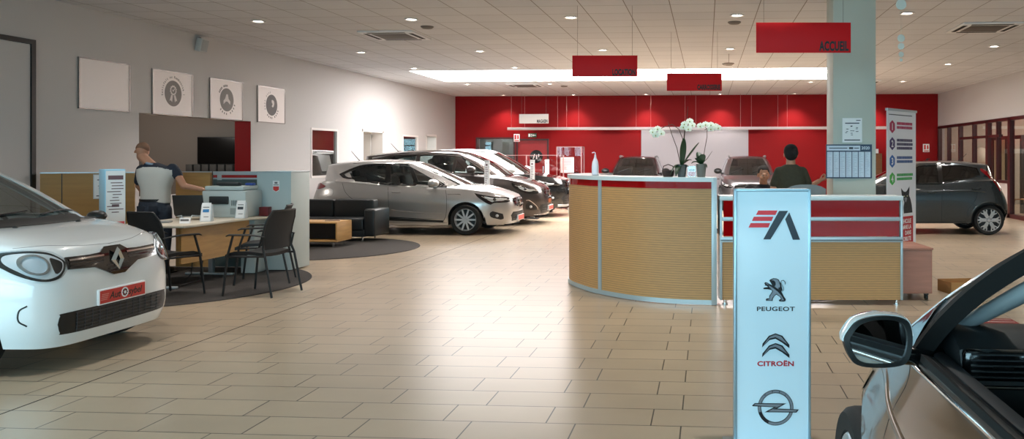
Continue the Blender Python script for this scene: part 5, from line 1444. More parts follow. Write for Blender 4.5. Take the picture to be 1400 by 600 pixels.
# television and things in the back office
t = thing('television', 'black wall television seen through the hatch in the left wall', 'television', (-9.4, 15.10, 1.635))
MB().box(-.45, .45, -.03, .02, -.265, .265, bevel=.008).build('bezel', M_BLACKP, t); MB().box(-.435, .435, -.0335, -.03, -.25, .25).build('screen', mat('tv_screen', '#050607', .15), t, smooth=0)
MB().box(-.1, .1, .02, .08, -.1, .1).build('wall_bracket', M_BLACKP, t)
tag(MB().box(-.06, .06, -.08, .02, -.4, .25, bevel=.006).build('loudspeaker', mat('speaker_grey', '#3d3a38', .6), None, (-8.87, 15.17, 1.55)), 'tall dark grey loudspeaker right of the television', 'loudspeaker')
k0 = None
for k in range(6):
    b_ = MB().box(-.065, .065, -.14, .14, 0, .16, bevel=.004).build('ring_binder', mat('binder_grey', '#4b4744', .6), None, (-9.88 + k * .16, 15.0, 1.21))
    tag(b_, '%s grey storage box on the shelf below the television' % ['leftmost', 'second from left', 'third from left', 'third from right', 'second from right', 'rightmost'][k], 'storage box', 'storage boxes below the television')
t = thing('wall_shelf', 'long grey shelf under the television in the back office', 'shelf', (-9.4, 15.03, 1.19)); MB().box(-.75, .65, -.17, .165, -.02, .018, bevel=.003).build('board', mat('binder_grey'), t)
for sx in (-.6, .5): MB().box(sx - .01, sx + .01, -.12, .165, -.15, -.02).build('bracket', M_BLACKP, t)

# wall speaker
t = thing('wall_loudspeaker', 'small white loudspeaker high on the left wall near the ceiling', 'loudspeaker', (-8.43, 13.03, 3.395), radians(0))
MB().box(-.05, .05, -.10, .10, -.12, .10, bevel=.012, M=Matrix.Rotation(radians(12), 4, 'Y')).build('housing', mat('speaker_white', '#b9bab8', .5), t)
MB().box(.048, .053, -.085, .085, -.105, .085, M=Matrix.Rotation(radians(12), 4, 'Y')).build('grille', mat('speaker_cloth', '#9fa3a3', .8), t)
MB().box(-.07, -.03, -.02, .02, -.02, .12).build('bracket', M_BLACKP, t)

# posters
M_PAPER = mat('poster_paper', '#f3e9e5', .5)
def poster(y0, y1, label, kind):
    yc = (y0 + y1) / 2; w_ = (y1 - y0) / 2; h_ = .35
    t = thing('wall_poster', label, 'poster', (XL + .002, yc, 2.525), radians(90), 'posters on the left wall')
    MB().box(-w_ + .012, w_ - .012, -.014, 0, -h_ + .012, h_ - .012).build('print', M_PAPER, t, smooth=0)
    f = MB()
    for a in ((-w_, w_, -h_, -h_ + .014), (-w_, w_, h_ - .014, h_), (-w_, -w_ + .014, -h_, h_), (w_ - .014, w_, -h_, h_)): f.box(a[0], a[1], -.022, 0, a[2], a[3])
    f.build('frame', mat('poster_frame', '#8e8782', .35, metal=.7), t, smooth=0)
    if kind == 0: return t
    g = mat('poster_grey', '#7d7672', .6) if kind != 3 else mat('poster_dark_grey', '#5c5654', .6)
    MB().cyl((0, -.0140, -.0), (0, -.0155, -.0), .205, seg=48).build('roundel', g, t, smooth=0)
    W2 = mat('poster_pale', '#d5ccc8', .6)
    if kind == 1:
        n = 24; ring = []
        for i in range(n): a = 2 * pi * i / n; r = .085 if i % 2 else .070; ring.append((r * cos(a), .05 + r * sin(a)))
        MB().prism(ring, 'xz', -.0170, -.0155).prism([(-.05, -.02), (-.015, -.035), (-.03, -.14), (-.06, -.11), (-.09, -.12)], 'xz', -.0170, -.0155).prism([(.05, -.02), (.015, -.035), (.04, -.14), (.065, -.11), (.095, -.12)], 'xz', -.0170, -.0155).build('rosette', W2, t, smooth=0)
        MB().cyl((0, -.0170, .05), (0, -.0180, .05), .052, seg=28).build('rosette_centre', g, t, smooth=0)
        MB().prism([(-.03, .055), (-.02, .065), (-.005, .045), (.025, .085), (.035, .075), (-.005, .025)], 'xz', -.0190, -.0180).build('tick', W2, t, smooth=0)
        ring_text(t, 'Satisfait ou Remboursé !', .245, 192, -4, .055, g)
    elif kind == 2:
        MB().prism([(-.015, .10), (.03, .10), (.05, .02), (.10, -.02), (.10, -.08), (.02, -.03), (-.03, -.03), (-.10, -.08), (-.10, -.02), (-.05, .02)], 'xz', -.0170, -.0155).build('pictogram', W2, t, smooth=0)
        dashes(t, .25, 150, 80, g); dashes(t, .25, -20, -150, g)
    else:
        MB().prism(smooth_poly([(.0, .10), (.07, .09), (.09, .03), (.05, -.04), (.0, -.02), (.03, .02), (.0, .05)], 3), 'xz', -.0170, -.0155).build('pictogram', W2, t, smooth=0)
        dashes(t, .25, -25, -140, g); dashes(t, .25, 200, 90, mat('poster_faint', '#c0b6b1', .6))
    return t
def ring_text(t, s_, r, a0, a1, size, m):
    n = len(s_)
    for i, ch in enumerate(s_):
        if ch == ' ': continue
        a = radians(a0 + (a1 - a0) * (i + .5) / n)
        o = text('ring_letter', ch, size, m, t, (r * cos(a), -.0145, r * sin(a)), (radians(90), 0, 0), ext=.0004, align='CENTER', bold=.0012)
        o.rotation_euler = (Matrix.Rotation(-(a - pi / 2), 3, 'Y') @ Matrix.Rotation(pi / 2, 3, 'X')).to_euler()
def dashes(t, r, a0, a1, m):
    """ring of unreadable small print"""
    mb = MB(); n = 9
    for i in range(n):
        a = radians(a0 + (a1 - a0) * i / n)
        if i == 4: continue
        mb.box(-.012, .012, -.0150, -.0140, -.018, .018, M=Matrix.Translation((r * cos(a), 0, r * sin(a))) @ Matrix.Rotation(-(a - pi / 2), 4, 'Y'))
    mb.build('ring_print', m, t, smooth=0)
poster(10.415, 11.39, 'plain pale framed poster on the left wall, nearest the tall black-edged panel', 0)
poster(11.88, 12.86, 'framed poster with a grey rosette badge and money-back ring text', 1)
poster(13.33, 14.31, 'framed poster with a grey round three-part symbol above the hatch', 2)
poster(14.81, 15.81, 'framed poster with a dark grey roundel, last of the wall posters', 3)
# ================================================================== reception
m = mat('ribbed_oak', '#cc9148', .5)
b = m.node_tree.nodes['Principled BSDF']
tc = N(m, 'ShaderNodeTexCoord'); sp_ = N(m, 'ShaderNodeSeparateXYZ'); Lk(m, tc.outputs['Object'], sp_.inputs[0])
mm = N(m, 'ShaderNodeMath', operation='MULTIPLY'); mm.inputs[1].default_value = 1 / .024; Lk(m, sp_.outputs[2], mm.inputs[0])
fr_ = N(m, 'ShaderNodeMath', operation='FRACT'); Lk(m, mm.outputs[0], fr_.inputs[0])
r = N(m, 'ShaderNodeValToRGB'); e = r.color_ramp.elements; e[0].position = 0; e[0].color = (*lin('#6f4f22'), 1); e[1].position = .22; e[1].color = (*lin('#bd833d'), 1)
e2 = r.color_ramp.elements.new(.08); e2.color = (*lin('#8a652f'), 1); e3 = r.color_ramp.elements.new(.75); e3.color = (*lin('#cc9148'), 1)
Lk(m, fr_.outputs[0], r.inputs[0])
nz = N(m, 'ShaderNodeTexNoise'); nz.inputs['Scale'].default_value = 2; nz.inputs['Detail'].default_value = 4
mpn = N(m, 'ShaderNodeMapping'); mpn.inputs['Scale'].default_value = (6, 6, 40); Lk(m, tc.outputs['Object'], mpn.inputs[0]); Lk(m, mpn.outputs[0], nz.inputs['Vector'])
mx = N(m, 'ShaderNodeMixRGB', blend_type='MULTIPLY'); mx.inputs[0].default_value = .35; Lk(m, r.outputs[0], mx.inputs[1]); Lk(m, nz.outputs[0], mx.inputs[2])
bc = N(m, 'ShaderNodeBrightContrast'); bc.inputs['Bright'].default_value = .05; Lk(m, mx.outputs[0], bc.inputs[0]); Lk(m, bc.outputs[0], b.inputs['Base Color'])
bp = N(m, 'ShaderNodeBump'); bp.inputs['Strength'].default_value = .6; bp.inputs['Distance'].default_value = .004
Lk(m, r.outputs[0], bp.inputs['Height']); Lk(m, bp.outputs[0], b.inputs['Normal'])
M_RIB = m
M_REDG = mat('red_gloss_panel', '#9a0509', .07, spec=.2)
M_FRAME = mat('counter_aluminium', '#aeb9bd', .35, metal=.35)

# --- tall curved counter: a quarter oval, open at the back
t = thing('curved_counter', 'tall curved reception counter clad in ribbed oak with a thin red band', 'counter', (.07, 8.31, 0))
cp = [(0, 0, 1), (-.38, .045), (-.81, .22), (-1.22, .555), (-1.45, .84), (-1.70, 1.30), (-1.74, 1.75), (-1.60, 2.15, 1)]
cp = resamp(smooth_poly(cp, 8, False), .05, False)
nrm = []
for i, p in enumerate(cp):
    a = Vector(cp[max(0, i - 1)]); b_ = Vector(cp[min(len(cp) - 1, i + 1)]); d = (b_ - a).normalized(); nrm.append(Vector((d.y, -d.x)) * -1)
def band(z0, z1, o0, o1, i0=0, i1=None):
    i1 = len(cp) if i1 is None else i1
    P = lambda i, o, z: Vector((cp[i][0] + nrm[i].x * -o, cp[i][1] + nrm[i].y * -o, z))
    R = range(i0, i1)
    mb = MB(); rows = [[P(i, o1, z0) for i in R], [P(i, o1, z1) for i in R], [P(i, o0, z1) for i in R], [P(i, o0, z0) for i in R], [P(i, o1, z0) for i in R]]
    mb.grid(rows)
    for q in (0, -1): mb.quad(*[r_[q] for r_ in rows[:4]])
    return mb
# outward is towards the camera and left
sgn = 1 if (Vector(cp[5]) + nrm[5]).y < Vector(cp[5]).y else -1
nrm = [n_ * -sgn for n_ in nrm]
band(.055, 1.19, -.03, 0).build('ribbed_cladding', M_RIB, t, smooth=40)
band(1.192, 1.262, -.03, .002).build('red_band', M_REDG, t, smooth=40)
band(1.262, 1.306, -.36, .02).build('counter_top', mat('counter_white', '#c9d2d2', .3, coat=.3), t, smooth=40)
band(.008, .055, -.04, .012).build('plinth', M_FRAME, t, smooth=40)
band(.70, .73, -.75, -.05).build('inner_worktop', M_TOP, t, smooth=40)
iv = min(range(len(cp)), key=lambda i: abs(cp[i][0] + 1.20))
for i in (iv,):
    band(.05, 1.264, -.0, .010, i, i + 2).build('upright', M_FRAME, t, smooth=0)
band(.05, 1.264, -.03, .008, 0, 1) if False else MB().box(-.02, .035, -.012, .06, .008, 1.306, bevel=.003).build('upright', M_FRAME, t)
band(.05, 1.264, -.03, .010, len(cp) - 3, len(cp)).build('upright', M_FRAME, t, smooth=0)

# --- low straight counter
t = thing('low_counter', 'low straight reception counter with two rows of glossy red panels', 'counter', (1.07, 8.40, 0), radians(4.1))
x0, x1 = -.93, .925
MB().box(x0, x1, 0, .03, .055, .645, bevel=.002).build('ribbed_cladding', M_RIB, t, smooth=0)
MB().box(x0, x1, -.018, .02, .645, .700, bevel=.003).build('rail', M_FRAME, t); 
MB().box(x0, x1, -.020, -.014, .664, .672).build('rail_groove', M_BLACKP, t, smooth=0)
for z0, z1 in ((.705, .862), (.902, 1.07)): MB().box(x0 + .03, x1 - .03, -.004, .006, z0, z1).build('red_panel', M_REDG, t, smooth=0)
MB().box(x0, x1, -.012, .02, .862, .902, bevel=.002).build('rail', M_FRAME, t)
MB().box(x0 - .01, x1 + .01, -.02, .30, 1.072, 1.118, bevel=.004).build('counter_top', mat('counter_white'), t)
MB().box(x0 + .04, x1 - .12, .10, .50, .70, .73, bevel=.003).build('inner_worktop', M_TOP, t)
for x in (x0 + .005, x1 - .005): MB().box(x - .012, x + .012, -.016, .28, .055, 1.075, bevel=.003).build('upright', M_FRAME, t)
for x in (x0 + .05, x1 - .04): MB().cyl((x, .05, .0), (x, .05, .058), .016, seg=12).cyl((x, .05, 0), (x, .05, .012), .028, seg=14).build('foot', M_CHROME, t)
MB().box(x0 + .4, x1 - .1, .30, .34, .04, .062).tube([(-.3, .3, .02), (.1, .22, .008), (.5, .3, .02), (.75, .25, .01)], .006, 6).build('cable_tray', M_BLACKP, t, smooth=0)

CT = 1.3075
# sanitiser bottle
t = thing('pump_bottle', 'white pump bottle standing at the left of the curved counter', 'bottle', (-1.27, 9.22, CT))
MB().lathe([(0, 0), (.036, .0), (.040, .006), (.040, .10), (.034, .15), (.020, .185), (.014, .195), (.014, .21), (0, .21)], 24).build('bottle', mat('soft_white_plastic', '#dcdde6', .35), t, smooth=50)
MB().cyl((0, 0, .21), (0, 0, .232), .011).tube([(0, 0, .232), (0, 0, .255), (-.012, -.004, .262), (-.034, -.012, .255)], .006).build('pump', mat('soft_white_plastic'), t, smooth=50)

# orchids
M_LEAF = mat('orchid_leaf', '#1c3a1e', .4)
M_PETAL = mat('orchid_petal', '#e6ead9', .6)
M_STEM = mat('orchid_stem', '#3b2a22', .6)
def leaf(mb, base, direction, L_, w_, droop, up=.5):
    d = Vector((*direction, 0)).normalized(); s_ = Vector((-d.y, d.x, 0)); rows = []
    for i in range(9):
        u = i / 8; c = Vector(base) + d * L_ * u * (1 - .25 * u) + Vector((0, 0, up * L_ * u - droop * L_ * u * u)); ww = w_ * sin(pi * (u * .92 + .06)) ** .7
        rows.append([c - s_ * ww + Vector((0, 0, .25 * ww)), c - s_ * ww * .5 + Vector((0, 0, .02 * ww)), c, c + s_ * ww * .5 + Vector((0, 0, .02 * ww)), c + s_ * ww + Vector((0, 0, .25 * ww))])
    mb.grid(rows); mb.grid([[p - Vector((0, 0, .003)) for p in r] for r in rows])
def flower(parent, c, face, s_=.036):
    f = Vector(face).normalized(); q = f.to_track_quat('Z', 'Y').to_matrix().to_4x4(); M_ = Matrix.Translation(c) @ q
    mb = MB()
    for k, (a, L_, w_) in enumerate([(90, 1.0, .42), (215, 1.0, .42), (325, 1.0, .42), (10, 1.1, .75), (170, 1.1, .75)]):
        a = radians(a); d = Vector((cos(a), sin(a), 0)); sd = Vector((-sin(a), cos(a), 0)); rows = []
        for i in range(6):
            u = i / 5; w2 = w_ * sin(pi * min(1, u * .88 + .08)) ** .8; z = .12 * u * u + (.02 if k > 2 else 0)
            rows.append([M_ @ ((d * L_ * u + sd * w2 * v + Vector((0, 0, z - .12 * v * v))) * s_) for v in (-1, -.5, 0, .5, 1)])
        mb.grid(rows)
    o = mb.build('flower', M_PETAL, parent, smooth=60)
    MB().ell(M_ @ Vector((0, -.1 * s_, .14 * s_)), (.2 * s_, .26 * s_, .16 * s_), q, 10, 6).build('flower_lip', mat('orchid_lip', '#8a8f3c', .5), o, smooth=60)
def orchid(label, X, Y, pot_r, pot_h, stems, leaves, flowers, potm, drip=None):
    t = thing('potted_orchid', label, 'potted plant', (X, Y, CT), 0, 'orchids on the counter')
    p = MB(); p.lathe([(0, 0), (pot_r * .72, 0), (pot_r * .76, .004), (pot_r, pot_h), (pot_r * .93, pot_h), (pot_r * .9, pot_h - .02), (0, pot_h - .02)], 26); p.build('pot', potm, t, smooth=40)
    MB().lathe([(0, pot_h - .012), (pot_r * .88, pot_h - .018)], 18).build('bark', mat('bark_soil', '#33241b', .9), t)
    for lf in leaves:
        l = MB(); leaf(l, (0, 0, pot_h - .01), *lf); l.build('leaf', M_LEAF, t, smooth=60)
    for s_ in stems: MB().tube(s_, [.0042] * (len(s_) - 1) + [.002], 6).build('stem', M_STEM, t, smooth=60)
    for c, f in flowers: flower(t, c, f)
    return t
GP = mat('grey_ceramic', '#6f6a62', .5); GL = mat('smoked_plastic_pot', '#4a5052', .15, coat=.5)
# scale: 1 px ~ 7.5 mm here
orchid('large white orchid with two flower sprays in a clear dark pot on the counter', -.26, 8.52, .055, .125,
    [[(0, 0, .11), (.0, 0, .25), (.01, 0, .40), (-.03, .0, .50), (-.10, -.02, .55), (-.19, -.04, .52), (-.27, -.05, .47)],
     [(-.01, 0, .11), (-.05, .02, .30), (-.11, .02, .46), (-.145, .02, .58)],
     [(.01, 0, .11), (.015, 0, .35), (.03, -.01, .48), (.05, -.02, .56)],
     [(.01, .01, .11), (.03, .02, .45), (.055, .02, .62), (.065, .02, .74)]],
    [((-1, -.3), .16, .035, 1.1, .5), ((-.6, -1), .15, .035, 1.1, .4), ((.6, .3), .15, .03, .6, 1.0), ((.25, .1), .26, .032, .35, 1.3), ((.05, -.3), .24, .034, .2, 1.4), ((1, -.2), .13, .03, 1.2, .6)],
    [((-.30, -.06, .47), (-.2, -1, .1)), ((-.25, -.06, .50), (0, -1, .1)), ((-.21, -.06, .455), (.2, -1, 0)), ((-.27, -.06, .435), (0, -1, -.1)),
     ((.03, -.03, .55), (-.3, -1, .1)), ((.085, -.03, .58), (.1, -1, .1)), ((.11, -.03, .54), (.3, -1, .1)), ((.07, -.04, .50), (0, -1, 0)), ((.02, -.03, .52), (-.4, -1, 0))], GL)
orchid('smaller white orchid with one flower spray in a grey-brown pot on the counter', -.055, 8.50, .055, .135,
    [[(.01, 0, .12), (.035, 0, .28), (.06, 0, .42), (.06, 0, .50), (.02, 0, .54)], [(.035, 0, .49), (.10, -.01, .53), (.16, -.02, .50)], [(.0, 0, .13), (.06, .0, .19), (.115, 0, .27)]],
    [((-1, -.2), .14, .038, .7, .8), ((-.4, -.5), .12, .036, .5, 1.1), ((.1, -.6), .14, .036, .4, 1.2), ((.9, -.4), .09, .03, .9, .6), ((-.2, .6), .15, .035, .4, 1.3)],
    [((-.01, -.03, .53), (-.2, -1, .1)), ((.045, -.03, .545), (0, -1, .1)), ((.10, -.03, .54), (.1, -1, .1)), ((.15, -.03, .525), (.3, -1, 0)), ((.175, -.03, .51), (.4, -1, -.1)), ((.10, -.03, .50), (0, -1, -.2))], GP)
t = thing('basket', 'dark woven basket beside the large orchid pot on the counter', 'basket', (-.405, 8.58, CT))
MB().lathe([(0, 0), (.05, 0), (.062, .03), (.066, .065), (.058, .07), (.052, .03), (0, .02)], 22).build('woven_side', noisy(mat('basket_brown', '#33201a', .8), 90, .5), t, smooth=40)
MB().tube([(-.06, 0, .06), (-.05, 0, .11), (0, 0, .13), (.05, 0, .11), (.06, 0, .06)], .005).build('handle', mat('basket_brown'), t, smooth=60)
t = thing('brochure_box', 'small white and red brochure holder between the two orchid pots', 'leaflet holder', (-.155, 8.50, CT))
MB().box(-.043, .043, -.015, .03, 0, .115, bevel=.002).build('holder', glass('acrylic'), t, smooth=0)
MB().box(-.038, .038, -.009, .004, .003, .108).build('brochure', M_WHITE, t, smooth=0)
MB().box(-.036, .036, -.0105, -.009, .01, .055).build('red_print', M_RED, t, smooth=0); MB().box(-.03, .03, -.0105, -.009, .065, .078).build('grey_print', mat('print_grey'), t, smooth=0)

# card terminal board between the counters, office chairs, keyboard
t = thing('desk_screen', 'dark grey-blue upright panel behind the joint of the two counters', 'screen', (-.03, 8.78, .7305), radians(6))
MB().box(-.14, .14, -.01, .015, .0, .53, bevel=.004).build('panel', mat('blue_grey_panel', '#4d5f6a', .45), t)
MB().box(-.11, .09, -.012, -.01, .40, .45).box(-.11, .05, -.012, -.01, .33, .35).build('print', mat('blue_print', '#2f3d47', .5), t, smooth=0)
MB().box(-.16, .16, -.06, .08, 0, .008, bevel=.002).build('foot', M_BLACKP, t)
def office_chair(label, x, y, rz, h):
    t = thing('office_chair', label, 'chair', (x, y, 0), rz, 'office chairs behind reception')
    for k in range(5):
        a = 2 * pi * k / 5; MB().tube([(0, 0, .10), (.27 * cos(a), .27 * sin(a), .065)], [.025, .016]).ell((.27 * cos(a), .27 * sin(a), .03), (.03, .03, .03), None, 10, 6).build('castor_arm', M_BLACKP, t, smooth=50)
    MB().cyl((0, 0, .09), (0, 0, .42), .025).build('gas_column', M_CHROME, t)
    MB().box(-.24, .24, -.23, .24, .42, .50, bevel=.035, seg=3).build('seat', M_CHAIR, t, smooth=50)
    rows = []
    for i in range(8):
        u = i / 7; rows.append([Vector((x_, -.22 - .05 * u - .04 * (1 - (x_ / .23) ** 2) + .0, .56 + (h - .56 - .05 * abs(x_ / .22) ** 3) * u)) for x_ in [-.22 + .44 * k / 8 for k in range(9)]])
    b_ = MB(); b_.grid(rows); b_.grid([[p + Vector((0, -.02, 0)) for p in r] for r in rows]); b_.build('backrest', mat('pale_chair_mesh', '#777c7c', .6), t, smooth=60)
    MB().tube([rows[0][0]] + [r[0] for r in rows] + rows[-1] + [r[-1] for r in rows[::-1]], .020, 8).build('back_frame', mat('pale_chair_frame', '#d3d6d5', .4), t, smooth=60)
    MB().tube([(0, -.05, .42), (0, -.26, .50), (0, -.30, .75)], .02).build('back_support', M_BLACKP, t, smooth=60)
    for sg in (-1, 1): MB().tube([(sg * .25, .0, .46), (sg * .28, .0, .60), (sg * .28, .12, .66), (sg * .28, -.1, .66)], .014).build('armrest', M_CHROME, t, smooth=60)
office_chair('white-backed office chair between the counter and the standing woman', 1.06, 9.28, radians(5), 1.215)

# sheet and planner on the column
notice(1.757, 9.974, 1.838, .235, .295, 'white notice with small print on the grey column above the planner', seed=8)
t = thing('wall_planner', 'blue and white year planner hanging on the grey column', 'planner', (1.715, 9.955, 1.462), radians(2.5))
MB().box(-.275, .275, -.004, .004, -.205, .205).build('board', mat('planner_navy', '#31455e', .5), t, smooth=0)
g = MB()
for k in range(7): g.box(-.262 + k * .0755, -.262 + k * .0755 + .066, -.0055, -.004, -.190, .115)
g.build('month_columns', mat('planner_white', '#c9d7e4', .5), t, smooth=0)
MB().box(-.265, .135, -.0055, -.004, .13, .19).build('header', mat('planner_white'), t, smooth=0)
r = random.Random(2); p = MB()
for k in range(7):
    for q in range(20):
        z = .105 - q * .0148; u = -.258 + k * .0755; p.box(u, u + r.uniform(.015, .055), -.0065, -.0055, z - .0025, z)
p.build('date_print', mat('planner_print', '#7f93ab', .6), t, smooth=0)
p = MB(); p.box(-.24, -.02, -.0065, -.0055, .155, .165).box(.0, .05, -.0065, -.0055, .148, .172).box(.06, .12, -.0065, -.0055, .155, .165); p.build('header_print', mat('print_dark', '#3c3f4a', .6), t, smooth=0)
text('year', '2020', .05, mat('planner_white'), t, (.148, -.0055, .145), ext=.0006, bold=.001)

# roll-up banner, turned away to the right
t = thing('rollup_banner', 'tall white roll-up banner with four numbered coloured hexagons and a cat', 'banner', (2.455, 10.44, 0), radians(52))
HW = .415
MB().box(-HW, HW, .0, .006, .08, 2.085).build('banner_sheet', mat('banner_white', '#e8e6ea', .5), t, smooth=0)
MB().box(-HW - .01, HW + .01, -.015, .02, 2.085, 2.115, bevel=.004).build('top_rail', M_ALU, t); MB().box(-HW - .02, HW + .02, -.09, .10, 0, .085, bevel=.012).build('base', M_BLACKP, t)
MB().box(.35, .36, .02, .03, .05, 2.1).build('pole', M_ALU, t)
hexc = [('#b01c4e', 1.89, '1'), ('#3a1f5c', 1.68, '2'), ('#1d5fa8', 1.462, '3'), ('#3aa63f', 1.245, '4')]
rows_t = [['UTILISEZ VOTRE POUVOIR', 'D\'ACHAT IMMEDIAT !'], ['VOUS AVEZ 24 HEURES', 'L\'APPLICATION DEMANDE', 'EN VENTE DE VOTRE'], ['VOUS BENEFICIEZ D\'UN', 'REMPLACEMENT POUR'], ['ON S\'OCCUPE VITE', 'DE VOUS']]
pc = ['#b01c4e', '#3b2f55', '#2d4e86', '#2f9c46']
for (c_, z, n_), tx, pc_ in zip(hexc, rows_t, pc):
    hx_ = MB(); hx_.prism([(-.27 + .08 * cos(a), z + .08 * sin(a)) for a in [pi / 2 + pi * k / 3 for k in range(6)]], 'xz', -.003, .0)
    o = hx_.build('hexagon', mat('hex_' + n_, c_, .4), t, smooth=0)
    text('numeral', n_, .115, M_WHITE, o, (-.27, -.003, z - .04), ext=.0006, align='CENTER', bold=.003)
    p = MB(); r = random.Random(int(n_))
    for k in range(len(tx)):
        u = -.14; zz = z + .045 - k * .05
        while u < .30:
            w_ = r.uniform(.012, .03); p.box(u, min(u + w_, .32), -.0015, 0, zz - .017, zz + .017); u += w_ + .006
    p.build('small_print', mat('banner_ink_' + n_, pc_, .6), t, smooth=0)
MB().box(-.36, .30, -.0015, 0, 2.035, 2.045).build('top_print', mat('print_dark'), t, smooth=0)
# cat silhouette with pale eyes and muzzle
cat = smooth_poly([(.06, .53, 1), (.05, .64), (.07, .74), (.02, .80), (.0, .87), (-.02, .99, 1), (.05, .93), (.13, .925), (.22, 1.01, 1), (.215, .90), (.21, .85), (.25, .78), (.29, .66), (.31, .53, 1)], 4); cat = [(a, .80 + (b_ - .53) * .70) for a, b_ in cat]; CZ = lambda L: [(a, .80 + (b_ - .53) * .70) for a, b_ in L]
c_ = MB(); c_.prism(cat, 'xz', -.002, 0); o = c_.build('cat_picture', noisy(mat('cat_fur', '#2b2b2f', .7), 30, .5), t, smooth=0)
for q in (0, .09): MB().prism(CZ([(.04 + q, .84), (.065 + q, .855), (.09 + q, .84), (.065 + q, .83)]), 'xz', -.003, -.002).build('cat_eye', mat('cat_eye', '#b9b58a', .4), o, smooth=0)
MB().prism(CZ(smooth_poly([(.07, .80), (.11, .82), (.15, .80), (.13, .75), (.11, .73), (.09, .75)], 3)), 'xz', -.003, -.002).build('cat_muzzle', mat('cat_muzzle', '#8b8b8f', .6), o, smooth=0)
rb = MB(); rb.box(-.415, .33, -.0015, 0, .34, .76); rb.build('red_field', mat('banner_red', '#b3131f', .5), t, smooth=0)
for k, tx in enumerate(['VEHICULE', 'DANS LA', 'DANS', 'MOBILITE']): text('lettering', tx, .075, M_WHITE, t, (.27, -.0016, .675 - k * .075), ext=.0005, align='RIGHT', bold=.002, sx=.9)

# low cabinet on castors, open box, floor mat
M_BEECH = noisy(mat('pinkish_beech', '#a8725f', .5), 3, .10, axis=(1, 1, 8))
t = thing('rolling_cabinet', 'low pinkish beech cabinet on castors at the end of the counter', 'cabinet', (2.20, 9.05, 0), radians(4))
MB().box(-.28, .155, -.30, .36, .075, .535, bevel=.003).build('body', M_BEECH, t); MB().box(-.29, .165, -.31, .37, .535, .555, bevel=.003).build('top', M_BEECH, t)
MB().box(-.27, .145, -.304, -.299, .095, .525).build('back_board', M_BEECH, t, smooth=0)
for sx in (-.22, .11):
    for sy in (-.24, .30): MB().cyl((sx - .012, sy, .032), (sx + .012, sy, .032), .032, seg=18).box(sx - .02, sx + .02, sy - .02, sy + .02, .055, .076).build('castor', M_BLACKP, t)
t = thing('cardboard_box', 'open brown cardboard box on the floor behind the foreground car', 'box', (2.85, 9.35, 0), radians(12))
M_CARD = mat('cardboard', '#a37443', .8)
w_ = MB()
for a in ((-.2, .2, -.15, -.144), (-.2, .2, .144, .15), (-.2, -.194, -.15, .15), (.194, .2, -.15, .15)): w_.box(a[0], a[1], a[2], a[3], .0, .13)
w_.box(-.2, .2, -.15, .15, 0, .005); w_.build('walls', M_CARD, t, smooth=0); MB().box(-.2, .2, -.15, -.145, 0, .11, M=Matrix.Translation((0, 0, .13)) @ Matrix.Rotation(radians(70), 4, 'X')).build('flap', M_CARD, t, smooth=0)
t = thing('floor_mat', 'red floor mat with pale lines glimpsed between door mirror and pillar', 'mat', (2.55, 7.55, .001), radians(0))
MB().box(-.28, .28, -.25, .25, 0, .008, bevel=.002).build('mat_base', mat('mat_red', '#8c1f22', .8), t)
p = MB()
for k in range(5): p.box(-.26, .26, -.22 + k * .1, -.20 + k * .1, .008, .009)
p.build('mat_lines', mat('mat_pale', '#c9b3ab', .8), t, smooth=0)
# ================================================================== brand totem in the foreground
t = thing('sign_totem', 'tall pale blue free-standing sign with four stacked car emblems in the foreground', 'sign', (.338, 4.235, 0), radians(4.12))
HW = .198; HT = 1.354
M_TOT = mat('totem_face', '#d9eef9', .10, coat=.5)
MB().box(-HW + .012, HW - .012, -.010, .03, .05, HT - .012).build('face', M_TOT, t, smooth=0)
f = MB(); f.box(-HW, -HW + .014, -.018, .045, .03, HT, bevel=.003); f.box(HW - .014, HW, -.018, .045, .03, HT, bevel=.003); f.box(-HW, HW, -.018, .045, HT - .014, HT, bevel=.003); f.box(-HW, HW, -.018, .045, .03, .05, bevel=.003)
f.build('frame', mat('totem_frame', '#9fb9c6', .3, metal=.6), t)
MB().box(-.24, .24, -.16, .18, 0, .012, bevel=.003).box(-.05, .05, -.01, .03, .01, .035).build('base', M_ALU, t)
FY = -.0105
def TX(px, py):  # sheet coordinates of a mark on the face
    return ((px - 1055.5) / 264.3, HT - (py - 258) * .003784)
def poly(name, pts, m, d=.0012, parent=None, y=FY):
    return MB().prism(pts, 'xz', y - d, y).build(name, m, parent or t, smooth=0)
M_INK = mat('logo_charcoal', '#333c46', .3); M_LR = mat('logo_red', '#d8323c', .3); M_CH1 = mat('logo_steel', '#9aa4b0', .25, metal=.5); M_DK = mat('logo_black', '#15181e', .3)
def CR(L, ox=1000, oy=255, s_=4.14): return [TX(ox + a / s_, oy + b / s_) for a, b in L]
for L in ([(150, 135), (258, 135), (247, 160), (137, 160)], [(125, 170), (235, 170), (225, 194), (114, 194)], [(107, 206), (217, 206), (207, 231), (95, 231)]): poly('red_bar', CR(L), M_LR)
poly('dark_bar', CR([(268, 137), (318, 137), (219, 298), (178, 298)]), M_INK); poly('dark_bar', CR([(325, 145), (386, 300), (345, 300), (302, 185)]), M_INK)
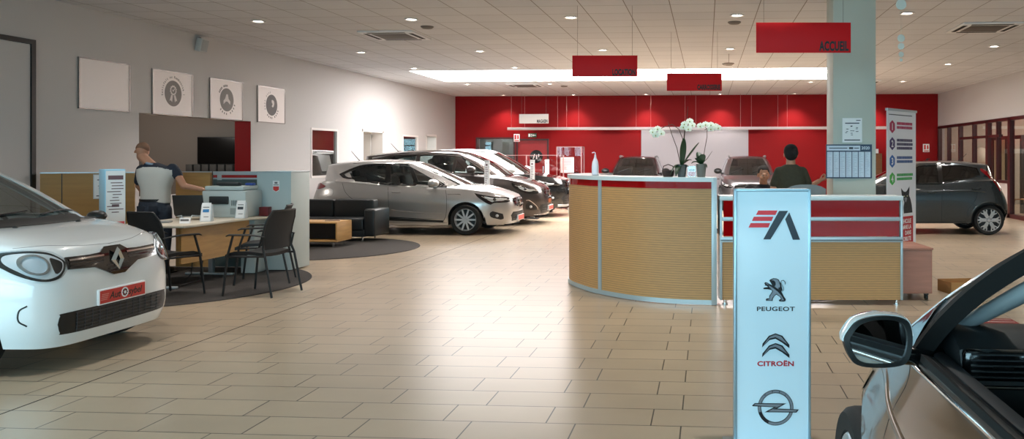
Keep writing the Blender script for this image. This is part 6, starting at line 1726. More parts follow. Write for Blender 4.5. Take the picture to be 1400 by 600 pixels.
# lion mark
def LN(L): return CR(L, 1035, 375, 15)
body = LN([(140, 175), (165, 155), (210, 165), (245, 190), (300, 215), (270, 160), (243, 120), (270, 95), (330, 72), (390, 78), (435, 100), (455, 140), (480, 175), (500, 260), (515, 310), (490, 345), (520, 400), (545, 450), (580, 500), (575, 540), (545, 552), (450, 548), (438, 520), (480, 495), (455, 450), (390, 410), (350, 440), (318, 490), (312, 538), (175, 535), (172, 505), (195, 485), (240, 485), (245, 430), (300, 350), (290, 315), (215, 300), (125, 298), (122, 275), (150, 262), (215, 255), (190, 230), (150, 220), (160, 205)])
poly('lion_outline', body, M_DK)
poly('lion_fill', LN([(285, 110), (335, 88), (395, 95), (430, 120), (450, 165), (470, 235), (455, 265), (425, 268), (440, 300), (400, 280), (350, 245), (375, 200), (370, 150), (335, 120), (300, 118)]), M_CH1, .0006, y=FY - .0012)
poly('lion_fill', LN([(230, 215), (330, 280), (420, 350), (500, 440), (545, 520), (470, 535), (500, 505), (470, 450), (390, 390), (340, 430), (300, 480), (300, 525), (190, 522), (250, 500), (260, 440), (320, 350), (300, 310), (240, 250)]), M_CH1, .0006, y=FY - .0012)
poly('lion_fill', LN([(165, 175), (205, 178), (235, 205), (200, 200)]), M_CH1, .0006, y=FY - .0012)
tl = MB(); tail = LN([(505, 340), (540, 310), (530, 260), (500, 210), (480, 160), (490, 125), (530, 115), (565, 150), (568, 200)])
tl.tube([(a, FY - .001, b_) for a, b_ in tail], [.0022, .0026, .0026, .0026, .003, .0035, .005, .0055, .002], 6, flat=.4); tl.build('lion_tail', M_DK, t, smooth=60)
text('lettering', 'PEUGEOT', .0305, M_DK, t, (TX(1060, 424.5)[0], FY, TX(1060, 424.5)[1]), ext=.0005, align='CENTER', sx=1.42, bold=.0006, space=1.06)
# double chevron
def CV(L): return CR(L, 1020, 410, 6)
for dy in (0, 80):
    poly('chevron', CV([(128, 385 + dy), (132, 355 + dy), (185, 290 + dy), (238, 270 + dy), (295, 290 + dy), (352, 365 + dy), (352, 392 + dy), (290, 345 + dy), (238, 315 + dy), (190, 325 + dy)]), M_DK)
    poly('chevron_fill', CV([(138, 375 + dy), (150, 352 + dy), (190, 300 + dy), (238, 280 + dy), (285, 297 + dy), (340, 362 + dy), (290, 330 + dy), (238, 300 + dy), (190, 312 + dy)]), M_CH1, .0006, y=FY - .0012)
text('lettering', 'CITROËN', .034, mat('citron_red', '#b51c2c', .4), t, (TX(1060, 499.5)[0], FY, TX(1060, 499.5)[1]), ext=.0005, align='CENTER', sx=1.28, bold=.0012, space=1.04)
# ring with bolt
c0 = TX(1059.8, 556.3); s_ = 1 / 9.225 / 264.3
R1, R0 = 225 * s_, 185 * s_
def ann(name, r0, r1, m, d=.0012, y=FY):
    mb = MB(); n = 56
    rows = [[Vector((c0[0] + r_ * cos(2 * pi * k / n), yy, c0[1] + r_ * sin(2 * pi * k / n))) for k in range(n)] for r_, yy in ((r0, y), (r0, y - d), (r1, y - d), (r1, y))]
    mb.grid(rows, closed=True); return mb.build(name, m, t, smooth=0)
ann('ring_edge', R1 * .97, R1, M_DK); ann('ring_edge', R0 * .98, R0 * 1.03, M_DK); ann('ring_band', R0 * 1.03, R1 * .97, M_CH1, .0008)
MB().prism([(c0[0] + R1 * .97 * cos(a), c0[1] + R1 * .97 * sin(a)) for a in [radians(q) for q in range(196, 250, 6)]] + [(c0[0] + R0 * 1.02 * cos(a), c0[1] + R0 * 1.02 * sin(a)) for a in [radians(q) for q in range(244, 190, -6)]], 'xz', FY - .0016, FY).build('ring_dark_part', M_DK, t, smooth=0)
def OP(L): return CR(L, 1020, 525, 9.225)
poly('bolt_edge', OP([(72, 262), (105, 232), (500, 236), (385, 300), (660, 312), (630, 350), (230, 346), (345, 284), (80, 270)]), M_DK, .0022)
poly('bolt_fill', OP([(95, 258), (115, 242), (455, 246), (335, 308), (635, 320), (622, 338), (275, 336), (385, 278), (110, 258)]), M_CH1, .0006, y=FY - .0022)
for ch, (a, b_) in zip('OPEL', [(243, 135), (330, 100), (413, 102), (485, 138)]):
    p_ = TX(1020 + a / 9.225, 525 + b_ / 9.225); ang = atan2(p_[1] - c0[1], p_[0] - c0[0])
    o = text('ring_letter', ch, .013, M_DK, t, (p_[0], FY - .0008, p_[1]), ext=.0004, align='CENTER', bold=.0005)
    o.rotation_euler = (Matrix.Rotation(-(ang - pi / 2), 3, 'Y') @ Matrix.Rotation(pi / 2, 3, 'X')).to_euler()

# ================================================================== hanging signs
M_SIGNR = mat('hanging_sign_red', '#c8151b', .5, spec=.2)
M_WIRE = mat('steel_wire', '#6f6a66', .4, metal=.6)
def hanging(word, X, Y, zt, label, w_=.92, h_=.29, face=M_SIGNR, rz=4.1, ts=.10):
    t = thing('hanging_sign', label, 'sign', (X, Y, zt), radians(rz))
    MB().box(-w_ / 2, w_ / 2, -.008, .008, -h_, 0, bevel=.002).build('panel', face, t)
    for sx in (-.42, .42): MB().cyl((sx * w_, 0, 0), (sx * w_, 0, ZC - zt), .002, seg=6).build('wire', M_WIRE, t, smooth=0)
    text('lettering', word, ts, M_BLACK, t, (w_ / 2 - .025, -.0085, -h_ + .022), ext=.0008, align='RIGHT', sx=.55, bold=.0055, space=1.02)
hanging('ACCUEIL', .945, 8.03, 2.83, 'large red hanging sign in front of the grey column, biggest of the red signs', .925, .295, ts=.125)
hanging('LOCATION', -1.37, 10.90, 2.885, 'red hanging sign left of centre, against the glowing panel', .88, .285, ts=.11)
hanging('CARROSSERIE', -.20, 13.3, 2.885, 'small red hanging sign in the middle, between the other two', .90, .29, ts=.11)
hanging('MAGASIN', -5.35, 24.9, 2.84, 'white hanging sign before the red wall above the door', .92, .29, mat('sign_offwhite', '#c9c5c0', .5), 0, ts=.14)
# long white rail hung before the red wall
t = thing('hanging_rail', 'long thin white rail hanging across the red back wall', 'hanging rail', (-.7, 26.5, 2.44))
MB().box(-5.88, 7.0, -.04, .04, -.045, .045, bevel=.005).build('bar', mat('rail_white', '#d9cfcf', .5), t)
w_ = MB()
for x in (-5.75, -5.3, -4.2, -3.9, -3.5, -1.6, -1.12, 0, .35, 1.8, 2.15, 3.0, 3.3, 4.9, 5.2): MB().cyl((x, 0, .045), (x, 0, ZC - 2.44), .004, seg=6).build('wire', mat('rail_wire', '#b88a86', .5), t, smooth=0)
w_.bm.free()
# ceiling mobile of discs
t = thing('disc_mobile', 'hanging string of small white discs beside the grey column', 'hanging decoration', (2.151, 9.178, ZC))
MB().cyl((0, 0, 0), (0, 0, -.98), .0012, seg=6).build('string', mat('nylon', '#cfcfcf', .4), t)
for z, r_, a in ((3.205, .058, 0), (2.925, .042, 75), (2.832, .042, 5), (2.742, .036, -8), (2.653, .030, 12), (2.59, .018, 0)):
    MB().cyl((0, -.0015, z - ZC), (0, .0015, z - ZC), r_, seg=30, ).build('disc', mat('mobile_disc', '#d5e0da', .5), t, rot=(0, 0, radians(a)))
# hanging lamp/detector
t = thing('hanging_detector', 'small round sensor hanging on a wire before the glowing panel', 'ceiling fitting', (.44, 16.2, ZC))
MB().cyl((0, 0, 0), (0, 0, -.18), .004, seg=8).build('wire', M_WIRE, t); MB().lathe([(0, -.24), (.06, -.235), (.11, -.20), (.11, -.185), (0, -.18)], 24).build('housing', mat('sensor_grey', '#8b8078', .5), t)

# exit and extinguisher signs
def little(name, label, X, Y, z, w_, h_, rz, bgc, marks, cat_):
    t = thing(name, label, cat_, (X, Y, z), rz)
    MB().box(-w_ / 2, w_ / 2, -.03, 0, -h_ / 2, h_ / 2, bevel=.004).build('panel', bgc, t)
    for m_, L in marks:
        mb = MB(); [mb.prism(p_, 'xz', -.0325, -.03) for p_ in L]; mb.build('pictogram', m_, t, smooth=0)
MG = mat('exit_green', '#2e5a45', .5)
little('exit_sign', 'small illuminated exit sign above the red door', -5.85, 26.99, 2.235, .28, .13, 0, MG, [(M_WHITE, [[(-.13, -.05), (-.06, -.05), (-.06, .05), (-.13, .05)], [(.0, .0), (.05, .04), (.05, .015), (.12, .015), (.12, -.015), (.05, -.015), (.05, -.04)], [(-.045, -.05), (-.02, -.02), (-.035, .02), (-.02, .05), (0, .03), (-.01, 0), (.0, -.05)]])], 'exit sign')
for lb, X, Y, z, rz in (('white and red fire sign left of the exit sign on the red wall', -6.38, 26.99, 2.15, 0), ('white and red fire sign at the right end of the red wall', 7.12, 26.99, 1.80, 0)):
    little('fire_sign', lb, X, Y, z, .20, .26, rz, M_WHITE, [(M_RED, [[(-.075, -.05), (-.015, -.05), (-.015, .10), (-.075, .10)], [(.02, -.05), (.075, -.02), (.06, .10), (.02, .08)], [(-.075, -.11), (.075, -.11), (.075, -.08), (-.075, -.08)]])], 'fire sign')
MB_ = None
# red call point under the right-hand sign
t = thing('fire_extinguisher', 'red fire extinguisher under the fire sign at the right end of the red wall', 'fire extinguisher', (7.12, 26.85, .9))
MB().lathe([(0, 0), (.085, 0), (.09, .02), (.09, .40), (.06, .47), (.03, .49), (0, .49)], 22).build('cylinder', mat('extinguisher_red', '#b5161b', .25, coat=.5), t, smooth=50)
MB().cyl((0, 0, .49), (0, 0, .54), .025).box(-.02, .09, -.012, .012, .53, .56).tube([(-.02, 0, .52), (-.12, 0, .45), (-.11, 0, .15)], .012).build('valve', M_BLACKP, t, smooth=50)
MB().box(-.05, .05, .085, .15, .1, .4).build('wall_bracket', M_BLACKP, t)

# ================================================================== price posts between the parked cars
def post(label, X, Y, red=True):
    t = thing('price_post', label, 'display stand', (X, Y, 0), 0, 'price posts between the parked cars')
    MB().box(-.055, .055, -.03, .03, .02, 1.44, bevel=.006).build('column', mat('post_silver', '#b9b8b6', .4, metal=.3), t)
    MB().box(-.15, .15, -.12, .12, 0, .02, bevel=.004).build('base', M_BLACKP, t)
    MB().box(-.045, .045, -.0325, -.030, .7, 1.40).build('sheet', M_WHITE, t, smooth=0)
    p = MB(); r = random.Random(int(Y))
    for k in range(14):
        z = 1.28 - k * .04; p.box(-.03, r.uniform(0, .035), -.0337, -.0325, z - .006, z + .006)
    p.box(-.02, .02, -.0337, -.0325, 1.32, 1.36); p.build('print', mat('print_brownish'), t, smooth=0)
post('slim silver price post between the silver hatchback and the people carrier', -4.76, 17.35)
post('slim white price post behind the people carrier bonnet', -4.24, 19.56)
post('slim white price post beyond the white-roofed crossover, farthest of the three', -4.35, 21.95)
# acrylic showcase and glass rail in front of the red wall
CG = glass('case_glass', (.95, .90, .90), refl=.3)
t = thing('glass_showcase', 'clear glass display case with a printed sheet before the red wall', 'showcase', (-3.98, 23.6, 0))
cs = MB()
for a in ((-.36, .36, -.25, -.244), (-.36, .36, .244, .25), (-.36, -.354, -.25, .25), (.354, .36, -.25, .25)): cs.box(*a, .85, 1.80)
cs.build('glass_walls', CG, t, smooth=0)
ed = MB()
for sx in (-.36, .36):
    for sy in (-.25, .25): ed.box(sx - .012, sx + .012, sy - .012, sy + .012, 0, 1.80)
ed.box(-.37, .37, -.26, .26, 1.795, 1.81).box(-.37, .37, -.26, .26, .82, .85); ed.build('frame', mat('case_frame', '#a57f7c', .3, metal=.4), t, smooth=0)
MB().box(-.35, .35, -.24, .24, .05, .82).build('cabinet', mat('case_cabinet', '#701418', .4), t, smooth=0)
MB().box(-.25, .14, -.262, -.252, 1.05, 1.50).build('sheet', mat('sheet_pinkish', '#d5bdb9', .5), t, smooth=0)
p = MB(); [p.box(-.20, .08, -.2635, -.262, 1.42 - k * .045, 1.435 - k * .045) for k in range(7)]; p.build('print', mat('print_brownish'), t, smooth=0)
tag(MB().ell((0, 0, .12), (.12, .08, .09)).tube([(.08, 0, .16), (.14, 0, .2)], .02).build('dark_accessory', mat('accessory_dark', '#33201d', .5), None, (-3.88, 23.6, .87)), 'small dark accessory inside the glass display case', 'accessory')
tag(MB().lathe([(0, 0), (.1, 0), (.12, .1), (.09, .22), (.03, .26), (0, .26)], 20).build('dark_accessory', mat('accessory_dark'), None, (-3.35, 23.6, 1.50 - .0)), 'dark rounded piece at the top of the glass display case', 'accessory') if False else None
t = thing('glass_rail', 'low glass screen on thin rails between the crossover and the showcase', 'glass screen', (-5.0, 23.2, 0))
MB().box(-1.3, .9, -.004, .004, .75, 1.55).build('glass_sheet', CG, t, smooth=0)
rl = MB()
for x in (-1.28, -.2, .88): rl.box(x - .015, x + .015, -.02, .02, 0, 1.56)
rl.box(-1.3, .9, -.012, .012, 1.55, 1.565).box(-1.3, .9, -.012, .012, .73, .75); rl.build('rail', mat('case_frame'), t, smooth=0)
# white arched display piece on a low plinth
t = thing('display_plinth', 'low white plinth with an orange top and white arch beyond the crossover', 'plinth', (-3.15, 21.6, 0))
MB().box(-.5, .6, -.35, .35, 0, .12, bevel=.004).build('plinth', M_WHITE, t)
MB().box(-.25, .45, -.25, .25, .30, .42, bevel=.02).build('orange_top', mat('orange_piece', '#c8601f', .4), t)
MB().box(-.2, .4, -.2, .2, .12, .30).build('riser', mat('riser_cream', '#cdb68f', .5), t)
MB().tube([(-.55, -.30, .13), (-.42, -.30, .2), (-.30, -.3, .38), (-.22, -.3, .56), (-.05, -.3, .66), (.2, -.3, .68)], [.03, .05, .05, .05, .045, .03], 10, flat=.6).build('arch', M_WHITE, t, smooth=60)

# wooden cupboard behind the banner, office chair with wooden shell, paper lamp
t = thing('cupboard', 'brown wooden cupboard against the red wall behind the banner', 'cupboard', (5.15, 26.7, 0))
MB().box(-.45, .45, -.25, .25, .04, 1.62, bevel=.004).build('body', noisy(mat('brown_wood', '#6b4526', .5), 3, .12, axis=(1, 1, 8)), t)
for k in (-1, 1): MB().box(k * .22 - .215, k * .22 + .215, -.27, -.25, .06, 1.6, bevel=.002).build('door', mat('brown_wood'), t); MB().cyl((k * .04, -.27, .9), (k * .04, -.29, .9), .012).build('knob', M_CHROME, t)
MB().box(-.45, .45, -.25, .25, 0, .04).build('plinth', M_BLACKP, t)
tag(MB().box(-.35, .35, -.2, .2, 0, .14, bevel=.004).build('white_box', M_WHITE, None, (5.15, 26.7, 1.625)), 'white and red carton on top of the brown cupboard', 'box')
tag(MB().prism([(-.3, -.0), (.3, .0), (.2, .06), (-.2, .05)], 'xz', -.003, 0).build('red_label', M_RED, None, (5.15, 26.49, 1.66)), 'red label on the carton above the brown cupboard', 'label') if False else None
t = thing('wooden_chair', 'wooden shell chair with chrome legs inside the office at far right', 'chair', (8.02, 21.0, 0), radians(215))
rows = []
for i in range(9):
    u = i / 8; rows.append([Vector((-.20 - .06 * u, -.20 + .4 * v, .50 + .42 * u)) + Vector((.04 * (2 * v - 1) ** 2, 0, 0)) for v in [k / 6 for k in range(7)]])
b_ = MB(); b_.grid(rows); b_.grid([[p - Vector((.012, 0, 0)) for p in r] for r in rows]); 
for edge in (lambda R: R[0], lambda R: R[-1], lambda R: [q[0] for q in R], lambda R: [q[-1] for q in R]): b_.grid([edge(rows), [p - Vector((.012, 0, 0)) for p in edge(rows)]])
b_.build('backrest', mat('chair_maple', '#c58b4e', .4), t, smooth=60)
MB().box(-.2, .24, -.22, .22, .44, .455, bevel=.005).build('seat', mat('chair_maple'), t)
for sg in (-1, 1):
    MB().tube([(.26, sg * .23, 0), (.2, sg * .2, .43), (-.2, sg * .2, .44), (-.25, sg * .2, .66)], .011).build('leg', M_CHROME, t, smooth=60)
    MB().tube([(-.34, sg * .23, 0), (-.15, sg * .2, .43)], .011).build('leg', M_CHROME, t, smooth=60)
t = thing('round_lamp', 'round white lamp on a thin stand seen through the office glass', 'lamp', (8.6, 26.2, 0))
MB().ell((0, 0, 1.55), (.24, .24, .26), None, 24, 16).build('shade', mat('lamp_paper', '#d9d3c4', .7), t, smooth=60); MB().cyl((0, 0, .02), (0, 0, 1.3), .012).cyl((0, 0, 0), (0, 0, .02), .14, seg=24).build('stand', M_BLACKP, t)
t = thing('office_table', 'low glass table beside the wooden chair in the office', 'table', (8.9, 20.6, 0)); MB().box(-.4, .4, -.4, .4, .70, .72, bevel=.003).build('table_top', mat('table_grey', '#8b9091', .3), t)
for sx in (-.35, .35):
    for sy in (-.35, .35): MB().cyl((sx, sy, 0), (sx, sy, .7), .018).build('leg', M_CHROME, t)
# ================================================================== people
SKIN = mat('skin', '#b98468', .55); SKIN2 = mat('skin_tan', '#c08a6c', .55)
def V(*a): return Vector(a)
def hand(mb, wrist, d, palm_n, curl=.4, L_=.175, thumb=1):
    """palm with four unequal bent fingers and a thumb"""
    d = Vector(d).normalized(); n = Vector(palm_n); n = (n - d * n.dot(d)).normalized(); s_ = d.cross(n).normalized()
    w_ = Vector(wrist); pc = w_ + d * .045
    mb.tube([w_ - d * .01, w_ + d * .03, w_ + d * .085], [.026, .036, .036], 10, flat=.5)
    for k, (o, l) in enumerate([(-.030, .075), (-.010, .085), (.010, .080), (.029, .064)]):
        b = w_ + d * .08 + s_ * o * thumb; p1 = b + d * l * .45 * cos(curl) + n * l * .45 * sin(curl); p2 = p1 + d * l * .35 * cos(curl * 2) + n * l * .35 * sin(curl * 2); p3 = p2 + d * l * .22 * cos(curl * 3) + n * l * .22 * sin(curl * 3)
        mb.tube([b, p1, p2, p3], [.0095, .009, .0082, .0065], 8)
    b = w_ + d * .025 - s_ * .028 * thumb; mb.tube([b, b + d * .03 - s_ * .022 * thumb + n * .01, b + d * .06 - s_ * .028 * thumb + n * .02], [.012, .0105, .008], 8)
def limb(mb, pts, rs, seg=12):
    mb.tube(pts, rs, seg)
    for p, r_ in zip(pts, rs): mb.ell(p, r_ * .99, None, 12, 8)
def head(mb, c, face, up=(0, 0, 1), s_=1.0):
    """head with brow, nose, lips, chin, ears; face = direction looked at"""
    f = Vector(face).normalized(); u = Vector(up); sd = f.cross(u).normalized(); u = sd.cross(f).normalized()
    R_ = Matrix((sd, f, u)).transposed().to_4x4(); M_ = Matrix.Translation(c) @ R_ @ Matrix.Scale(s_, 4)
    def E(p, r_): mb.ell(M_ @ Vector(p), [q * s_ for q in r_], R_, 20, 14)
    E((0, -.012, .03), (.076, .094, .090)); E((0, .028, -.02), (.060, .070, .085)); E((0, .055, -.085), (.030, .026, .024)); E((0, .03, -.06), (.050, .05, .045))
    E((0, .092, .012), (.045, .014, .010)); E((0, .106, -.025), (.014, .018, .013)); mb.tube([M_ @ Vector((0, .092, .012)), M_ @ Vector((0, .112, -.02))], [.008 * s_, .012 * s_], 8)
    E((0, .092, -.058), (.022, .010, .006)); E((0, .092, -.068), (.019, .010, .006))
    for q in (-1, 1): E((q * .080, -.008, -.008), (.009, .018, .030)); E((q * .045, .072, -.03), (.02, .02, .022))
    return M_
def face_details(M_, parent, iris='#3a2a1e', brow='#2a1c14', lips='#8f5048'):
    for q in (-1, 1):
        mb = MB(); mb.ell(M_ @ Vector((q * .030, .088, .0)), (.011, .011, .008), None, 12, 8); o = mb.build('eye', mat('eye_white', '#d9d4cd', .3), parent, smooth=60)
        MB().ell(M_ @ Vector((q * .030, .0965, .0)), (.0055, .004, .0055), None, 10, 6).build('iris', mat('iris_' + iris, iris, .2), o, smooth=60)
        MB().tube([M_ @ Vector((q * .014, .101, .020)), M_ @ Vector((q * .032, .100, .024)), M_ @ Vector((q * .050, .088, .019))], [.003, .004, .002], 6).build('eyebrow', mat('brow_' + brow, brow, .8), parent, smooth=60)
    MB().tube([M_ @ Vector((-.022, .096, -.063)), M_ @ Vector((0, .103, -.062)), M_ @ Vector((.022, .096, -.063))], [.002, .004, .002], 6).build('mouth', mat('lips', lips, .5), parent, smooth=60)

def loft(mb, S, n=32, sub_=5, cap=True, p=2.4):
    """closed soft body through (z, half width, half depth, cx, cy) sections"""
    F = [pch([(q[0], q[i]) for q in S]) for i in range(1, 5)]; zs = []
    for a, b_ in zip(S[:-1], S[1:]): zs += [a[0] + (b_[0] - a[0]) * k / sub_ for k in range(sub_)]
    zs.append(S[-1][0]); rows = []
    for z in zs:
        wx, wy, cx, cy = [f(z) for f in F]; rows.append([mb.bm.verts.new((cx + wx * math.copysign(abs(cos(a)) ** (2 / p), cos(a)), cy + wy * math.copysign(abs(sin(a)) ** (2 / p), sin(a)), z)) for a in [2 * pi * k / n for k in range(n)]])
    for r0, r1 in zip(rows[:-1], rows[1:]):
        for k in range(n): mb.bm.faces.new((r0[k], r0[(k + 1) % n], r1[(k + 1) % n], r1[k]))
    mb.bm.faces.new(rows[0][::-1]); mb.bm.faces.new(rows[-1])
# --- man standing at the desk, back to the camera, leaning to the printer
t = thing('person', 'person in a white polo with navy shoulders leaning over the sales desk, seen from behind', 'person', (-7.09, 9.98, .011))
H_ = V(-.215, .02, 1.535)          # head centre: bowed forwards and to the left
sh_l, sh_r = V(-.20, .02, 1.345), V(.235, .02, 1.36)
hipL, hipR = V(-.115, .0, .90), V(.115, .0, .90)
mb = MB()
Mh = head(mb, H_ + V(-.01, .05, .03), (-.35, 1, -.75), (0, .6, 1))
limb(mb, [V(.0, .0, 1.34), V(-.09, .02, 1.42), H_ + V(.02, .02, -.03)], [.075, .062, .058])
limb(mb, [V(0, 0, .92), V(.0, .01, 1.10), V(.01, .0, 1.28)], [.10, .095, .10])
limb(mb, [sh_l, V(-.27, .07, 1.13), V(-.235, .22, .93)], [.055, .044, .032]); hand(mb, V(-.235, .225, .92), (.1, .5, -.9), (0, .9, .5), .4)
limb(mb, [sh_r, V(.37, .03, 1.13), V(.56, .10, 1.085)], [.055, .044, .030]); hand(mb, V(.57, .105, 1.082), (1, .15, -.12), (0, -.1, -1), .3, thumb=-1)
for hp, kx in ((hipL, -.12), (hipR, .13)): limb(mb, [hp, V(kx, .02, .50), V(kx, -.02, .11)], [.07, .055, .040]); limb(mb, [V(kx, -.02, .06), V(kx, .12, .035)], [.04, .03])
blob('body', mb, SKIN, t, voxel=.009, smooth=3)
# shirt
mb = MB(); 
def torso(rr, zs, dx):
    rows = []
    for z, wx, wy, cx, cy in zs: rows.append([V(cx + (wx + rr) * cos(a) * (abs(cos(a)) ** -.12 if abs(cos(a)) > .05 else 1), cy + (wy + rr) * sin(a), z) for a in [2 * pi * k / 28 for k in range(28)]])
    return rows
TS = [(.91, .185, .135, .01, 0), (.97, .180, .130, .01, 0), (1.08, .182, .125, .01, .0), (1.18, .215, .13, .01, .0), (1.28, .240, .13, .015, 0), (1.345, .232, .115, .015, .0), (1.39, .15, .09, -.01, .01), (1.43, .075, .07, -.06, .02)]
o = blob_shirt = None
loft(mb, TS)
limb(mb, [sh_l + V(.01, 0, -.01), V(-.25, .05, 1.19)], [.072, .062]); limb(mb, [sh_r + V(-.01, 0, -.01), V(.285, .03, 1.27)], [.072, .064])
sh = blob('shirt', mb, None, t, voxel=.012, smooth=5)
m_sh = mat('shirt_white', '#c4c2bc', .8); b = m_sh.node_tree.nodes['Principled BSDF']
m_nv = mat('shirt_navy', '#1b2433', .8)
sh.data.materials.append(m_sh); sh.data.materials.append(m_nv)
for p in sh.data.polygons:
    c = p.center
    yoke = c.z > 1.335 + .18 * abs(c.x - .01) * 0 + .02 * cos((c.x - .0) * 12) and True
    side = abs(c.x - .012) > .243
    if c.z > 1.375 - .25 * max(0, abs(c.x) - .1) or side: p.material_index = 1
mb = MB(); mb.tube([V(-.125, .01, 1.415), V(-.07, -.06, 1.425), V(.0, -.055, 1.405), V(.04, .01, 1.40)], .016, 8); mb.build('collar', mat('collar_blue', '#8fa3b8', .7), sh, smooth=60)
# trousers
mb = MB(); loft(mb, [(.74, .15, .12, 0, -.02), (.82, .180, .138, 0, -.02), (.90, .185, .135, 0, -.01), (.965, .176, .125, .005, 0)])
for kx, hp in ((-.12, hipL), (.13, hipR)): limb(mb, [V(hp.x, -.01, .82), V(kx, .02, .50), V(kx, -.02, .10)], [.105, .075, .062])
tr = blob('trousers', mb, noisy(mat('jeans_blue', '#28303d', .8), 40, .2), t, voxel=.012, smooth=4)
mb = MB(); rows = [[V(.190 * cos(a), .142 * sin(a) - .003, z) for a in [2 * pi * k / 30 for k in range(30)]] for z in (.935, .965)]; mb.grid(rows, closed=True); mb.grid([[p * .97 + V(0, 0, p.z * .03) for p in r] for r in rows], closed=True); mb.build('belt', mat('belt_black', '#15161a', .5), t, smooth=60)
mb = MB()
for q in (-1, 1): mb.box(q * .08 - .055, q * .08 + .055, -.158, -.148, .79, .88, bevel=.003)
mb.build('back_pocket', mat('jeans_dark', '#202733', .8), tr)
for kx in (-.12, .13):
    mb = MB(); mb.ell((kx, .05, .045), (.05, .14, .045), None, 18, 10); mb.box(kx - .048, kx + .048, -.09, .19, 0, .022, bevel=.008); mb.build('shoe', mat('shoe_black', '#141416', .4), t, smooth=60)
# cropped hair: thin cap
mb = MB(); R3 = Mh
mb.ell(R3 @ Vector((0, -.022, .036)), (.079, .096, .090), R3.to_3x3().normalized().to_4x4(), 24, 14)
for v in list(mb.bm.verts):
    q = R3.inverted() @ v.co
    if q.z < .0 - .3 * (q.y + .02) and q.z < .015 or q.y > .055: v.co = R3 @ (q * .9)
mb.build('hair', mat('cropped_hair', '#86604a', .8), t, smooth=60)

# --- woman standing behind the counter, back to the camera
t = thing('person', 'person with dark hair in a bun and olive t-shirt standing behind the counter', 'person', (1.03, 10.05, 0))
mb = MB()
Mh = head(mb, V(.0, .02, 1.545), (.12, 1, -.1))
limb(mb, [V(0, 0, 1.38), V(0, .01, 1.48)], [.062, .055]); limb(mb, [V(0, 0, .95), V(0, 0, 1.15), V(0, 0, 1.32)], [.10, .10, .10])
shl, shr = V(-.15, 0, 1.345), V(.15, 0, 1.345)
limb(mb, [shl, V(-.215, -.02, 1.12), V(-.22, .12, .95)], [.040, .044, .031]); hand(mb, V(-.22, .13, .94), (0, .8, -.6), (0, .6, .8), .4)
limb(mb, [shr, V(.225, .03, 1.15), V(.36, .16, 1.215)], [.040, .043, .029]); hand(mb, V(.365, .165, 1.217), (.8, .2, .35), (-.2, .8, .5), .75, thumb=-1)
for q in (-1, 1): limb(mb, [V(q * .11, 0, .90), V(q * .12, .0, .50), V(q * .12, -.02, .10)], [.10, .06, .042])
blob('body', mb, SKIN, t, voxel=.009, smooth=3)
mb = MB()
loft(mb, [(.86, .19, .14, 0, 0), (.98, .182, .135, 0, 0), (1.08, .172, .13, 0, 0), (1.18, .175, .13, 0, 0), (1.28, .180, .12, 0, 0), (1.35, .165, .105, 0, 0), (1.395, .12, .085, 0, 0), (1.425, .07, .07, 0, 0)])
limb(mb, [shl + V(.01, 0, -.01), V(-.202, -.015, 1.185)], [.064, .056]); limb(mb, [shr + V(-.01, 0, -.01), V(.206, .02, 1.20)], [.064, .056])
blob('t_shirt', mb, noisy(mat('olive_cloth', '#383627', .85), 25, .12), t, voxel=.012, smooth=5)
mb = MB()
mb.ell((0, 0, .88), (.185, .135, .12), None, 24, 10)
for q in (-1, 1): limb(mb, [V(q * .10, 0, .82), V(q * .12, .0, .50), V(q * .12, -.02, .10)], [.11, .08, .065])
blob('trousers', mb, mat('trousers_dark', '#22242a', .8), t, voxel=.014, smooth=4)
for q in (-1, 1):
    mb = MB(); mb.ell((q * .12, .05, .045), (.05, .13, .045), None, 18, 10); mb.box(q * .12 - .045, q * .12 + .045, -.09, .17, 0, .022, bevel=.008); mb.build('shoe', mat('shoe_black'), t, smooth=60)
mb = MB(); mb.ell((0, .0, 1.585), (.088, .098, .092), None, 24, 14); mb.ell((0, -.035, 1.545), (.080, .07, .075), None, 20, 12); mb.ell((.035, -.095, 1.565), (.048, .045, .048), None, 18, 10)
mb.tube([V(.0, -.08, 1.60), V(.02, -.1, 1.58), V(.05, -.12, 1.575)], .02)
h = blob('hair', mb, noisy(mat('dark_hair', '#17110f', .85), 60, .3), t, voxel=.008, smooth=3)
# keep the face clear of hair
for v in h.data.vertices:
    if v.co.y > .055 and v.co.z < 1.60: v.co.y = .055

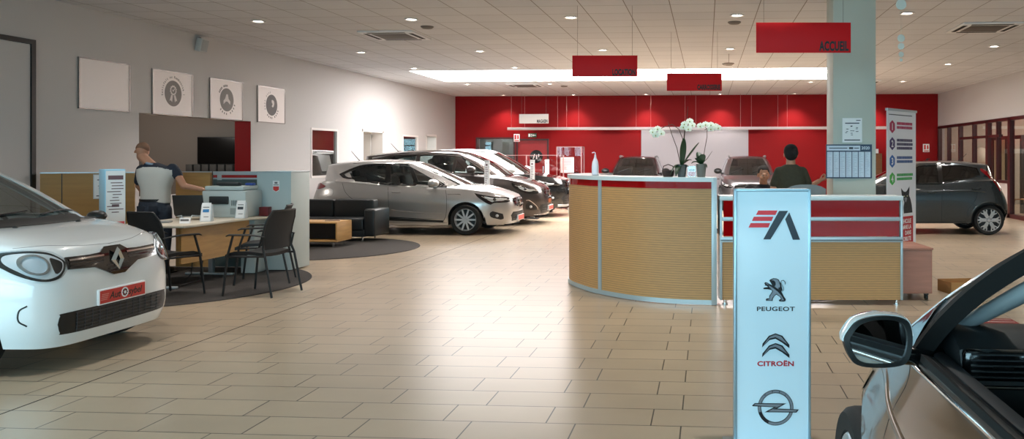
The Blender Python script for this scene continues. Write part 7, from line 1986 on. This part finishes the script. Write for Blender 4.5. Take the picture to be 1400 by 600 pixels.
# --- seated man facing the camera beyond her
t = thing('person', 'person in a dark jacket seated beyond the woman, face towards the camera', 'person', (.80, 11.55, 0))
mb = MB()
Mh = head(mb, V(.0, -.03, 1.262), (.10, -1, -.05))
limb(mb, [V(0, .0, 1.10), V(0, -.01, 1.19)], [.06, .055]); limb(mb, [V(0, .03, .55), V(0, .03, .80), V(0, .0, 1.02)], [.11, .10, .10])
for q in (-1, 1):
    limb(mb, [V(q * .19, .0, 1.05), V(q * .25, -.05, .82), V(q * .15, -.25, .64)], [.058, .046, .032]); hand(mb, V(q * .145, -.26, .635), (-q * .3, -1, -.1), (0, 0, -1), .25, thumb=q)
    limb(mb, [V(q * .10, .0, .52), V(q * .13, -.42, .50), V(q * .13, -.40, .10)], [.095, .065, .042]); limb(mb, [V(q * .13, -.40, .06), V(q * .13, -.52, .04)], [.04, .03])
blob('body', mb, SKIN2, t, voxel=.009, smooth=3)
face_details(Mh, t)
mb = MB()
loft(mb, [(.50, .18, .14, 0, .01), (.68, .18, .14, 0, .01), (.80, .19, .135, 0, .01), (.92, .205, .125, 0, .01), (1.02, .20, .11, 0, .005), (1.08, .14, .09, 0, 0), (1.13, .07, .07, 0, 0)])
for q in (-1, 1): limb(mb, [V(q * .19, .0, 1.05), V(q * .25, -.05, .82), V(q * .17, -.22, .66)], [.08, .062, .046])
blob('jacket', mb, mat('jacket_navy', '#15181f', .8), t, voxel=.012, smooth=4)
mb = MB(); mb.ell((0, .01, .53), (.18, .15, .09), None, 20, 8)
for q in (-1, 1): limb(mb, [V(q * .10, .0, .52), V(q * .13, -.42, .50), V(q * .13, -.40, .10)], [.10, .08, .06])
blob('trousers', mb, mat('trousers_dark'), t, voxel=.014, smooth=3)
for q in (-1, 1): mb = MB(); mb.ell((q * .13, -.47, .045), (.05, .13, .045), None, 18, 10); mb.build('shoe', mat('shoe_black'), t, smooth=60)
mb = MB(); mb.ell(Mh @ Vector((0, -.026, .052)), (.086, .098, .085), None, 24, 14)
for v in mb.bm.verts:
    q = Mh.inverted() @ v.co
    if q.z < -.02 or (q.y > .05 and q.z < .075): v.co = Mh @ (q * .82)
mb.build('hair', mat('short_dark_hair', '#1d1613', .7), t, smooth=60)
# his stool and the counter table he sits at
t = thing('stool', 'dark padded stool under the seated man', 'stool', (.80, 11.58, 0))
MB().cyl((0, 0, .37), (0, 0, .43), .19, seg=28).build('seat', M_CHAIR, t); MB().cyl((0, 0, .02), (0, 0, .37), .025).cyl((0, 0, 0), (0, 0, .02), .2, seg=28).build('stand', M_CHROME, t)
